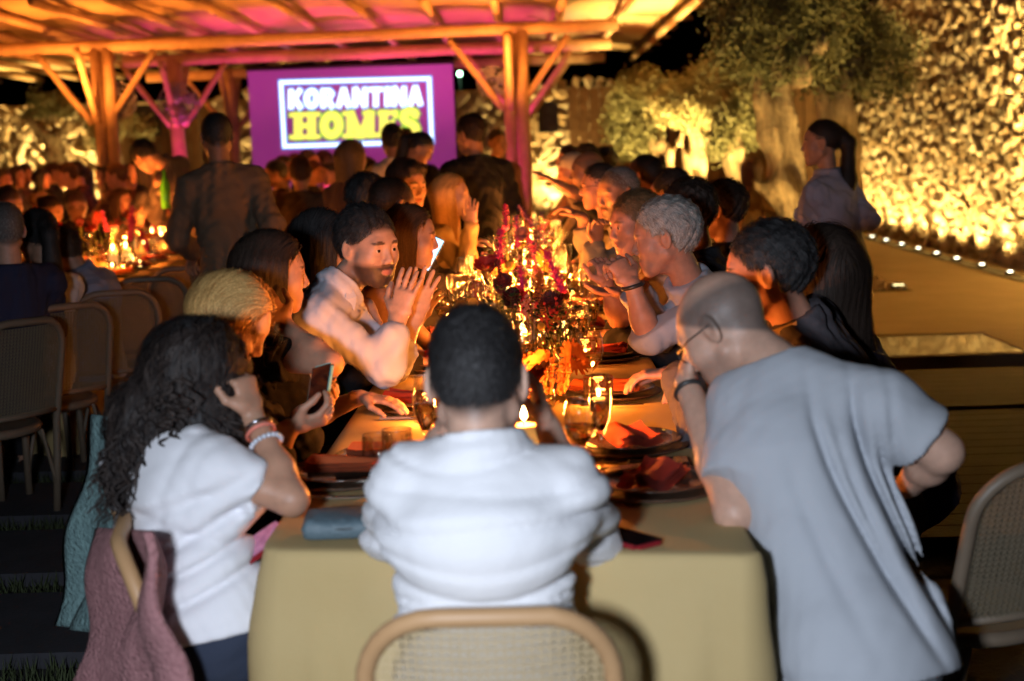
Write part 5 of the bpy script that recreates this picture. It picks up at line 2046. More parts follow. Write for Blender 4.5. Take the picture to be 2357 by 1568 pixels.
for i in range(78):
    y = rnd.uniform(5.2, 12.3)
    kd = rnd.choice(('flute', 'flute', 'wine', 'tumbler'))
    glass(kd, (TXC + rnd.choice((-1, 1)) * rnd.uniform(.12, .30), y, ZTAB), {'flute': 'champagne flute sparkling among the far candles', 'wine': 'wine glass sparkling among the far candles', 'tumbler': 'tumbler sparkling among the far candles'}[kd], 'sparkling glasses at the far end', True)
# left table and far tables
for px, py, kd, pw in ((262, 612, 'pillar', 6), (292, 606, 'pillar', 7), (352, 566, 'pillar', 5), (372, 560, 'stub', 5)):
    candle(kd, 'cylinder', on(px, py, ZTAB), {262: 'left one of the twin pillar candles on the left table', 292: 'right one of the twin pillar candles on the left table', 352: 'pillar candle nearest the elbow of the blazer man', 372: 'low candle just right of the pillar near the blazer man'}[px], 'candles on the left table', pw)
for x, y, pw in ((-3.05, 8.0, 4), (-3.1, 9.4, 5), (-3.6, 12.6, 5), (-5.25, 13.0, 6), (-5.3, 14.8, 7), (-5.35, 16.6, 6), (-1.95, 13.0, 6), (-2.0, 14.6, 7), (-1.9, 16.0, 6), (-4.6, 14.6, 0), (-3.4, 13.2, 4)):
    if pw: candle('pillar', 'cylinder', (x, y, ZTAB), 'pillar candle glowing on one of the tables further back', 'candles on the far tables', pw)
for i in range(46):
    c_ = rnd.choice(((-3.1, 9.5, .25, 1.9), (-3.55, 12, .25, 1.4), (-5.3, 15, .3, 2.3), (-1.95, 14.5, .28, 1.8), (-1.95, 14.5, .28, 1.8)))
    candle('tea', 'votive', (c_[0] + rnd.uniform(-1, 1) * c_[2], c_[1] + rnd.uniform(-1, 1) * c_[3], ZTAB), 'tiny votive candle on one of the tables further back', 'votive candles on the far tables', 0)
for i in range(34):
    y = rnd.uniform(7.5, 13.2)
    t_ = (y - 6) / 7.6
    x = -2.86 - .64 * t_ + rnd.choice((-1, 1)) * rnd.uniform(.12, .33)
    kd = rnd.choice(('flute', 'wine', 'tumbler'))
    glass(kd, (x, y, ZTAB), {'flute': 'champagne flute on the left table', 'wine': 'stemmed wine glass on the left table', 'tumbler': 'water tumbler on the left table'}[kd], 'glasses on the left table', True)
for i in range(9):
    y = 7.6 + i * 0.66
    t_ = (y - 6) / 7.6
    for s in (-1, 1):
        x = -2.86 - .64 * t_ + s * 0.31
        tag(link_mesh('plate', PLM['plate'], None, (x, y, ZTAB)), 'dark plate laid along the edge of the left table', 'plate', 'plates on the left table')
        o = link_mesh('napkin', NAPS[(i + s) % 6], None, (x, y, ZTAB + .02))
        o.rotation_euler = (0, 0, rnd.uniform(0, 3))
        tag(o, 'folded red napkin on a plate of the left table', 'napkin', 'napkins on the left table')

# ------------------------------------------------------------------ things lying on the near end
p = on(788, 1226, ZTAB)
pm = MB()
V, F = [], []
for (z, g) in ((0, 0), (0.004, .006), (.02, .009), (.034, .006), (.04, -.004)):
    for i in range(32):
        a = 2 * PI * i / 32
        e = 0.22
        cx, sy = abs(math.cos(a)) ** e * math.copysign(1, math.cos(a)), abs(math.sin(a)) ** e * math.copysign(1, math.sin(a))
        V.append((cx * (.078 + g), sy * (.05 + g), z + (.004 * math.sin(5 * a) if z > .03 else 0)))
for k in range(4):
    for i in range(32): F.append((k * 32 + i, k * 32 + (i + 1) % 32, (k + 1) * 32 + (i + 1) % 32, (k + 1) * 32 + i))
F += [tuple(range(31, -1, -1)), tuple(128 + i for i in range(32))]
po = thing('pouch', 'flat blue-grey pouch at the near left of the table edge', 'pouch', (p.x + .01, p.y, ZTAB), 0.05)
MB().add(V, F).build('pouch_body', mat('pouch_leather', (0.10, 0.15, 0.18), 0.55, bump=(90, 0.4)), po)
MB().tube([(-.07, -.052, .022), (0, -.058, .022), (.07, -.052, .022)], .0022, 5).build('zip', M_BLACK, po)


def phone(p, rot, label, case, screen, tilt=None, s=(0.072, 0.148, 0.009)):
    t = thing('phone', label, 'phone', p, rot)
    if tilt: t.rotation_euler = tilt
    bm = bmesh.new()
    bmesh.ops.create_cube(bm, size=1)
    for v in bm.verts: v.co = Vector((v.co.x * s[0], v.co.y * s[1], (v.co.z + .5) * s[2]))
    ed = [e for e in bm.edges if abs(e.verts[0].co.z - e.verts[1].co.z) > s[2] * .5]
    bmesh.ops.bevel(bm, geom=ed, offset=0.010, segments=4, affect='EDGES')
    bmesh.ops.bevel(bm, geom=[e for e in bm.edges if abs(e.verts[0].co.z - e.verts[1].co.z) < 1e-5], offset=0.0015, segments=2, affect='EDGES')
    me = bpy.data.meshes.new('case')
    bm.to_mesh(me)
    bm.free()
    me.materials.append(case)
    link_mesh('case', me, t)
    MB().box((0, 0, s[2] + .0006), (s[0] - .007, s[1] - .009, .0012)).build('display', screen, t, False)
    MB().box((s[0] * .28, s[1] * .38, -.0012), (.022, .03, .0024)).build('camera_bump', M_BLACK, t, False)
    return t


M_DARKSCR = mat('phone_glass', (0.006, 0.006, 0.008), 0.08)
p = on(1440, 1250, ZTAB)
phone((p.x, p.y + .02, ZTAB), math.radians(38), 'dark phone with a red edge near the table corner', mat('red_case', (0.25, 0.012, 0.02), 0.4), M_DARKSCR)
p = on(1515, 1068, ZTAB)
phone((p.x, p.y, ZTAB), math.radians(88), 'black phone lying flat above the red napkin', M_BLACK, M_DARKSCR)
p = on(905, 962, ZTAB)
phone(on(912, 846, ZTAB), math.radians(60), 'pale phone lying by the elbow of the man in the light shirt', mat('pale_case', (0.6, 0.5, 0.45), 0.4), M_DARKSCR)

# ------------------------------------------------------------------ flowers in bud vases
M_STEM = mat('flower_stem', (0.14, 0.17, 0.03), 0.6)
M_STEMY = mat('yellow_stem', (0.42, 0.38, 0.04), 0.5)
M_VASE = mat_glass('bud_vase_glass', (0.93, 0.92, 0.86), 0.55)
VASE = MB().lathe([(0, .003), (.026, .003), (.032, .012), (.034, .04), (.026, .07), (.012, .09), (.011, .12), (.015, .13)], 18).mesh('vase_glass', M_VASE)
FL = {}


def fcol(n, c, r=0.7): return mat('petal_' + n, c, r, noise=(40, 0.6, tuple(x * .6 for x in c)))


def petal(mb, c, d, L, w, up_, curl=0.2):
    d, up_ = Vector(d).normalized(), Vector(up_).normalized()
    s = d.cross(up_).normalized()
    p0, p1, p2 = Vector(c), Vector(c) + d * L * .55 + up_ * L * curl * .3, Vector(c) + d * L + up_ * L * curl
    mb.add([p0 - s * w * .3, p0 + s * w * .3, p1 + s * w, p2 + s * w * .45, p2 - s * w * .45, p1 - s * w], [(0, 1, 2, 5), (5, 2, 3, 4)])


def bloom(kind, seed):
    r = random.Random(seed)
    mb = MB()
    if kind == 'spike':
        for i in range(170):
            z = r.uniform(-.085, .06)
            rr = .021 * (1 - max(0, z) / .075) ** .8 * r.uniform(.6, 1.1) + .002
            a = r.uniform(0, 6.28)
            d = Vector((math.cos(a), math.sin(a), r.uniform(.1, .8)))
            petal(mb, (math.cos(a) * rr * .5, math.sin(a) * rr * .5, z), d, .014, .0045, (0, 0, 1), .1)
        mb.tube([(0, 0, -.085), (0, 0, .06)], [.011, .003], 7)
    elif kind == 'ball':
        n = 150
        for i in range(n):
            z = 1 - 2 * (i + .5) / n
            a = i * 2.39996
            q = math.sqrt(1 - z * z)
            d = Vector((q * math.cos(a), q * math.sin(a), z * .85))
            petal(mb, d * .016, d + Vector((0, 0, .15)), .026 * r.uniform(.9, 1.1), .0075, (0, 0, 1), .25)
        mb.ball((0, 0, 0), .02)
    elif kind == 'gerbera':
        for ring, (n, L, w, cz) in enumerate(((22, .042, .0062, .03), (18, .034, .0056, .16), (14, .018, .004, .5))):
            for i in range(n):
                a = 2 * PI * i / n + ring * .1 + r.uniform(-.04, .04)
                d = Vector((math.cos(a), math.sin(a), r.uniform(-.08, .08)))
                petal(mb, d * .009, d, L * r.uniform(.9, 1.06), w, (0, 0, 1), cz)
    elif kind == 'button':
        mb.ball((0, 0, 0), .0155, 12, 9)
        for i in range(90):
            z = 1 - 2 * (i + .5) / 90
            a = i * 2.39996
            q = math.sqrt(1 - z * z)
            mb.ball((q * math.cos(a) * .0155, q * math.sin(a) * .0155, z * .0155), .0022, 4, 3)
    elif kind == 'berries':
        for i in range(26):
            p = Vector((r.gauss(0, .02), r.gauss(0, .02), r.gauss(0, .022)))
            mb.ball(p, r.uniform(.0045, .0065), 7, 5)
            mb.tube([p, (p.x * .3, p.y * .3, -.05)], .0008, 3, False)
    elif kind == 'sprig':
        for i in range(60):
            p = Vector((r.gauss(0, .026), r.gauss(0, .022), r.gauss(0, .032)))
            for k in range(4):
                a = r.uniform(0, 6.28)
                petal(mb, p, (math.cos(a), math.sin(a), r.uniform(-.3, .6)), .0095, .0038, (0, 0, 1), .2)
            if i % 3 == 0: mb.tube([p, (p.x * .3, p.y * .3, -.06)], .0007, 3, False)
    elif kind == 'rose':
        for ring in range(6):
            n = 4 + ring
            for i in range(n):
                a = 2 * PI * i / n + ring * .9
                tl = 1.35 - ring * .2
                d = Vector((math.cos(a), math.sin(a), tl))
                petal(mb, (math.cos(a) * .004 * ring, math.sin(a) * .004 * ring, -.012), d, .030 + .001 * ring, .006 + .0023 * ring, (-math.cos(a), -math.sin(a), .4), .12)
    return mb


COLS = {'magenta': (0.55, 0.015, 0.14), 'pink': (0.72, 0.07, 0.22), 'burgundy': (0.075, 0.008, 0.012), 'wine': (0.14, 0.015, 0.02), 'amber': (0.45, 0.13, 0.02), 'yellow': (0.75, 0.45, 0.04), 'orange': (0.75, 0.20, 0.03),
        'red': (0.55, 0.03, 0.02), 'mauve': (0.28, 0.08, 0.16), 'dusty': (0.45, 0.16, 0.15), 'leaf': (0.03, 0.045, 0.012)}
KN = {'spike': 'celosia', 'ball': 'dahlia', 'gerbera': 'gerbera', 'button': 'button_flower', 'berries': 'berry_sprig', 'sprig': 'statice_sprig', 'rose': 'ranunculus'}
KL = {'spike': 'flower spike', 'ball': 'round many-petalled bloom', 'gerbera': 'daisy shaped gerbera', 'button': 'button ball flower', 'berries': 'sprig of berries', 'sprig': 'sprig of tiny flowers', 'rose': 'cupped bloom'}
HEART = MB().ball((0, 0, .006), .0105, 10, 6, (1, 1, .5)).mesh('flower_eye', fcol('eye', (0.62, 0.13, 0.03)))


def flower(kind, col, c, base, label, group, size=1.0, tilt=(0, 0), stem=M_STEM, bend=0.0, leafy=True):
    """A bloom at c on a stem that rises from base."""
    c, base = Vector(c), Vector(base)
    key = (kind, col, rnd.randrange(2))
    if key not in FL:
        FL[key] = bloom(kind, len(FL) + 3).mesh(KN[kind] + '_bloom', fcol(col, COLS[col]), kind in ('button', 'berries'))
    t = thing(KN[kind], label, 'flower', base, 0, group)
    b = link_mesh('bloom', FL[key], t, c - base)
    b.scale = (size,) * 3
    b.rotation_euler = (tilt[0], tilt[1], rnd.uniform(0, 6))
    if kind in ('sprig', 'berries', 'spike', 'ball'):
        tag(b, kind='stuff')
    if kind == 'gerbera':
        h_ = link_mesh('flower_eye', HEART, b)
    v = c - base
    d = Vector((0, 0, -.05)) if kind in ('spike',) else Vector((0, 0, -.004))
    mid = v * .55 + Vector((bend, 0, abs(bend) * 1.4))
    pts = []
    for i in range(9):
        q = i / 8
        pts.append((1 - q) ** 2 * Vector((0, 0, 0)) + 2 * q * (1 - q) * mid + q * q * (v + d * size))
    MB().tube(pts, 0.0023 if stem is M_STEM else 0.0036, 6).build('stem', stem, t)
    if leafy:
        lf = MB()
        for q in (.35, .6):
            p = Vector(pts[int(q * 8)])
            a = rnd.uniform(0, 6.28)
            petal(lf, p, (math.cos(a), math.sin(a), .3), .045, .009, (0, 0, 1), -.1)
        lf.build('leaf', mat('flower_leaf', (0.05, 0.065, 0.02), 0.5), t, False)
    return t


vases = {}


def vase(x, y, label='small clear bud vase among the table flowers', g='bud vases on the long table'):
    t = tag(link_mesh('bud_vase', VASE, None, (x, y, ZTAB)), label, 'vase', g)
    return Vector((x, y, ZTAB + .02))


G = 'flowers on the long table'
fl = [('spike', 'magenta', 1152, 560, 5.6, 1.0, (0, -.35), 'magenta flower spike left of the round pink bloom'), ('spike', 'pink', 1190, 528, 6.0, .9, (0, .15), 'bright pink flower spike above the round pink bloom'),
      ('ball', 'dusty', 1202, 540, 5.6, .68, (0, 0), 'round dusty pink bloom at the top of the near bouquet'), ('spike', 'magenta', 1164, 497, 6.4, .8, (0, -.3), 'dark magenta spike furthest left at the top of the bouquet'),
      ('spike', 'mauve', 1208, 494, 6.4, .8, (0, .6), 'mauve spike leaning right at the top of the bouquet'), ('spike', 'pink', 1224, 565, 5.7, .9, (0, .5), 'pink spike leaning right beside the tiny flowers'),
      ('gerbera', 'yellow', 1252, 603, 5.25, 1.0, (1.2, .25), 'yellow gerbera with an orange eye facing the camera'), ('spike', 'magenta', 1275, 624, 5.2, 1.25, (0, .4), 'long magenta spike right of the yellow gerbera'),
      ('spike', 'amber', 1242, 668, 5.0, 1.3, (0, .05), 'amber flower spike below the yellow gerbera'), ('spike', 'magenta', 1202, 660, 4.9, 1.1, (0, -.05), 'magenta spike in the middle of the bouquet'),
      ('button', 'yellow', 1171, 612, 5.3, 1.0, (0, 0), 'yellow button ball beside the candle glass'), ('button', 'yellow', 1089, 697, 4.75, 1.0, (0, 0), 'yellow button ball standing alone at the left'),
      ('ball', 'wine', 1156, 656, 5.0, .95, (.4, 0), 'wine red dahlia before the wide candle glass'), ('ball', 'burgundy', 1178, 690, 4.7, .85, (.3, 0), 'almost black dahlia under the wine red one'), ('ball', 'burgundy', 1270, 703, 4.6, 1.05, (.3, .3), 'large dark burgundy bloom at the right of the bouquet'),
      ('berries', 'red', 1266, 726, 4.4, 1.1, (0, 0), 'sprig of red berries under the burgundy bloom'), ('berries', 'dusty', 1208, 705, 4.6, .8, (0, 0), 'sprig of pale berries in the middle of the bouquet'), ('rose', 'red', 1120, 608, 5.5, 1.1, (.5, 0), 'orange red cupped bloom at the left of the bouquet'), ('rose', 'red', 1143, 599, 5.6, .9, (.5, 0), 'small red cupped bloom beside the orange red one'),
      ('sprig', 'mauve', 1222, 590, 5.4, 1.2, (0, 0), 'sprig of tiny mauve flowers left of the yellow gerbera'), ('sprig', 'dusty', 1205, 622, 5.2, 1.0, (0, 0), 'sprig of tiny dusty flowers in the middle'), ('sprig', 'wine', 1092, 650, 5.0, .9, (0, 0), 'fuzzy wine coloured sprig at the left of the candles'), ('rose', 'orange', 1160, 620, 5.4, 1.0, (.6, 0), 'orange cupped bloom behind the yellow button'),
      ('spike', 'wine', 1150, 632, 5.05, .9, (0, -.2), 'short dark spike above the wine red dahlia'), ('sprig', 'mauve', 1240, 540, 6.0, 1.2, (0, 0), 'sprig of tiny mauve flowers behind the pink spike'), ('rose', 'orange', 1285, 690, 4.8, .9, (.3, .3), 'orange bloom behind the burgundy one'), ('sprig', 'wine', 1225, 700, 4.7, 1.0, (0, 0), 'dark sprig at the foot of the amber spike'),
      ('rose', 'orange', 1222, 838, 3.75, 1.2, (.8, 0), 'orange bloom beside the head of the seated man'), ('rose', 'orange', 1232, 866, 3.6, 1.1, (.8, .2), 'second orange bloom low beside the head of the seated man'), ('sprig', 'amber', 1262, 850, 3.7, 1.1, (0, 0), 'amber sprig between the arching yellow stems'), ('button', 'yellow', 1246, 752, 4.1, .7, (0, 0), 'small yellow buds under the berries'), ('sprig', 'leaf', 1290, 752, 4.2, 1.5, (0, 0), 'dark leafy sprig beside the squat tumbler'), ('sprig', 'leaf', 1170, 720, 4.5, 1.3, (0, 0), 'dark leafy sprig at the foot of the dahlias')]
vs = {}
for kd, col, px, py, Y, sz, tl, lab in fl:
    c = at(px, py, Y)
    kx = (round(c.x / .16), round(Y / .33))
    if kx not in vs:
        vs[kx] = vase(c.x + rnd.uniform(-.02, .02), Y + rnd.uniform(-.04, .04))
    flower(kd, col, c, vs[kx], lab, G, sz, tl)
b0 = on(1228, 905, ZTAB)
b0 = vase(b0.x, b0.y, 'clear bud vase holding the arching orange gerberas') + Vector((0, 0, .03))
for px, py, Y, bend, lab, tl in ((1322, 823, 3.85, .02, 'upper orange gerbera drooping on an arching yellow stem', (.9, 1.0)), (1298, 866, 3.75, .02, 'lower orange gerbera hanging on an arching yellow stem', (1.3, .7))):
    flower('gerbera', 'orange', at(px, py, Y), b0, lab, G, 1.05, tl, M_STEMY, bend, False)
GF = 'flowers at the far end of the long table'
for i in range(28):
    y = rnd.uniform(6.8, 12.4)
    kd = rnd.choice(('spike', 'spike', 'ball', 'rose', 'sprig', 'sprig', 'gerbera', 'berries', 'rose'))
    col = rnd.choice({'spike': ('magenta', 'pink', 'magenta', 'amber'), 'ball': ('wine', 'dusty', 'pink'), 'rose': ('red', 'orange', 'pink', 'red'), 'sprig': ('mauve', 'dusty', 'wine'), 'gerbera': ('yellow', 'orange', 'red'), 'berries': ('red', 'dusty')}[kd])
    x = TXC + rnd.gauss(-.02, .15)
    hgt = rnd.uniform(.09, .28)
    bs = (x, y + rnd.uniform(-.05, .05), ZTAB + .02)
    if i % 2 == 0: vase(bs[0], bs[1], 'clear bud vase among the candles of the far end', 'bud vases at the far end')
    flower(kd, col, (x + rnd.uniform(-.07, .07), y, ZTAB + hgt), bs, '%s %s among the far candles of the long table' % (col.replace('leaf', 'green').replace('dusty', 'dusty pink').replace('amber', 'amber brown'), KL[kd]), GF, rnd.uniform(.8, 1.2), (rnd.uniform(-.4, .8), rnd.uniform(-.5, .5)))
GL_ = 'flowers on the left table'
for i in range(46):
    y = rnd.uniform(7.5, 13.2)
    t_ = (y - 6) / 7.6
    x = -2.86 - .64 * t_ + rnd.gauss(0, .09)
    kd = rnd.choice(('rose', 'rose', 'ball', 'sprig', 'spike', 'gerbera', 'berries'))
    col = rnd.choice({'spike': ('pink', 'magenta'), 'ball': ('wine', 'dusty'), 'rose': ('red', 'orange', 'red'), 'sprig': ('mauve', 'leaf', 'wine', 'leaf'), 'gerbera': ('yellow', 'orange'), 'berries': ('red', 'red')}[kd])
    flower(kd, col, (x + rnd.uniform(-.06, .06), y, ZTAB + rnd.uniform(.1, .38)), (x, y, ZTAB + .01), '%s %s on the left table' % (col.replace('leaf', 'green').replace('dusty', 'dusty pink').replace('amber', 'amber brown'), KL[kd]), GL_, rnd.uniform(.9, 1.3), (rnd.uniform(-.4, .8), rnd.uniform(-.5, .5)))
p_ = at(300, 500, 10.2)
flower('spike', 'pink', at(304, 508, 10.1), (at(308, 580, 10.1).x, 10.1, ZTAB), 'tall bright pink spike beside the twin candles of the left table', GL_, 1.7, (0, -.2))
GB = 'flowers on the far tables'
for i in range(40):
    c_ = rnd.choice(((-5.3, 15, .2, 2.2), (-1.95, 14.5, .22, 1.8)))
    x, y = c_[0] + rnd.uniform(-1, 1) * c_[2], c_[1] + rnd.uniform(-1, 1) * c_[3]
    kd = rnd.choice(('rose', 'ball', 'spike'))
    col = rnd.choice(('red', 'pink', 'orange', 'magenta', 'dusty'))
    flower(kd, col, (x, y, ZTAB + rnd.uniform(.12, .4)), (x, y, ZTAB), '%s %s on a table further back' % (col.replace('dusty', 'dusty pink'), KL[kd]), GB, rnd.uniform(1, 1.5), (rnd.uniform(-.4, .8), rnd.uniform(-.5, .5)), leafy=False)
# ------------------------------------------------------------------ the guests
def V3(*a): return np.array(a, float)


UPZ = V3(0, 0, 1)
WHITE = (0.80, 0.80, 0.82)
FX = FOC = None


def tube_obj(name, pts, r, mt, root, O, n=8):
    return MB().tube([Vector(A3(p) - O) for p in pts], r, n).build(name, mt, root)


M_SILVER = mat('silver', (0.75, 0.75, 0.78), 0.15, 1.0)
M_GOLDM = mat('gold_metal', (0.8, 0.55, 0.2), 0.2, 1.0)


def bracelet(P, side, pos, r, th, mt, name='bracelet', beads=0):
    for (sd, sg, S, E, W, *_r) in P['AR']:
        if sd != side: continue
        ax = unit(W - E)
        c = E + (W - E) * pos
        a = unit(np.cross(ax, V3(.3, .2, .9)))
        b = np.cross(ax, a)
        ring = [c + (a * math.cos(t) + b * math.sin(t)) * r for t in np.linspace(0, 2 * PI, 21)]
        if beads:
            mb = MB()
            for t in np.linspace(0, 2 * PI, beads + 1)[:-1]:
                mb.ball(Vector(c + (a * math.cos(t) + b * math.sin(t)) * r - P['O']), th, 7, 5)
            tag(mb.build(name, mt, P['root']), kind='stuff')
        else:
            tube_obj(name, ring, th, mt, P['root'], P['O'])


# ---- the man at the head of the table, seen from behind
hd = A3(at(1100, 885, 2.50))
pel = V3(at(1122, 1500, 2.46).x, 2.46, 0.54)
nk = A3(at(1104, 1020, 2.44)) + V3(0, 0, -0.015)
eR, eL = A3(at(1368, 1250, 2.66)), A3(at(900, 1240, 2.68))
M_KNIT = mat('white_knit', (0.78, 0.78, 0.81), 0.9, noise=(6, 0.3, (0.72, 0.72, 0.76)), bump=(160, 0.15), sheen=0.05)


def knit_post(X, Y, Z):
    """Creases across the shoulder blades, a waffle stitch below them."""
    dz = Z - 1.02
    xx = X - nk[0]
    o = 0
    for z0, k, ph, am, wd in ((-.035, 1.1, .0, .010, .013), (-.085, .7, .4, .008, .016), (-.135, .35, .2, .010, .016), (-.19, .25, -.3, .006, .015), (-.245, .45, .9, .013, .02), (.02, 1.6, 0, .012, .012)):
        c = z0 + k * xx * xx + .012 * np.sin(14 * xx + ph * 5)
        o = o + 0.8 * am * np.exp(-((dz - c) / (wd * .42)) ** 2) * (1 - .5 * np.cos(9 * xx + ph)) - .35 * am * np.exp(-((dz - c - 1.9 * wd) / (wd * 1.1)) ** 2)
    low = np.clip((-.245 - dz) / .02, 0, 1)
    o = o + low * 0.005 * np.sin((Z + .3 * xx * xx) * 290) * (0.6 + 0.4 * np.sin(X * 330))
    side = np.clip((np.abs(xx) - .13) / .05, 0, 1)
    o = o + side * .007 * (1 - 2 * np.abs(np.sin(38 * Z + 9 * X)))
    return o


P = person('man in a white knit shirt seated with his back to us', hd, V3(0.10, 1, -0.22), pel, nk, UPZ + V3(0, .2, 0), facing=V3(0.02, 1, 0), arms={
    'R': dict(w=at(1262, 985, 2.80), e=eR, d=V3(-.25, .1, 1), n=V3(-1, 0.1, 0), t=V3(0, -1, .2), c=.55),
    'L': dict(w=at(1010, 1010, 2.84), e=eL, d=V3(.45, .05, .8), n=V3(.8, .3, -.2), t=V3(0, -1, .3), c=.7)},
    top=('polo', M_KNIT, 0.93), hair=('crop', 'black'), skin='pale', lod=0, fold=.12, top_post=knit_post, bulk=1.0, hump=.03,
    shoulders=(A3(at(1296, 1122, 2.45)), A3(at(946, 1118, 2.46))), hs=1.05, bottom=(0.02, 0.022, 0.03))
# longer hair on the crown
cv = MB()
fl_ = build_field([el(P['hl'](0, -.02, .052), (.074, .088, .083), np.stack([P['r'], P['f'], P['u']], 1), .02), el(P['hl'](0, .045, .085), .05, None, .03)], .006)
Vh, Fh = surface_nets(*fl_)
rs_ = np.random.RandomState(4)
Vs, Fs = strands(fl_, Vh, 3600, 5, .008, lambda Q: np.stack([np.sin(Q[:, 2] * 60) * .7 + (Q[:, 0] - hd[0]) * 9, (Q[:, 1] - hd[1]) * 6 - .25, np.where(Q[:, 2] > hd[2] + .07, .25, -.55)], 1), .0012, .011, 4)
link_mesh('hair', mesh_np('hair', np.concatenate([Vh, Vs]) - P['O'], np.concatenate([Fh, Fs + len(Vh)]), mat_hair('hair_black', HAIR['black'])), P['root'])

# ---- the bald man on the right, twisting to the table
hd = A3(at(1668, 762, 3.02))
pel = A3(at(1985, 1600, 2.72))
pel[2] = .53
nk = A3(at(1800, 838, 2.93))
sL, sR = A3(at(1712, 925, 2.93)), A3(at(2030, 935, 2.83))
M_TEE = mat('pale_tee', (0.43, 0.455, 0.50), 0.9, noise=(5, 0.4, (0.37, 0.39, 0.44)), bump=(300, 0.12), sheen=0.05)


def drape_post(X, Y, Z):
    """Long creases that sweep from the near shoulder down to the right hip."""
    u_ = (X - sL[0]) / .42
    v_ = (sL[2] - Z) / .52
    o = 0
    for c0, b_, am, wd, s0, s1 in ((.10, .46, .004, .034, .25, .75), (.27, .60, .010, .022, .02, 1.02), (.36, .50, .006, .018, .12, .60), (.47, .52, .012, .022, -.02, .95), (.56, .44, .007, .016, .05, .55), (.63, .47, .011, .02, -.05, .80), (.72, .36, .006, .016, -.02, .5), (.80, .34, .009, .02, -.05, .66), (.90, .2, .006, .018, 0, .5)):
        c = c0 + b_ * np.clip(v_, 0, 1.3) ** 1.35
        w_ = 1 / (1 + np.exp(-(v_ - s0) * 14)) * 1 / (1 + np.exp((v_ - s1) * 9))
        o = o + 1.9 * am * np.exp(-((u_ - c) / (wd * .5 / .42)) ** 2) * w_ - .7 * am * np.exp(-((u_ - c - .11) / (wd * 1.3 / .42)) ** 2) * w_
    o = o * 1.35 / (1 + np.exp(np.clip((u_ - .62 - .42 * np.clip((v_ - .22) / .3, 0, 1)) * 26, -30, 30)))
    o = o * (1 - .8 * np.clip((v_ - .6) / .3, 0, 1)) * (1 - .75 * np.clip((u_ - .85) / .2, 0, 1))
    for v0, am in ((.98, .010), (1.08, .009), (.90, .007)):
        o = o + am * np.exp(-((v_ - v0 - .14 * (u_ - .5) ** 2 * (1 if v0 != .98 else -1)) / .022) ** 2) * (0.5 + .5 * np.sin(9 * u_ + v0 * 20)) * .6 / (1 + np.exp(np.clip((u_ - .85) * 22, -30, 30)))
    return o


P = person('bald man in a pale tee leaning on the table, hand to his forehead', hd, V3(-.72, .42, -.62), pel, nk, V3(-.35, .3, 1), facing=V3(-.42, 1, 0), arms={
    'L': dict(w=at(1580, 880, 3.06), e=A3(at(1692, 1180, 2.80)), d=V3(.12, -.05, 1), n=V3(1, .0, .1), t=V3(.1, 1, 0), c=.45),
    'R': dict(w=at(2085, 1120, 2.98), e=A3(at(2168, 1040, 2.82)), d=V3(-.9, .4, -.3), n=V3(0, .3, -1), c=.5)},
    top=('tee', M_TEE, 0.70), hair=('balding', 'salt'), skin='pale', lod=0, fold=.18, top_post=drape_post, bulk=1.10, shoulders=(sR, sL), glasses=True, hump=-.01,
    bottom=(0.22, 0.24, 0.28), beard=.35, bell=.004)
bracelet(P, 'L', .93, .031, .006, mat('watch_strap', (0.03, 0.03, 0.03), .4), 'watch')
# the tee hangs down over the seat
hv = MB()
# ---- the curly haired woman, near left
hd = A3(at(452, 868, 3.02))
pel = A3(at(492, 1470, 2.84))
pel[2] = .56
nk = A3(at(405, 1010, 2.93))
sR, sL = A3(at(500, 1085, 2.84)), A3(at(300, 1080, 3.0))
M_WT = mat('white_tee', (0.80, 0.80, 0.84), 0.9, noise=(6, 0.3, (0.74, 0.74, 0.80)), bump=(280, 0.12), sheen=0.05)


def girl_post(X, Y, Z):
    v = (1.05 - Z)
    o = 0
    for z0, k, am, wd in ((.22, .35, .007, .02), (.30, .55, .010, .018), (.36, .5, .011, .016), (.42, .5, .010, .016), (.27, -.3, .006, .02)):
        c = z0 - k * (X - pel[0] + .05)
        o = o + 1.6 * am * np.exp(-((v - c) / (wd * .8)) ** 2)
    o = o + .006 * np.exp(-((X - sR[0] + .02) / .08) ** 2) * (1 - 2 * np.abs(np.sin(46 * (X + .7 * Z)))) * (Z > .97)
    return o


P = person('woman with long dark curls in a white tee at the near left corner', hd, V3(.62, .62, -.45), pel, nk, V3(.05, .1, 1), facing=V3(.62, .8, 0), sex='f', arms={
    'R': dict(w=at(583, 958, 2.94), e=A3(at(672, 1150, 2.82)), d=V3(-.22, .1, 1), n=V3(-.8, .5, 0), t=V3(-.3, -.8, .2), c=1.35),
    'L': dict(w=at(560, 1250, 3.05), d=V3(1, .2, -.2), n=V3(0, 0, -1), c=.5)},
    top=('tee', M_WT, 0.66), hair=('long', 'black'), skin='warm', lod=0, fold=.35, top_post=girl_post, shoulders=(sR, sL), hang=-.12, bottom=(0.035, 0.045, 0.075), bulk=1.06, hem=-.01, bell=-.004,
    knees=(A3(at(640, 1480, 3.05)), A3(at(560, 1440, 3.2))))
bracelet(P, 'R', .86, .028, .0042, M_SILVER)
bracelet(P, 'R', .80, .030, .0042, mat('coral_band', (.75, .22, .16), .5))
bracelet(P, 'R', .66, .033, .0055, mat('pale_beads', (.62, .66, .75), .15), 'bead_bracelet', 20)
# her curls: long corkscrew locks over shoulder and back
V_, F_ = [], []
cb = MB()
rr = random.Random(11)


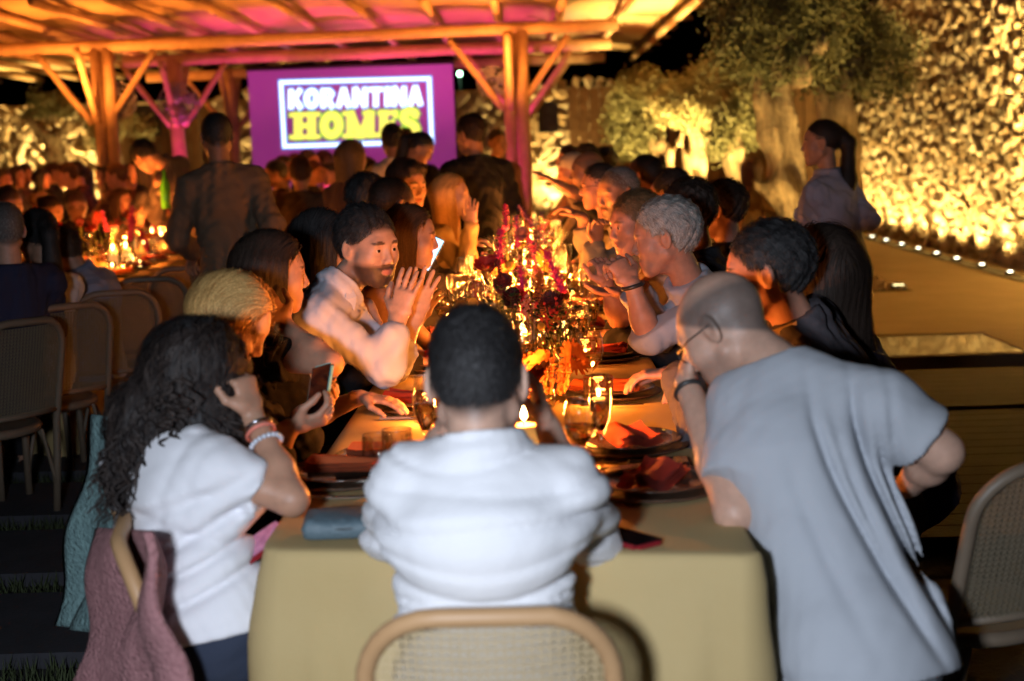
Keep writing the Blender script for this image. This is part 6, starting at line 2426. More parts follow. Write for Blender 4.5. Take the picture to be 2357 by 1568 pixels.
def lock(p0, p1, r0, turns, amp, ph):
    pts, rad = [], []
    n = 26
    p0, p1 = A3(p0), A3(p1)
    for i in range(n + 1):
        t = i / n
        c = p0 * (1 - t) + p1 * t
        c = c + V3(0, -.025 * math.sin(PI * t), 0)
        a_ = ph + t * turns * 2 * PI
        g = amp * min(1, t * 2.2)
        pts.append(Vector(c + V3(math.cos(a_) * g, math.sin(a_) * g * .8, .2 * g * math.sin(a_ * .5)) - P['O']))
        rad.append(r0 * (1 - .72 * t ** 1.6))
    cb.tube(pts, rad, 5, True, .55)


for i in range(230):
    s_ = rr.random()
    px0 = 330 + 215 * s_ + rr.gauss(0, 12)
    py0 = 790 + 120 * abs(s_ - .5) + rr.uniform(0, 150)
    if s_ < .42:
        px1, py1 = 222 + 170 * s_ + rr.gauss(0, 20), rr.uniform(1050, 1215)
    elif s_ < .62:
        px1, py1 = 395 + rr.gauss(0, 16), rr.uniform(1010, 1235)
        if rr.random() < .55: px1, py1 = 380 + rr.gauss(0, 40), rr.uniform(930, 1000)
    else:
        px1, py1 = 520 + rr.gauss(0, 26), rr.uniform(1000, 1265 if rr.random() < .4 else 1120)
    y1 = 2.86 if s_ < .62 else 2.95
    lock(at(px0, py0, 2.985 - .04 * math.sin(PI * s_)), at(px1, py1, y1 + rr.gauss(0, .018)), rr.uniform(.0045, .009), rr.uniform(2.5, 5.5), rr.uniform(.005, .015), rr.uniform(0, 6.28))
# a fuller mass beneath the locks
ms = [ec(at(452, 830, 3.0), at(330, 960, 2.96), .075, .06, None, .06), ec(at(330, 960, 2.96), at(285, 1110, 2.93), .055, .03, None, .05), ec(at(470, 850, 2.99), at(505, 1000, 2.97), .08, .045, None, .05), ec(at(430, 840, 2.97), at(400, 960, 2.92), .07, .03, None, .05)]
flh = build_field(ms, .008, lambda D, X, Y, Z: D + .006 * np.sin(X * 90 + 5 * np.sin(Z * 30)) * np.sin(Z * 50 + Y * 60))
Vh, Fh = surface_nets(*flh)
Vs, Fs = strands(flh, Vh, 1500, 10, .018, lambda Q: np.tile(V3(-.15, -.05, -1), (len(Q), 1)), .0022, .012, 8, .006)
hm = mat_hair('hair_curls', (0.012, 0.009, 0.009), (0.035, 0.024, 0.02))
link_mesh('hair', mesh_np('hair', np.concatenate([Vh, Vs]) - P['O'], np.concatenate([Fh, Fs + len(Vh)]), hm), P['root'])
tag(cb.build('curls', hm, P['root']), kind='stuff')
ph_ = phone(at(588, 1268, 2.86), 0, 'pink cased phone with a red edge held low by the curly haired woman', mat('red_case', (0.4, 0.02, 0.02), .4), mat('pink_print', (0.75, 0.36, 0.55), .5, noise=(60, .8, (.35, .12, .25))), (math.radians(28), math.radians(10), math.radians(-60)), (.074, .15, .012))

# ---- the blonde woman looking at her phone
hd = A3(at(532, 745, 3.5))
pel = V3(-.80, 3.55, .55)
nk = A3(at(500, 880, 3.55))
P = person('blonde woman in black looking down at the phone in her hands', hd, V3(.80, -.12, -.58), pel, nk, V3(.5, 0, 1), facing=V3(1, .15, 0), sex='f', arms={
    'R': dict(w=at(668, 985, 3.30), d=V3(.9, .1, .22), n=V3(-.1, .6, .9), c=.75, p=V3(0, -.4, -1)),
    'L': dict(w=at(700, 950, 3.55), d=V3(.7, -.3, .2), n=V3(0, -.5, .8), c=.7)},
    top=('shirt', (0.012, 0.011, 0.013), .7), hair=('long', 'blonde'), skin='warm', lod=0, eyes=False, hang=-.06, bottom=(.015, .015, .02))
phone(at(738, 905, 3.42), 0, 'phone in a mint and yellow case held by the blonde woman', mat('mint_case', (0.25, 0.55, 0.50), .4), M_DARKSCR, (math.radians(60), math.radians(-15), math.radians(-35)))
mbr = MB()
for px, py in ((683, 968), (676, 978)):
    p_ = A3(at(px, py, 3.285)) - P['O']
    mbr.ball(Vector(p_), .0075, 8, 6)
tag(mbr.build('rings', M_SILVER, P['root']), kind='stuff')
nkp = [at(x, y, 3.36) for x, y in ((560, 930), (580, 1010), (570, 1045), (548, 1010))]
nb_ = MB()
for i in range(26):
    t = i / 25
    a_, b_ = A3(at(575, 985, 3.33)), A3(at(548, 1050, 3.33))
    nb_.ball(Vector(a_ * (1 - t) + b_ * t + V3(.02 * math.sin(3 * t), 0, 0) - P['O']), .0055, 6, 5)
tag(nb_.build('necklace', M_GOLDM, P['root']), kind='stuff')

# ---- the dark bobbed woman leaning her neck on her hand
hd = A3(at(628, 632, 4.1))
P = person('woman in black with a smooth dark bob resting her hand on her neck', hd, V3(.92, .30, -.08), V3(-.86, 4.0, .55), at(600, 760, 4.08), V3(.08, 0, 1), facing=V3(.95, .2, 0), sex='f', arms={
    'R': dict(w=at(655, 750, 3.93), e=A3(at(762, 838, 3.82)), d=V3(-.55, .15, .75), n=V3(-.3, .9, 0), c=.6),
    'L': dict(w=at(830, 915, 3.95), d=V3(1, -.2, -.1), n=V3(0, 0, -1), c=.3, p=V3(0, -.2, -1))},
    top=('tee', (0.010, 0.009, 0.011), .45), hair=('bob', 'dark'), skin='warm', lod=0, bottom=(.012, .012, .014))
# ---- the dark haired woman behind the man in the light shirt
P = person('dark haired woman half hidden behind the man in the light shirt', at(742, 565, 4.95), V3(.90, .42, -.1), V3(-.90, 4.95, .55), None, UPZ, facing=V3(1, .2, 0), sex='f', top=('blouse', (.012, .01, .012)), hair=('bob', 'black'), skin='warm', lod=1)

# ---- the man in the light shirt
hd = A3(at(848, 572, 4.5))
pel = V3(-.92, 4.38, .55)
nk = A3(at(778, 668, 4.46))
M_LS = mat('light_shirt', (0.62, 0.62, 0.70), 0.85, noise=(8, 0.4, (0.55, 0.55, 0.63)), bump=(320, 0.12))
P = person('dark haired man in a light open shirt, hands together, looking across the table', hd, V3(.66, -.62, -.10), pel, nk, V3(-.02, 0, 1), facing=V3(.95, -.05, 0), arms={
    'R': dict(w=at(915, 735, 4.36), e=A3(at(886, 846, 4.30)), d=V3(.33, .10, 1), n=V3(.35, 1, 0), t=V3(-.7, -.2, .3), c=.16, s=.10),
    'L': dict(w=at(958, 725, 4.52), e=A3(at(905, 838, 4.62)), d=V3(.30, -.05, 1), n=V3(.3, -1, 0), t=V3(-.7, .2, .3), c=.22, s=.18)},
    top=('shirt', M_LS, .62), hair=('short', 'black'), skin='pale', lod=0, beard=.85, eyes=(.72, -.66, -.05), fold=.62, shoulders=(A3(at(735, 735, 4.33)), A3(at(838, 712, 4.66))), hump=.02, brow=1.15)
# open collar
for s_ in (-1, 1):
    cl = MB()
    a0 = P['N'] + P['ac'] * .058 * s_ + P['fr'] * .02 + P['sp'] * .02
    pts_ = [a0 + P['sp'] * .022, a0 + P['fr'] * .045 - P['sp'] * .012, a0 + P['fr'] * .058 - P['sp'] * .055 - P['ac'] * .012 * s_, a0 + P['fr'] * .02 - P['sp'] * .038 + P['ac'] * .022 * s_]
    q_ = [Vector(A3(p_) - P['O']) for p_ in pts_] + [Vector(A3(p_) - P['O'] + P['ac'] * .004 * s_ + P['fr'] * .004) for p_ in pts_]
    cl.add(q_, [(0, 1, 2, 3), (7, 6, 5, 4), (0, 4, 5, 1), (1, 5, 6, 2), (2, 6, 7, 3), (3, 7, 4, 0)])
    cl.build('collar', M_LS, P['root'], False)
tube_obj('ring', [P['AR'][1][4] + V3(.02, -.03, .115) + V3(math.cos(t) * .009, math.sin(t) * .009, .003 * math.sin(t)) for t in np.linspace(0, 2 * PI, 13)], .0015, M_GOLDM, P['root'], P['O'])

# ---- the woman in the green dress
hd = A3(at(945, 548, 5.3))
M_GD = mat('green_floral', (0.05, 0.20, 0.015), 0.8, noise=(38, 1.0, (0.02, 0.012, 0.012)))
P = person('brown haired woman in a green floral sleeveless dress in profile', hd, V3(1, .02, -.12), V3(-.92, 5.2, .55), at(905, 650, 5.25), UPZ, facing=V3(.98, -.15, 0), sex='f', arms={
    'R': dict(w=at(965, 730, 5.15), d=V3(.5, .2, .8), n=V3(.3, 1, 0), c=.5)}, top=('dress', M_GD), hair=('long', 'brown'), skin='warm', lod=1, hang=-.08, eyes=False)
P['root']
phone(at(990, 583, 5.9), 0, 'lit phone screen glowing blue behind the chin of the woman in green', M_BLACK, emission('phone_screen', (.45, .75, 1.0), 2.2), (math.radians(70), math.radians(25), math.radians(-20)))

# ---- further down the left side
L2 = [
    ('short haired man in profile behind the woman in the green dress', (905, 478, 6.2), (.8, .55, -.25), 'm', ('shirt', (.10, .09, .09)), ('crop', 'dark'), 'tan'),
    ('man with thick dark hair bending behind the short haired man', (848, 468, 6.6), (.7, .7, -.3), 'm', ('jacket', (.03, .028, .03)), ('short', 'black'), 'warm'),
    ('tall man with a neat quiff turned toward the table', (938, 430, 7.3), (.62, -.6, -.1), 'm', ('jacket', (.04, .035, .04)), ('quiff', 'dark'), 'warm'),
    ('dark haired woman seen from behind beside the blonde blouse', (985, 428, 8.5), (.5, .85, 0), 'f', ('blouse', (.02, .02, .02)), ('long', 'black'), 'warm')]
for lab, (px, py, Y), fc, sx, tp, hr, sk in L2:
    h_ = at(px, py, Y)
    person(lab, h_, fc, (h_.x - .22, Y, .55), None, UPZ, facing=V3(1, 0, 0), sex=sx, top=tp, hair=hr, skin=sk, lod=1, group='guests on the left side of the long table')
hd = at(1040, 452, 7.9)
P = person('blonde woman in a yellow-lit blouse raising her open hand', hd, V3(1, -.05, .02), (hd.x - .2, 7.85, .55), None, UPZ, facing=V3(1, -.1, 0), sex='f', arms={
    'R': dict(w=at(1085, 520, 7.6), d=V3(.05, 0, 1), n=V3(.3, 1, 0), t=V3(-1, 0, .3), c=.15, p=V3(-.1, -.2, -1)), 'L': dict(w=at(1075, 560, 8.0), d=V3(1, 0, .2), n=V3(0, 0, -1))},
    top=('blouse', (.62, .46, .22)), hair=('long', 'blonde'), skin='pale', lod=1, hang=-.05)  # yellow of the light put into the blouse colour

# ---- right side of the long table
hd = A3(at(1762, 632, 3.62))
P = person('dark haired man with a flushed profile and a cream collar at the right', hd, V3(-.95, .22, -.12), V3(.86, 3.75, .55), at(1835, 750, 3.62), V3(-.1, 0, 1), facing=V3(-.9, .35, 0), arms={
    'L': dict(w=at(1560, 860, 3.75), d=V3(-1, .1, 0), n=V3(0, 0, -1)), 'R': dict(w=at(1640, 880, 4.0), d=V3(-1, 0, 0), n=V3(0, 0, -1))},
    top=('shirt', (.085, .075, .085)), hair=('short', 'black'), skin='red', lod=0, eyes=True)
cl = MB()
ce = [(P['N'] + P['ac'] * s_ * .062 + P['sp'] * .01 + P['fr'] * .03) for s_ in (1, -1)]
for c_ in ce:
    cl = MB()
    q_ = [c_ + P['sp'] * .035 - P['fr'] * .05, c_ + P['sp'] * .025 + P['fr'] * .03, c_ - P['sp'] * .05 + P['fr'] * .055, c_ - P['sp'] * .045 - P['fr'] * .03]
    q_ = [Vector(x_ - P['O']) for x_ in q_]
    o_ = Vector(P['ac'] * .012 * (1 if c_ is ce[0] else -1))
    cl.add([x_ + o_ for x_ in q_] + [x_ + o_ * .5 for x_ in q_], [(0, 1, 2, 3), (7, 6, 5, 4), (0, 4, 5, 1), (1, 5, 6, 2), (2, 6, 7, 3), (3, 7, 4, 0)])
    cl.build('collar', mat_cloth((.62, .45, .22)), P['root'], False)
hd = A3(at(1890, 640, 3.95))
P = person('woman with heavy dark hair hiding her face beside the cream collar', hd, V3(-.35, .95, -.05), V3(1.02, 3.95, .55), None, UPZ, facing=V3(-.8, .5, 0), sex='f', top=('blouse', mat('dark_print', (.012, .012, .03), .8, noise=(40, 1.0, (.05, .05, .12)))), hair=('long', 'dark'), skin='warm', lod=1, hang=-.08, hs=1.12)

hd = A3(at(1528, 550, 4.75))
M_GS = mat('pale_grey_shirt', (0.46, 0.47, 0.54), 0.85, noise=(8, 0.4, (0.38, 0.39, 0.46)), bump=(320, 0.12))
P = person('grey haired man in a pale shirt with folded hands and a black watch', hd, V3(-.96, .12, -.16), V3(.90, 4.85, .55), at(1585, 655, 4.8), V3(-.05, 0, 1), facing=V3(-.98, .0, 0), arms={
    'L': dict(w=at(1455, 655, 4.62), e=A3(at(1492, 775, 4.62)), d=V3(-.5, .25, .75), n=V3(-.5, .9, -.1), t=V3(0, 0, 1), c=1.0),
    'R': dict(w=at(1452, 655, 4.86), e=A3(at(1520, 770, 5.02)), d=V3(-.6, -.3, .7), n=V3(-.4, -.9, 0), t=V3(0, 0, 1), c=1.0)},
    top=('shirt', M_GS, .95), hair=('short', 'grey'), skin='red', lod=0, eyes=True, fold=.7, hump=.03)
bracelet(P, 'L', .97, .034, .007, mat('watch_strap', (0.03, 0.03, 0.03), .4), 'watch')
hd = A3(at(1462, 520, 5.6))
P = person('red faced man with tousled hair in a white tee listening', hd, V3(-.88, -.35, -.12), V3(.86, 5.7, .55), at(1512, 610, 5.65), V3(-.05, 0, 1), facing=V3(-.95, -.1, 0), arms={
    'L': dict(w=at(1398, 660, 5.45), e=A3(at(1425, 735, 5.5)), d=V3(-.15, 0, 1), n=V3(-.6, .8, 0), t=V3(-.3, -1, .4), c=1.0),
    'R': dict(w=at(1392, 690, 5.1), d=V3(-1, -.35, .08), n=V3(-.2, -.3, 1), c=.25, p=V3(.3, 0, -1))},
    top=('tee', (.62, .52, .42), .7), hair=('short', 'lightbrown'), skin='red', lod=0, eyes=True)
R2 = [('man in a dark suit between the grey haired man and the terrace', (1578, 495, 5.35), (-.85, .5, -.1), 'm', ('jacket', (.02, .02, .024)), ('short', 'dark'), 'warm', (.30, 0)),
      ('man in a dark jacket looking left in front of the olive tree', (1655, 485, 6.2), (-.93, .28, -.05), 'm', ('jacket', (.018, .018, .02)), ('short', 'dark'), 'red', (.12, .05)),
      ('dark head showing between the suited men', (1540, 450, 7.2), (-.8, .6, 0), 'm', ('shirt', (.02, .02, .02)), ('short', 'black'), 'warm', (.2, 0))]
for lab, (px, py, Y), fc, sx, tp, hr, sk, dxy in R2:
    h_ = at(px, py, Y)
    person(lab, h_, fc, (h_.x + dxy[0], Y + dxy[1], .55), None, UPZ, facing=V3(-1, .15, 0), sex=sx, top=tp, hair=hr, skin=sk, lod=1, group='guests on the right side of the long table', eyes=(px == 1655))
hd = A3(at(1422, 448, 6.75))
P = person('bearded man with cropped grey hair laughing with open mouth', hd, V3(-.80, -.5, -.12), V3(hd[0] + .35, 6.8, .55), None, UPZ, facing=V3(-.95, -.2, 0), arms={
    'L': dict(w=at(1372, 560, 6.55), e=A3(at(1358, 640, 6.6)), d=V3(.1, -.1, 1), n=V3(.5, -.8, 0), c=.9), 'R': dict(w=at(1340, 500, 6.95), e=A3(at(1352, 560, 7.0)), d=V3(-.8, 0, .5), n=V3(-.3, 0, -1), c=.6)},
    top=('shirt', (.22, .20, .15), .8), hair=('crop', 'salt'), skin='tan', lod=1, beard=.7)
hd = A3(at(1378, 432, 7.5))
P = person('smiling woman with glasses and short dark hair in profile', hd, V3(-1, -.05, -.05), V3(hd[0] + .32, 7.5, .55), None, UPZ, facing=V3(-1, 0, 0), sex='f', top=('blouse', (.35, .28, .2)), hair=('bun', 'black'), skin='red', lod=1, glasses=True)
hd = A3(at(1482, 410, 7.9))
P = person('man with close cropped hair sitting tall behind the laughing man', hd, V3(-.82, .5, -.05), V3(hd[0] + .18, 7.95, .55), None, UPZ, facing=V3(-1, .1, 0), top=('shirt', (.06, .05, .05)), hair=('crop', 'dark'), skin='red', lod=1)
hd = A3(at(1352, 398, 8.6))
P = person('bald tanned man stretching his arm out over the table', hd, V3(-.95, .1, -.05), V3(hd[0] + .30, 8.65, .55), None, UPZ, facing=V3(-1, -.2, 0), arms={
    'L': dict(w=at(1288, 425, 8.1), e=A3(at(1330, 448, 8.2)), d=V3(-.9, -.2, .55), n=V3(0, .2, -1), t=V3(0, 0, 1), c=.12, s=.2)},
    top=('shirt', (.02, .018, .018)), hair=('balding', 'salt'), skin='tan', lod=1)
hd = A3(at(1318, 398, 9.6))
P = person('man in a pale cap at the far right of the table', hd, V3(-.97, -.1, -.1), V3(hd[0] + .3, 9.6, .55), None, UPZ, facing=V3(-1, 0, 0), top=('shirt', (.3, .22, .14)), hair=('cap', 'grey'), skin='red', lod=2)
cp = MB()
cp.ball((0, 0, 0), .1, 14, 8, (.86, 1.06, .8))
o = cp.build('cap', mat_cloth((.5, .45, .36)), P['root'], True)
o.location = Vector(P['hl'](0, -.012, .06) - P['O'])
o.rotation_mode = 'QUATERNION'
o.rotation_quaternion = Vector(P['f']).to_track_quat('Y', 'Z')
br = MB()
br.add([Vector(P['hl'](x_, y_, z_) - P['O']) for x_, y_, z_ in ((-.06, .08, .075), (.06, .08, .075), (.05, .16, .06), (-.05, .16, .06), (-.06, .08, .069), (.06, .08, .069), (.05, .16, .054), (-.05, .16, .054))], [(0, 1, 2, 3), (7, 6, 5, 4), (0, 4, 5, 1), (1, 5, 6, 2), (2, 6, 7, 3), (3, 7, 4, 0)])
br.build('cap_peak', mat_cloth((.03, .03, .03)), P['root'], False)
FR = [('far guest with dark hair behind the man in the cap', (1345, 372, 10.6), (-.8, .5, 0), 'm', (.03, .03, .03), ('short', 'black')), ('far guest in shadow at the right end of the table', (1388, 378, 10.8), (-.7, .6, 0), 'm', (.02, .02, .02), ('short', 'black')),
      ('far woman with dark hair near the right posts', (1308, 372, 11.6), (-1, 0, 0), 'f', (.2, .1, .06), ('bob', 'dark'))]
for lab, (px, py, Y), fc, sx, tc_, hr in FR:
    h_ = at(px, py, Y)
    person(lab, h_, fc, (h_.x + .2, Y, .55), None, UPZ, facing=V3(-1, 0, 0), sex=sx, top=('shirt', tc_), hair=hr, skin='red', lod=2, group='far guests on the right side')

# ---- people standing
hd = A3(at(500, 318, 7.5))
M_BLZ = mat('tweed_blazer', (0.19, 0.12, 0.07), 0.9, noise=(90, 0.8, (0.15, 0.11, 0.08)), bump=(200, 0.3))
P = person('man in a brown grey blazer standing with his back to the camera', hd, V3(-.3, 1, -.15), V3(hd[0] + .05, 7.5, .93), None, UPZ, facing=V3(-.25, 1, 0), stand=True, bulk=1.0, arms={'L': dict(w=at(446, 580, 7.72), d=V3(-.3, .5, -.6), n=V3(.4, 0, -1), p=V3(-.25, -.6, -.2)), 'R': dict(w=at(612, 590, 7.55), d=V3(0, .2, -1), n=V3(-1, 0, 0), p=V3(.3, -.5, 0))},
           top=('jacket', M_BLZ), hair=('crop', 'black'), skin='tan', lod=1, bottom=(.015, .014, .016))
hd = A3(at(1082, 312, 9.4))
P = person('man in a black suit standing by the left side of the long table', hd, V3(-.75, .65, -.15), V3(hd[0] + .02, 9.4, .92), None, UPZ, facing=V3(-.45, .9, 0), stand=True, top=('jacket', (.010, .010, .012)), hair=('short', 'dark'), skin='tan', lod=1, bulk=1.1, bottom=(.01, .01, .012))
hd = A3(at(812, 365, 9.8))
P = person('long haired woman standing in front of the screen', hd, V3(.75, .65, -.1), V3(hd[0] - .02, 9.8, .88), None, UPZ, facing=V3(.5, .85, 0), sex='f', stand=True, top=('blouse', (.12, .06, .035)), hair=('long', 'lightbrown'), skin='warm', lod=1, hang=.02, bottom=(.16, .09, .045))
hd = A3(at(902, 325, 11.4))
P = person('waiter in a white shirt standing before the screen', hd, V3(-.3, .95, -.1), V3(hd[0], 11.4, .92), None, UPZ, facing=V3(-.5, .85, 0), stand=True, top=('shirt', (.62, .55, .45)), hair=('short', 'black'), skin='tan', lod=1)
hd = A3(at(935, 332, 12.2))
P = person('second waiter just behind the white shirted one', hd, V3(.2, .95, -.1), V3(hd[0], 12.2, .92), None, UPZ, facing=V3(0, 1, 0), stand=True, top=('shirt', (.55, .48, .4)), hair=('short', 'black'), skin='tan', lod=2)
hd = A3(at(968, 345, 10.6))
P = person('waitress with a ponytail bending her head in front of the screen', hd, V3(.75, -.1, -.5), V3(hd[0] - .08, 10.6, .88), None, V3(.2, 0, 1), facing=V3(.85, .1, 0), sex='f', stand=True, top=('blouse', (.6, .48, .34)), hair=('ponytail', 'black'), skin='warm', lod=1)
hd = A3(at(1890, 332, 8.0))
P = person('waitress in a white shirt with a long dark ponytail on the terrace side', hd, V3(-.97, .2, -.02), V3(hd[0] + .10, 8.0, .88), None, UPZ, facing=V3(-.75, .65, 0), sex='f', stand=True, arms={'R': dict(w=at(1950, 520, 8.2), d=V3(-.5, .6, -.1), n=V3(0, 0, 1), p=V3(.35, -.6, -.3)), 'L': dict(w=at(1870, 530, 8.3), d=V3(-.2, 1, -.2), n=V3(0, 0, 1), p=V3(-1, -.3, 0))},
           top=('shirt', (.44, .42, .52)), hair=('ponytail', 'dark'), skin='warm', lod=1, hang=.12, bottom=(.012, .012, .013), hs=1.0, bulk=1.12)
hd = A3(at(335, 362, 11.2))
P = person('waiter bending over the left table in a grey shirt', hd, V3(-.5, .4, -.75), V3(hd[0] + .35, 11.5, .9), A3(hd) + V3(.12, .1, -.06), V3(-.6, .2, .7), facing=V3(-.8, .4, 0), stand=True, arms={'R': dict(w=A3(hd) + V3(-.05, -.1, -.45), d=V3(-.4, 0, -1), n=V3(0, 1, 0)), 'L': dict(w=A3(hd) + V3(-.1, .2, -.4), d=V3(-.4, 0, -1), n=V3(0, 1, 0))},
           top=('shirt', (.16, .12, .09)), hair=('short', 'black'), skin='warm', lod=1)
bt = MB().lathe([(0, 0), (.035, 0), (.036, .005), (.036, .18), (.014, .24), (.013, .30), (0, .30)], 16)
o = bt.build('wine_bottle', mat('green_bottle', (.10, .5, .03), .1, emit=None), None, True, at(383, 480, 11.0))
tag(o, 'green bottle held up beside the bending waiter', 'bottle')
hd = A3(at(1735, 392, 13.4))
P = person('photographer standing by the floodlit olive trunk', hd, V3(.6, .5, -.1), V3(hd[0] - .02, 13.4, 1.0), None, UPZ, facing=V3(.6, .5, 0), stand=True, top=('tee', (.16, .11, .07), .7), hair=('long', 'brown'), skin='warm', sex='f', lod=2, bottom=(.4, .36, .3))
hd = A3(at(1146, 330, 13.0))
P = person('far guest standing beside the right pergola posts', hd, V3(.4, -.8, 0), V3(hd[0], 13.0, .92), None, UPZ, facing=V3(.4, -.9, 0), stand=True, top=('shirt', (.12, .05, .04)), hair=('short', 'black'), skin='tan', lod=2)

# ---- the left table
hd = A3(at(10, 535, 6.15))
P = person('grey cropped man in a navy jacket at the left edge', hd, V3(-.55, .8, -.05), V3(hd[0] - .10, 6.25, .55), None, UPZ, facing=V3(-.75, .6, 0), top=('jacket', (.022, .03, .075)), hair=('crop', 'salt'), skin='pale', lod=1, bulk=1.1)
hd = A3(at(88, 548, 6.7))
P = person('woman with a dark ponytail in a pale top on the second chair', hd, V3(-.6, .75, -.12), V3(hd[0] - .04, 6.75, .55), None, UPZ, facing=V3(-.8, .55, 0), sex='f', top=('tee', (.58, .60, .64), .4), hair=('ponytail', 'black'), skin='warm', lod=1, hang=.05, hs=1.05)
hd = A3(at(148, 590, 7.2))
P = person('person in a pale blue jacket bowing over the left table', hd, V3(-.75, .3, -.6), V3(at(212, 800, 7.2).x, 7.2, .53), at(185, 625, 7.2), V3(-.6, .2, .7), facing=V3(-.9, .3, 0), top=('jacket', (.26, .30, .42)), hair=('short', 'brown'), skin='warm', lod=1, hump=.04)
LT = [('grey templed man leaning in across the left table', (22, 470, 10.2), (.6, -.5, -.3), 'm', (.05, .035, .03), ('crop', 'dark'), 'red'),
      ('woman with her hair in a bun across the left table', (118, 488, 11.2), (.75, -.2, -.3), 'f', (.08, .05, .04), ('bun', 'dark'), 'red'),
      ('man with spectacles and thin hair across the left table', (176, 475, 12.0), (.35, -.9, -.3), 'm', (.03, .025, .025), ('crop', 'brown'), 'red'),
      ('long haired woman turning aside across the left table', (282, 465, 13.5), (.8, -.35, -.1), 'f', (.1, .06, .045), ('long', 'brown'), 'red'),
      ('man with brown hair bowing his head over the far candles', (372, 475, 14.2), (.6, .2, -.7), 'm', (.2, .14, .08), ('short', 'brown'), 'red'),
      ('dark haired man sitting behind the far candles', (398, 440, 15.0), (.3, -.8, -.1), 'm', (.16, .11, .07), ('short', 'black'), 'red')]
for lab, (px, py, Y), fc, sx, tc_, hr, sk in LT:
    h_ = at(px, py, Y)
    person(lab, h_, fc, (h_.x - .15 * fc[0], Y + .12, .55), None, UPZ, facing=V3(fc[0], fc[1], 0), sex=sx, top=('shirt', tc_), hair=hr, skin=sk, lod=1, group='guests across the left table', glasses=(px == 176))
FT = [(8, 415, 15.8), (38, 408, 16.2), (98, 412, 17.0), (153, 405, 14.4), (172, 400, 15.2), (190, 408, 15.8), (240, 405, 15.0), (266, 408, 14.2), (294, 408, 14.8), (318, 395, 13.6), (60, 400, 17.5), (128, 398, 18.0)]
ORD = ('first', 'second', 'fourth', 'sixth', 'seventh', 'eighth', 'ninth', 'tenth', 'eleventh', 'twelfth', 'third', 'fifth')
hl_ = ['dark short hair', 'dark long hair', 'a dark bob', 'brown hair']
for i, (px, py, Y) in enumerate(FT):
    h_ = at(px, py, Y)
    s = (1 if px < 130 else -1) * (1 if i % 2 else .6)
    fc = (s, -.35 + .25 * (i % 3), -.1)
    person('guest with %s in the far candlelit rows, %s head from the left edge' % (hl_[i % 4], ORD[i]), h_, fc, (h_.x - .1 * s, Y, .55), None, UPZ, facing=V3(s, -.1, 0), sex='f' if i % 4 in (1, 2) else 'm', top=('shirt', ((.10, .04, .03), (.05, .04, .04), (.2, .12, .07), (.03, .03, .03))[i % 4]), hair=(('short', 'black'), ('long', 'dark'), ('bob', 'black'), ('short', 'brown'))[i % 4], skin='red', lod=2, group='far guests under the left of the pergola')
ORD = ('first', 'second', 'fourth', 'sixth', 'seventh', 'eighth', 'ninth', 'tenth', 'eleventh', 'twelfth', 'third', 'fifth')
FC = [(632, 402, 13.0, 'man'), (656, 388, 14.0, 'woman'), (676, 380, 16.5, 'man'), (712, 372, 15.8, 'man'), (742, 374, 16.2, 'man'), (724, 398, 14.6, 'woman'), (762, 400, 14.4, 'woman'), (848, 398, 12.4, 'man'), (870, 410, 12.8, 'woman')]
for i, (px, py, Y, k_) in enumerate(FC):
    h_ = at(px, py, Y)
    s = 1 if i % 2 else -1
    person('%s at the far table below the screen, %s, %s head from the blazer man' % (k_, ('facing left', 'facing right')[i % 2], ('first', 'second', 'third', 'fourth', 'sixth', 'fifth', 'seventh', 'eighth', 'ninth')[i]), h_, (s, -.3, -.1), (h_.x - .1 * s, Y, .55), None, UPZ, facing=V3(s, -.1, 0), sex='f' if k_ == 'woman' else 'm', top=('shirt', ((.06, .03, .03), (.3, .2, .12), (.03, .03, .03))[i % 3]), hair=(('short', 'black'), ('bob', 'dark'), ('short', 'brown'))[i % 3], skin='red', lod=2, group='far guests below the screen')
hd = A3(at(692, 402, 11.2))
P = person('seated man in a brown jacket seen from behind left of the long haired woman', hd, V3(-.15, 1, -.1), V3(hd[0] + .03, 11.1, .55), None, UPZ, facing=V3(0, 1, 0), top=('jacket', (.10, .065, .04)), hair=('short', 'brown'), skin='red', lod=1, bulk=1.15)

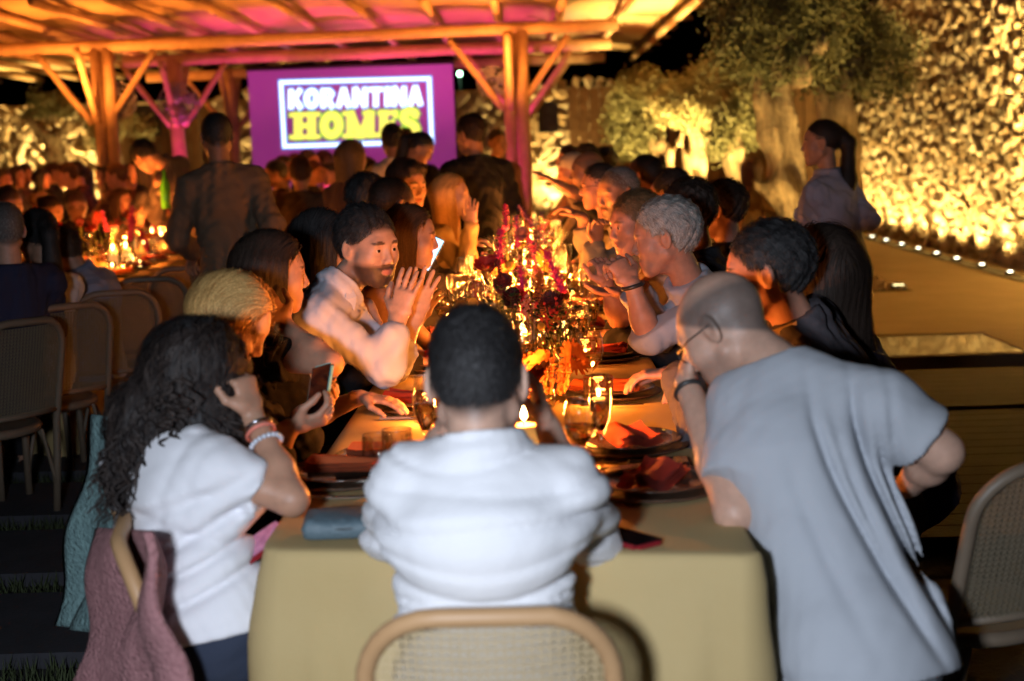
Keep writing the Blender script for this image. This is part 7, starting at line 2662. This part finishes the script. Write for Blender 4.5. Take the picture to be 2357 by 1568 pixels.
# ---- garments hung on the chairs
def draped(name, label, cat, pts, mt, th=.012, seed=1, n=26, mcol=18, fold=.02):
    """A garment hanging over a chair back: top line pts (world), falling to given lower line, with real folds and thickness."""
    (a0, a1), (b0, b1) = pts
    a0, a1, b0, b1 = map(Vector, (a0, a1, b0, b1))
    r = random.Random(seed)
    ph = [r.uniform(0, 6) for _ in range(4)]
    nrm = (a1 - a0).cross(b0 - a0).normalized()
    V, F = [], []
    for side in (0, 1):
        for j in range(n + 1):
            t = j / n
            for i in range(mcol + 1):
                q = i / mcol
                p = a0.lerp(a1, q).lerp(b0.lerp(b1, q), t)
                f = fold * (0.25 + t) * (math.sin(q * 17 + ph[0] + 1.5 * t) + .6 * math.sin(q * 31 + ph[1] - 2 * t)) + .012 * math.sin(t * 11 + q * 5 + ph[2])
                bulge = .05 * math.sin(PI * min(1, q * 1.0)) * (1 - .3 * t)
                V.append(p + nrm * (f + bulge + side * th))
    st = (n + 1) * (mcol + 1)
    for j in range(n):
        for i in range(mcol):
            a = j * (mcol + 1) + i
            F += [(a, a + mcol + 1, a + mcol + 2, a + 1), (a + st, a + st + 1, a + st + mcol + 2, a + st + mcol + 1)]
    rim = [i for i in range(mcol + 1)] + [j * (mcol + 1) + mcol for j in range(1, n + 1)] + [n * (mcol + 1) + i for i in range(mcol - 1, -1, -1)] + [j * (mcol + 1) for j in range(n - 1, 0, -1)]
    for i in range(len(rim)):
        a, b = rim[i], rim[(i + 1) % len(rim)]
        F.append((a, b, b + st, a + st))
    return tag(MB().add(V, F).build(name, mt), label, cat)


M_PINK = mat('pink_boucle', (0.46, 0.23, 0.235), 0.95, noise=(70, 0.9, (0.30, 0.13, 0.14)), bump=(120, 1.0))
M_TEAL = mat('teal_knit', (0.22, 0.36, 0.36), 0.95, noise=(60, 0.8, (0.10, 0.17, 0.18)), bump=(90, 1.0), wave=None)
draped('cardigan', 'dusty pink boucle cardigan hung over the chair of the curly haired woman', 'cardigan', ((at(204, 1215, 3.06), at(318, 1225, 2.55)), (at(160, 1720, 3.06), at(415, 1720, 2.55))), M_PINK, .018, 3)
draped('knit_jacket', 'teal knitted jacket hung over the chair behind the pink cardigan', 'jacket', ((at(222, 955, 3.62), at(330, 975, 3.12)), (at(136, 1440, 3.62), at(270, 1480, 3.12))), M_TEAL, .016, 5)
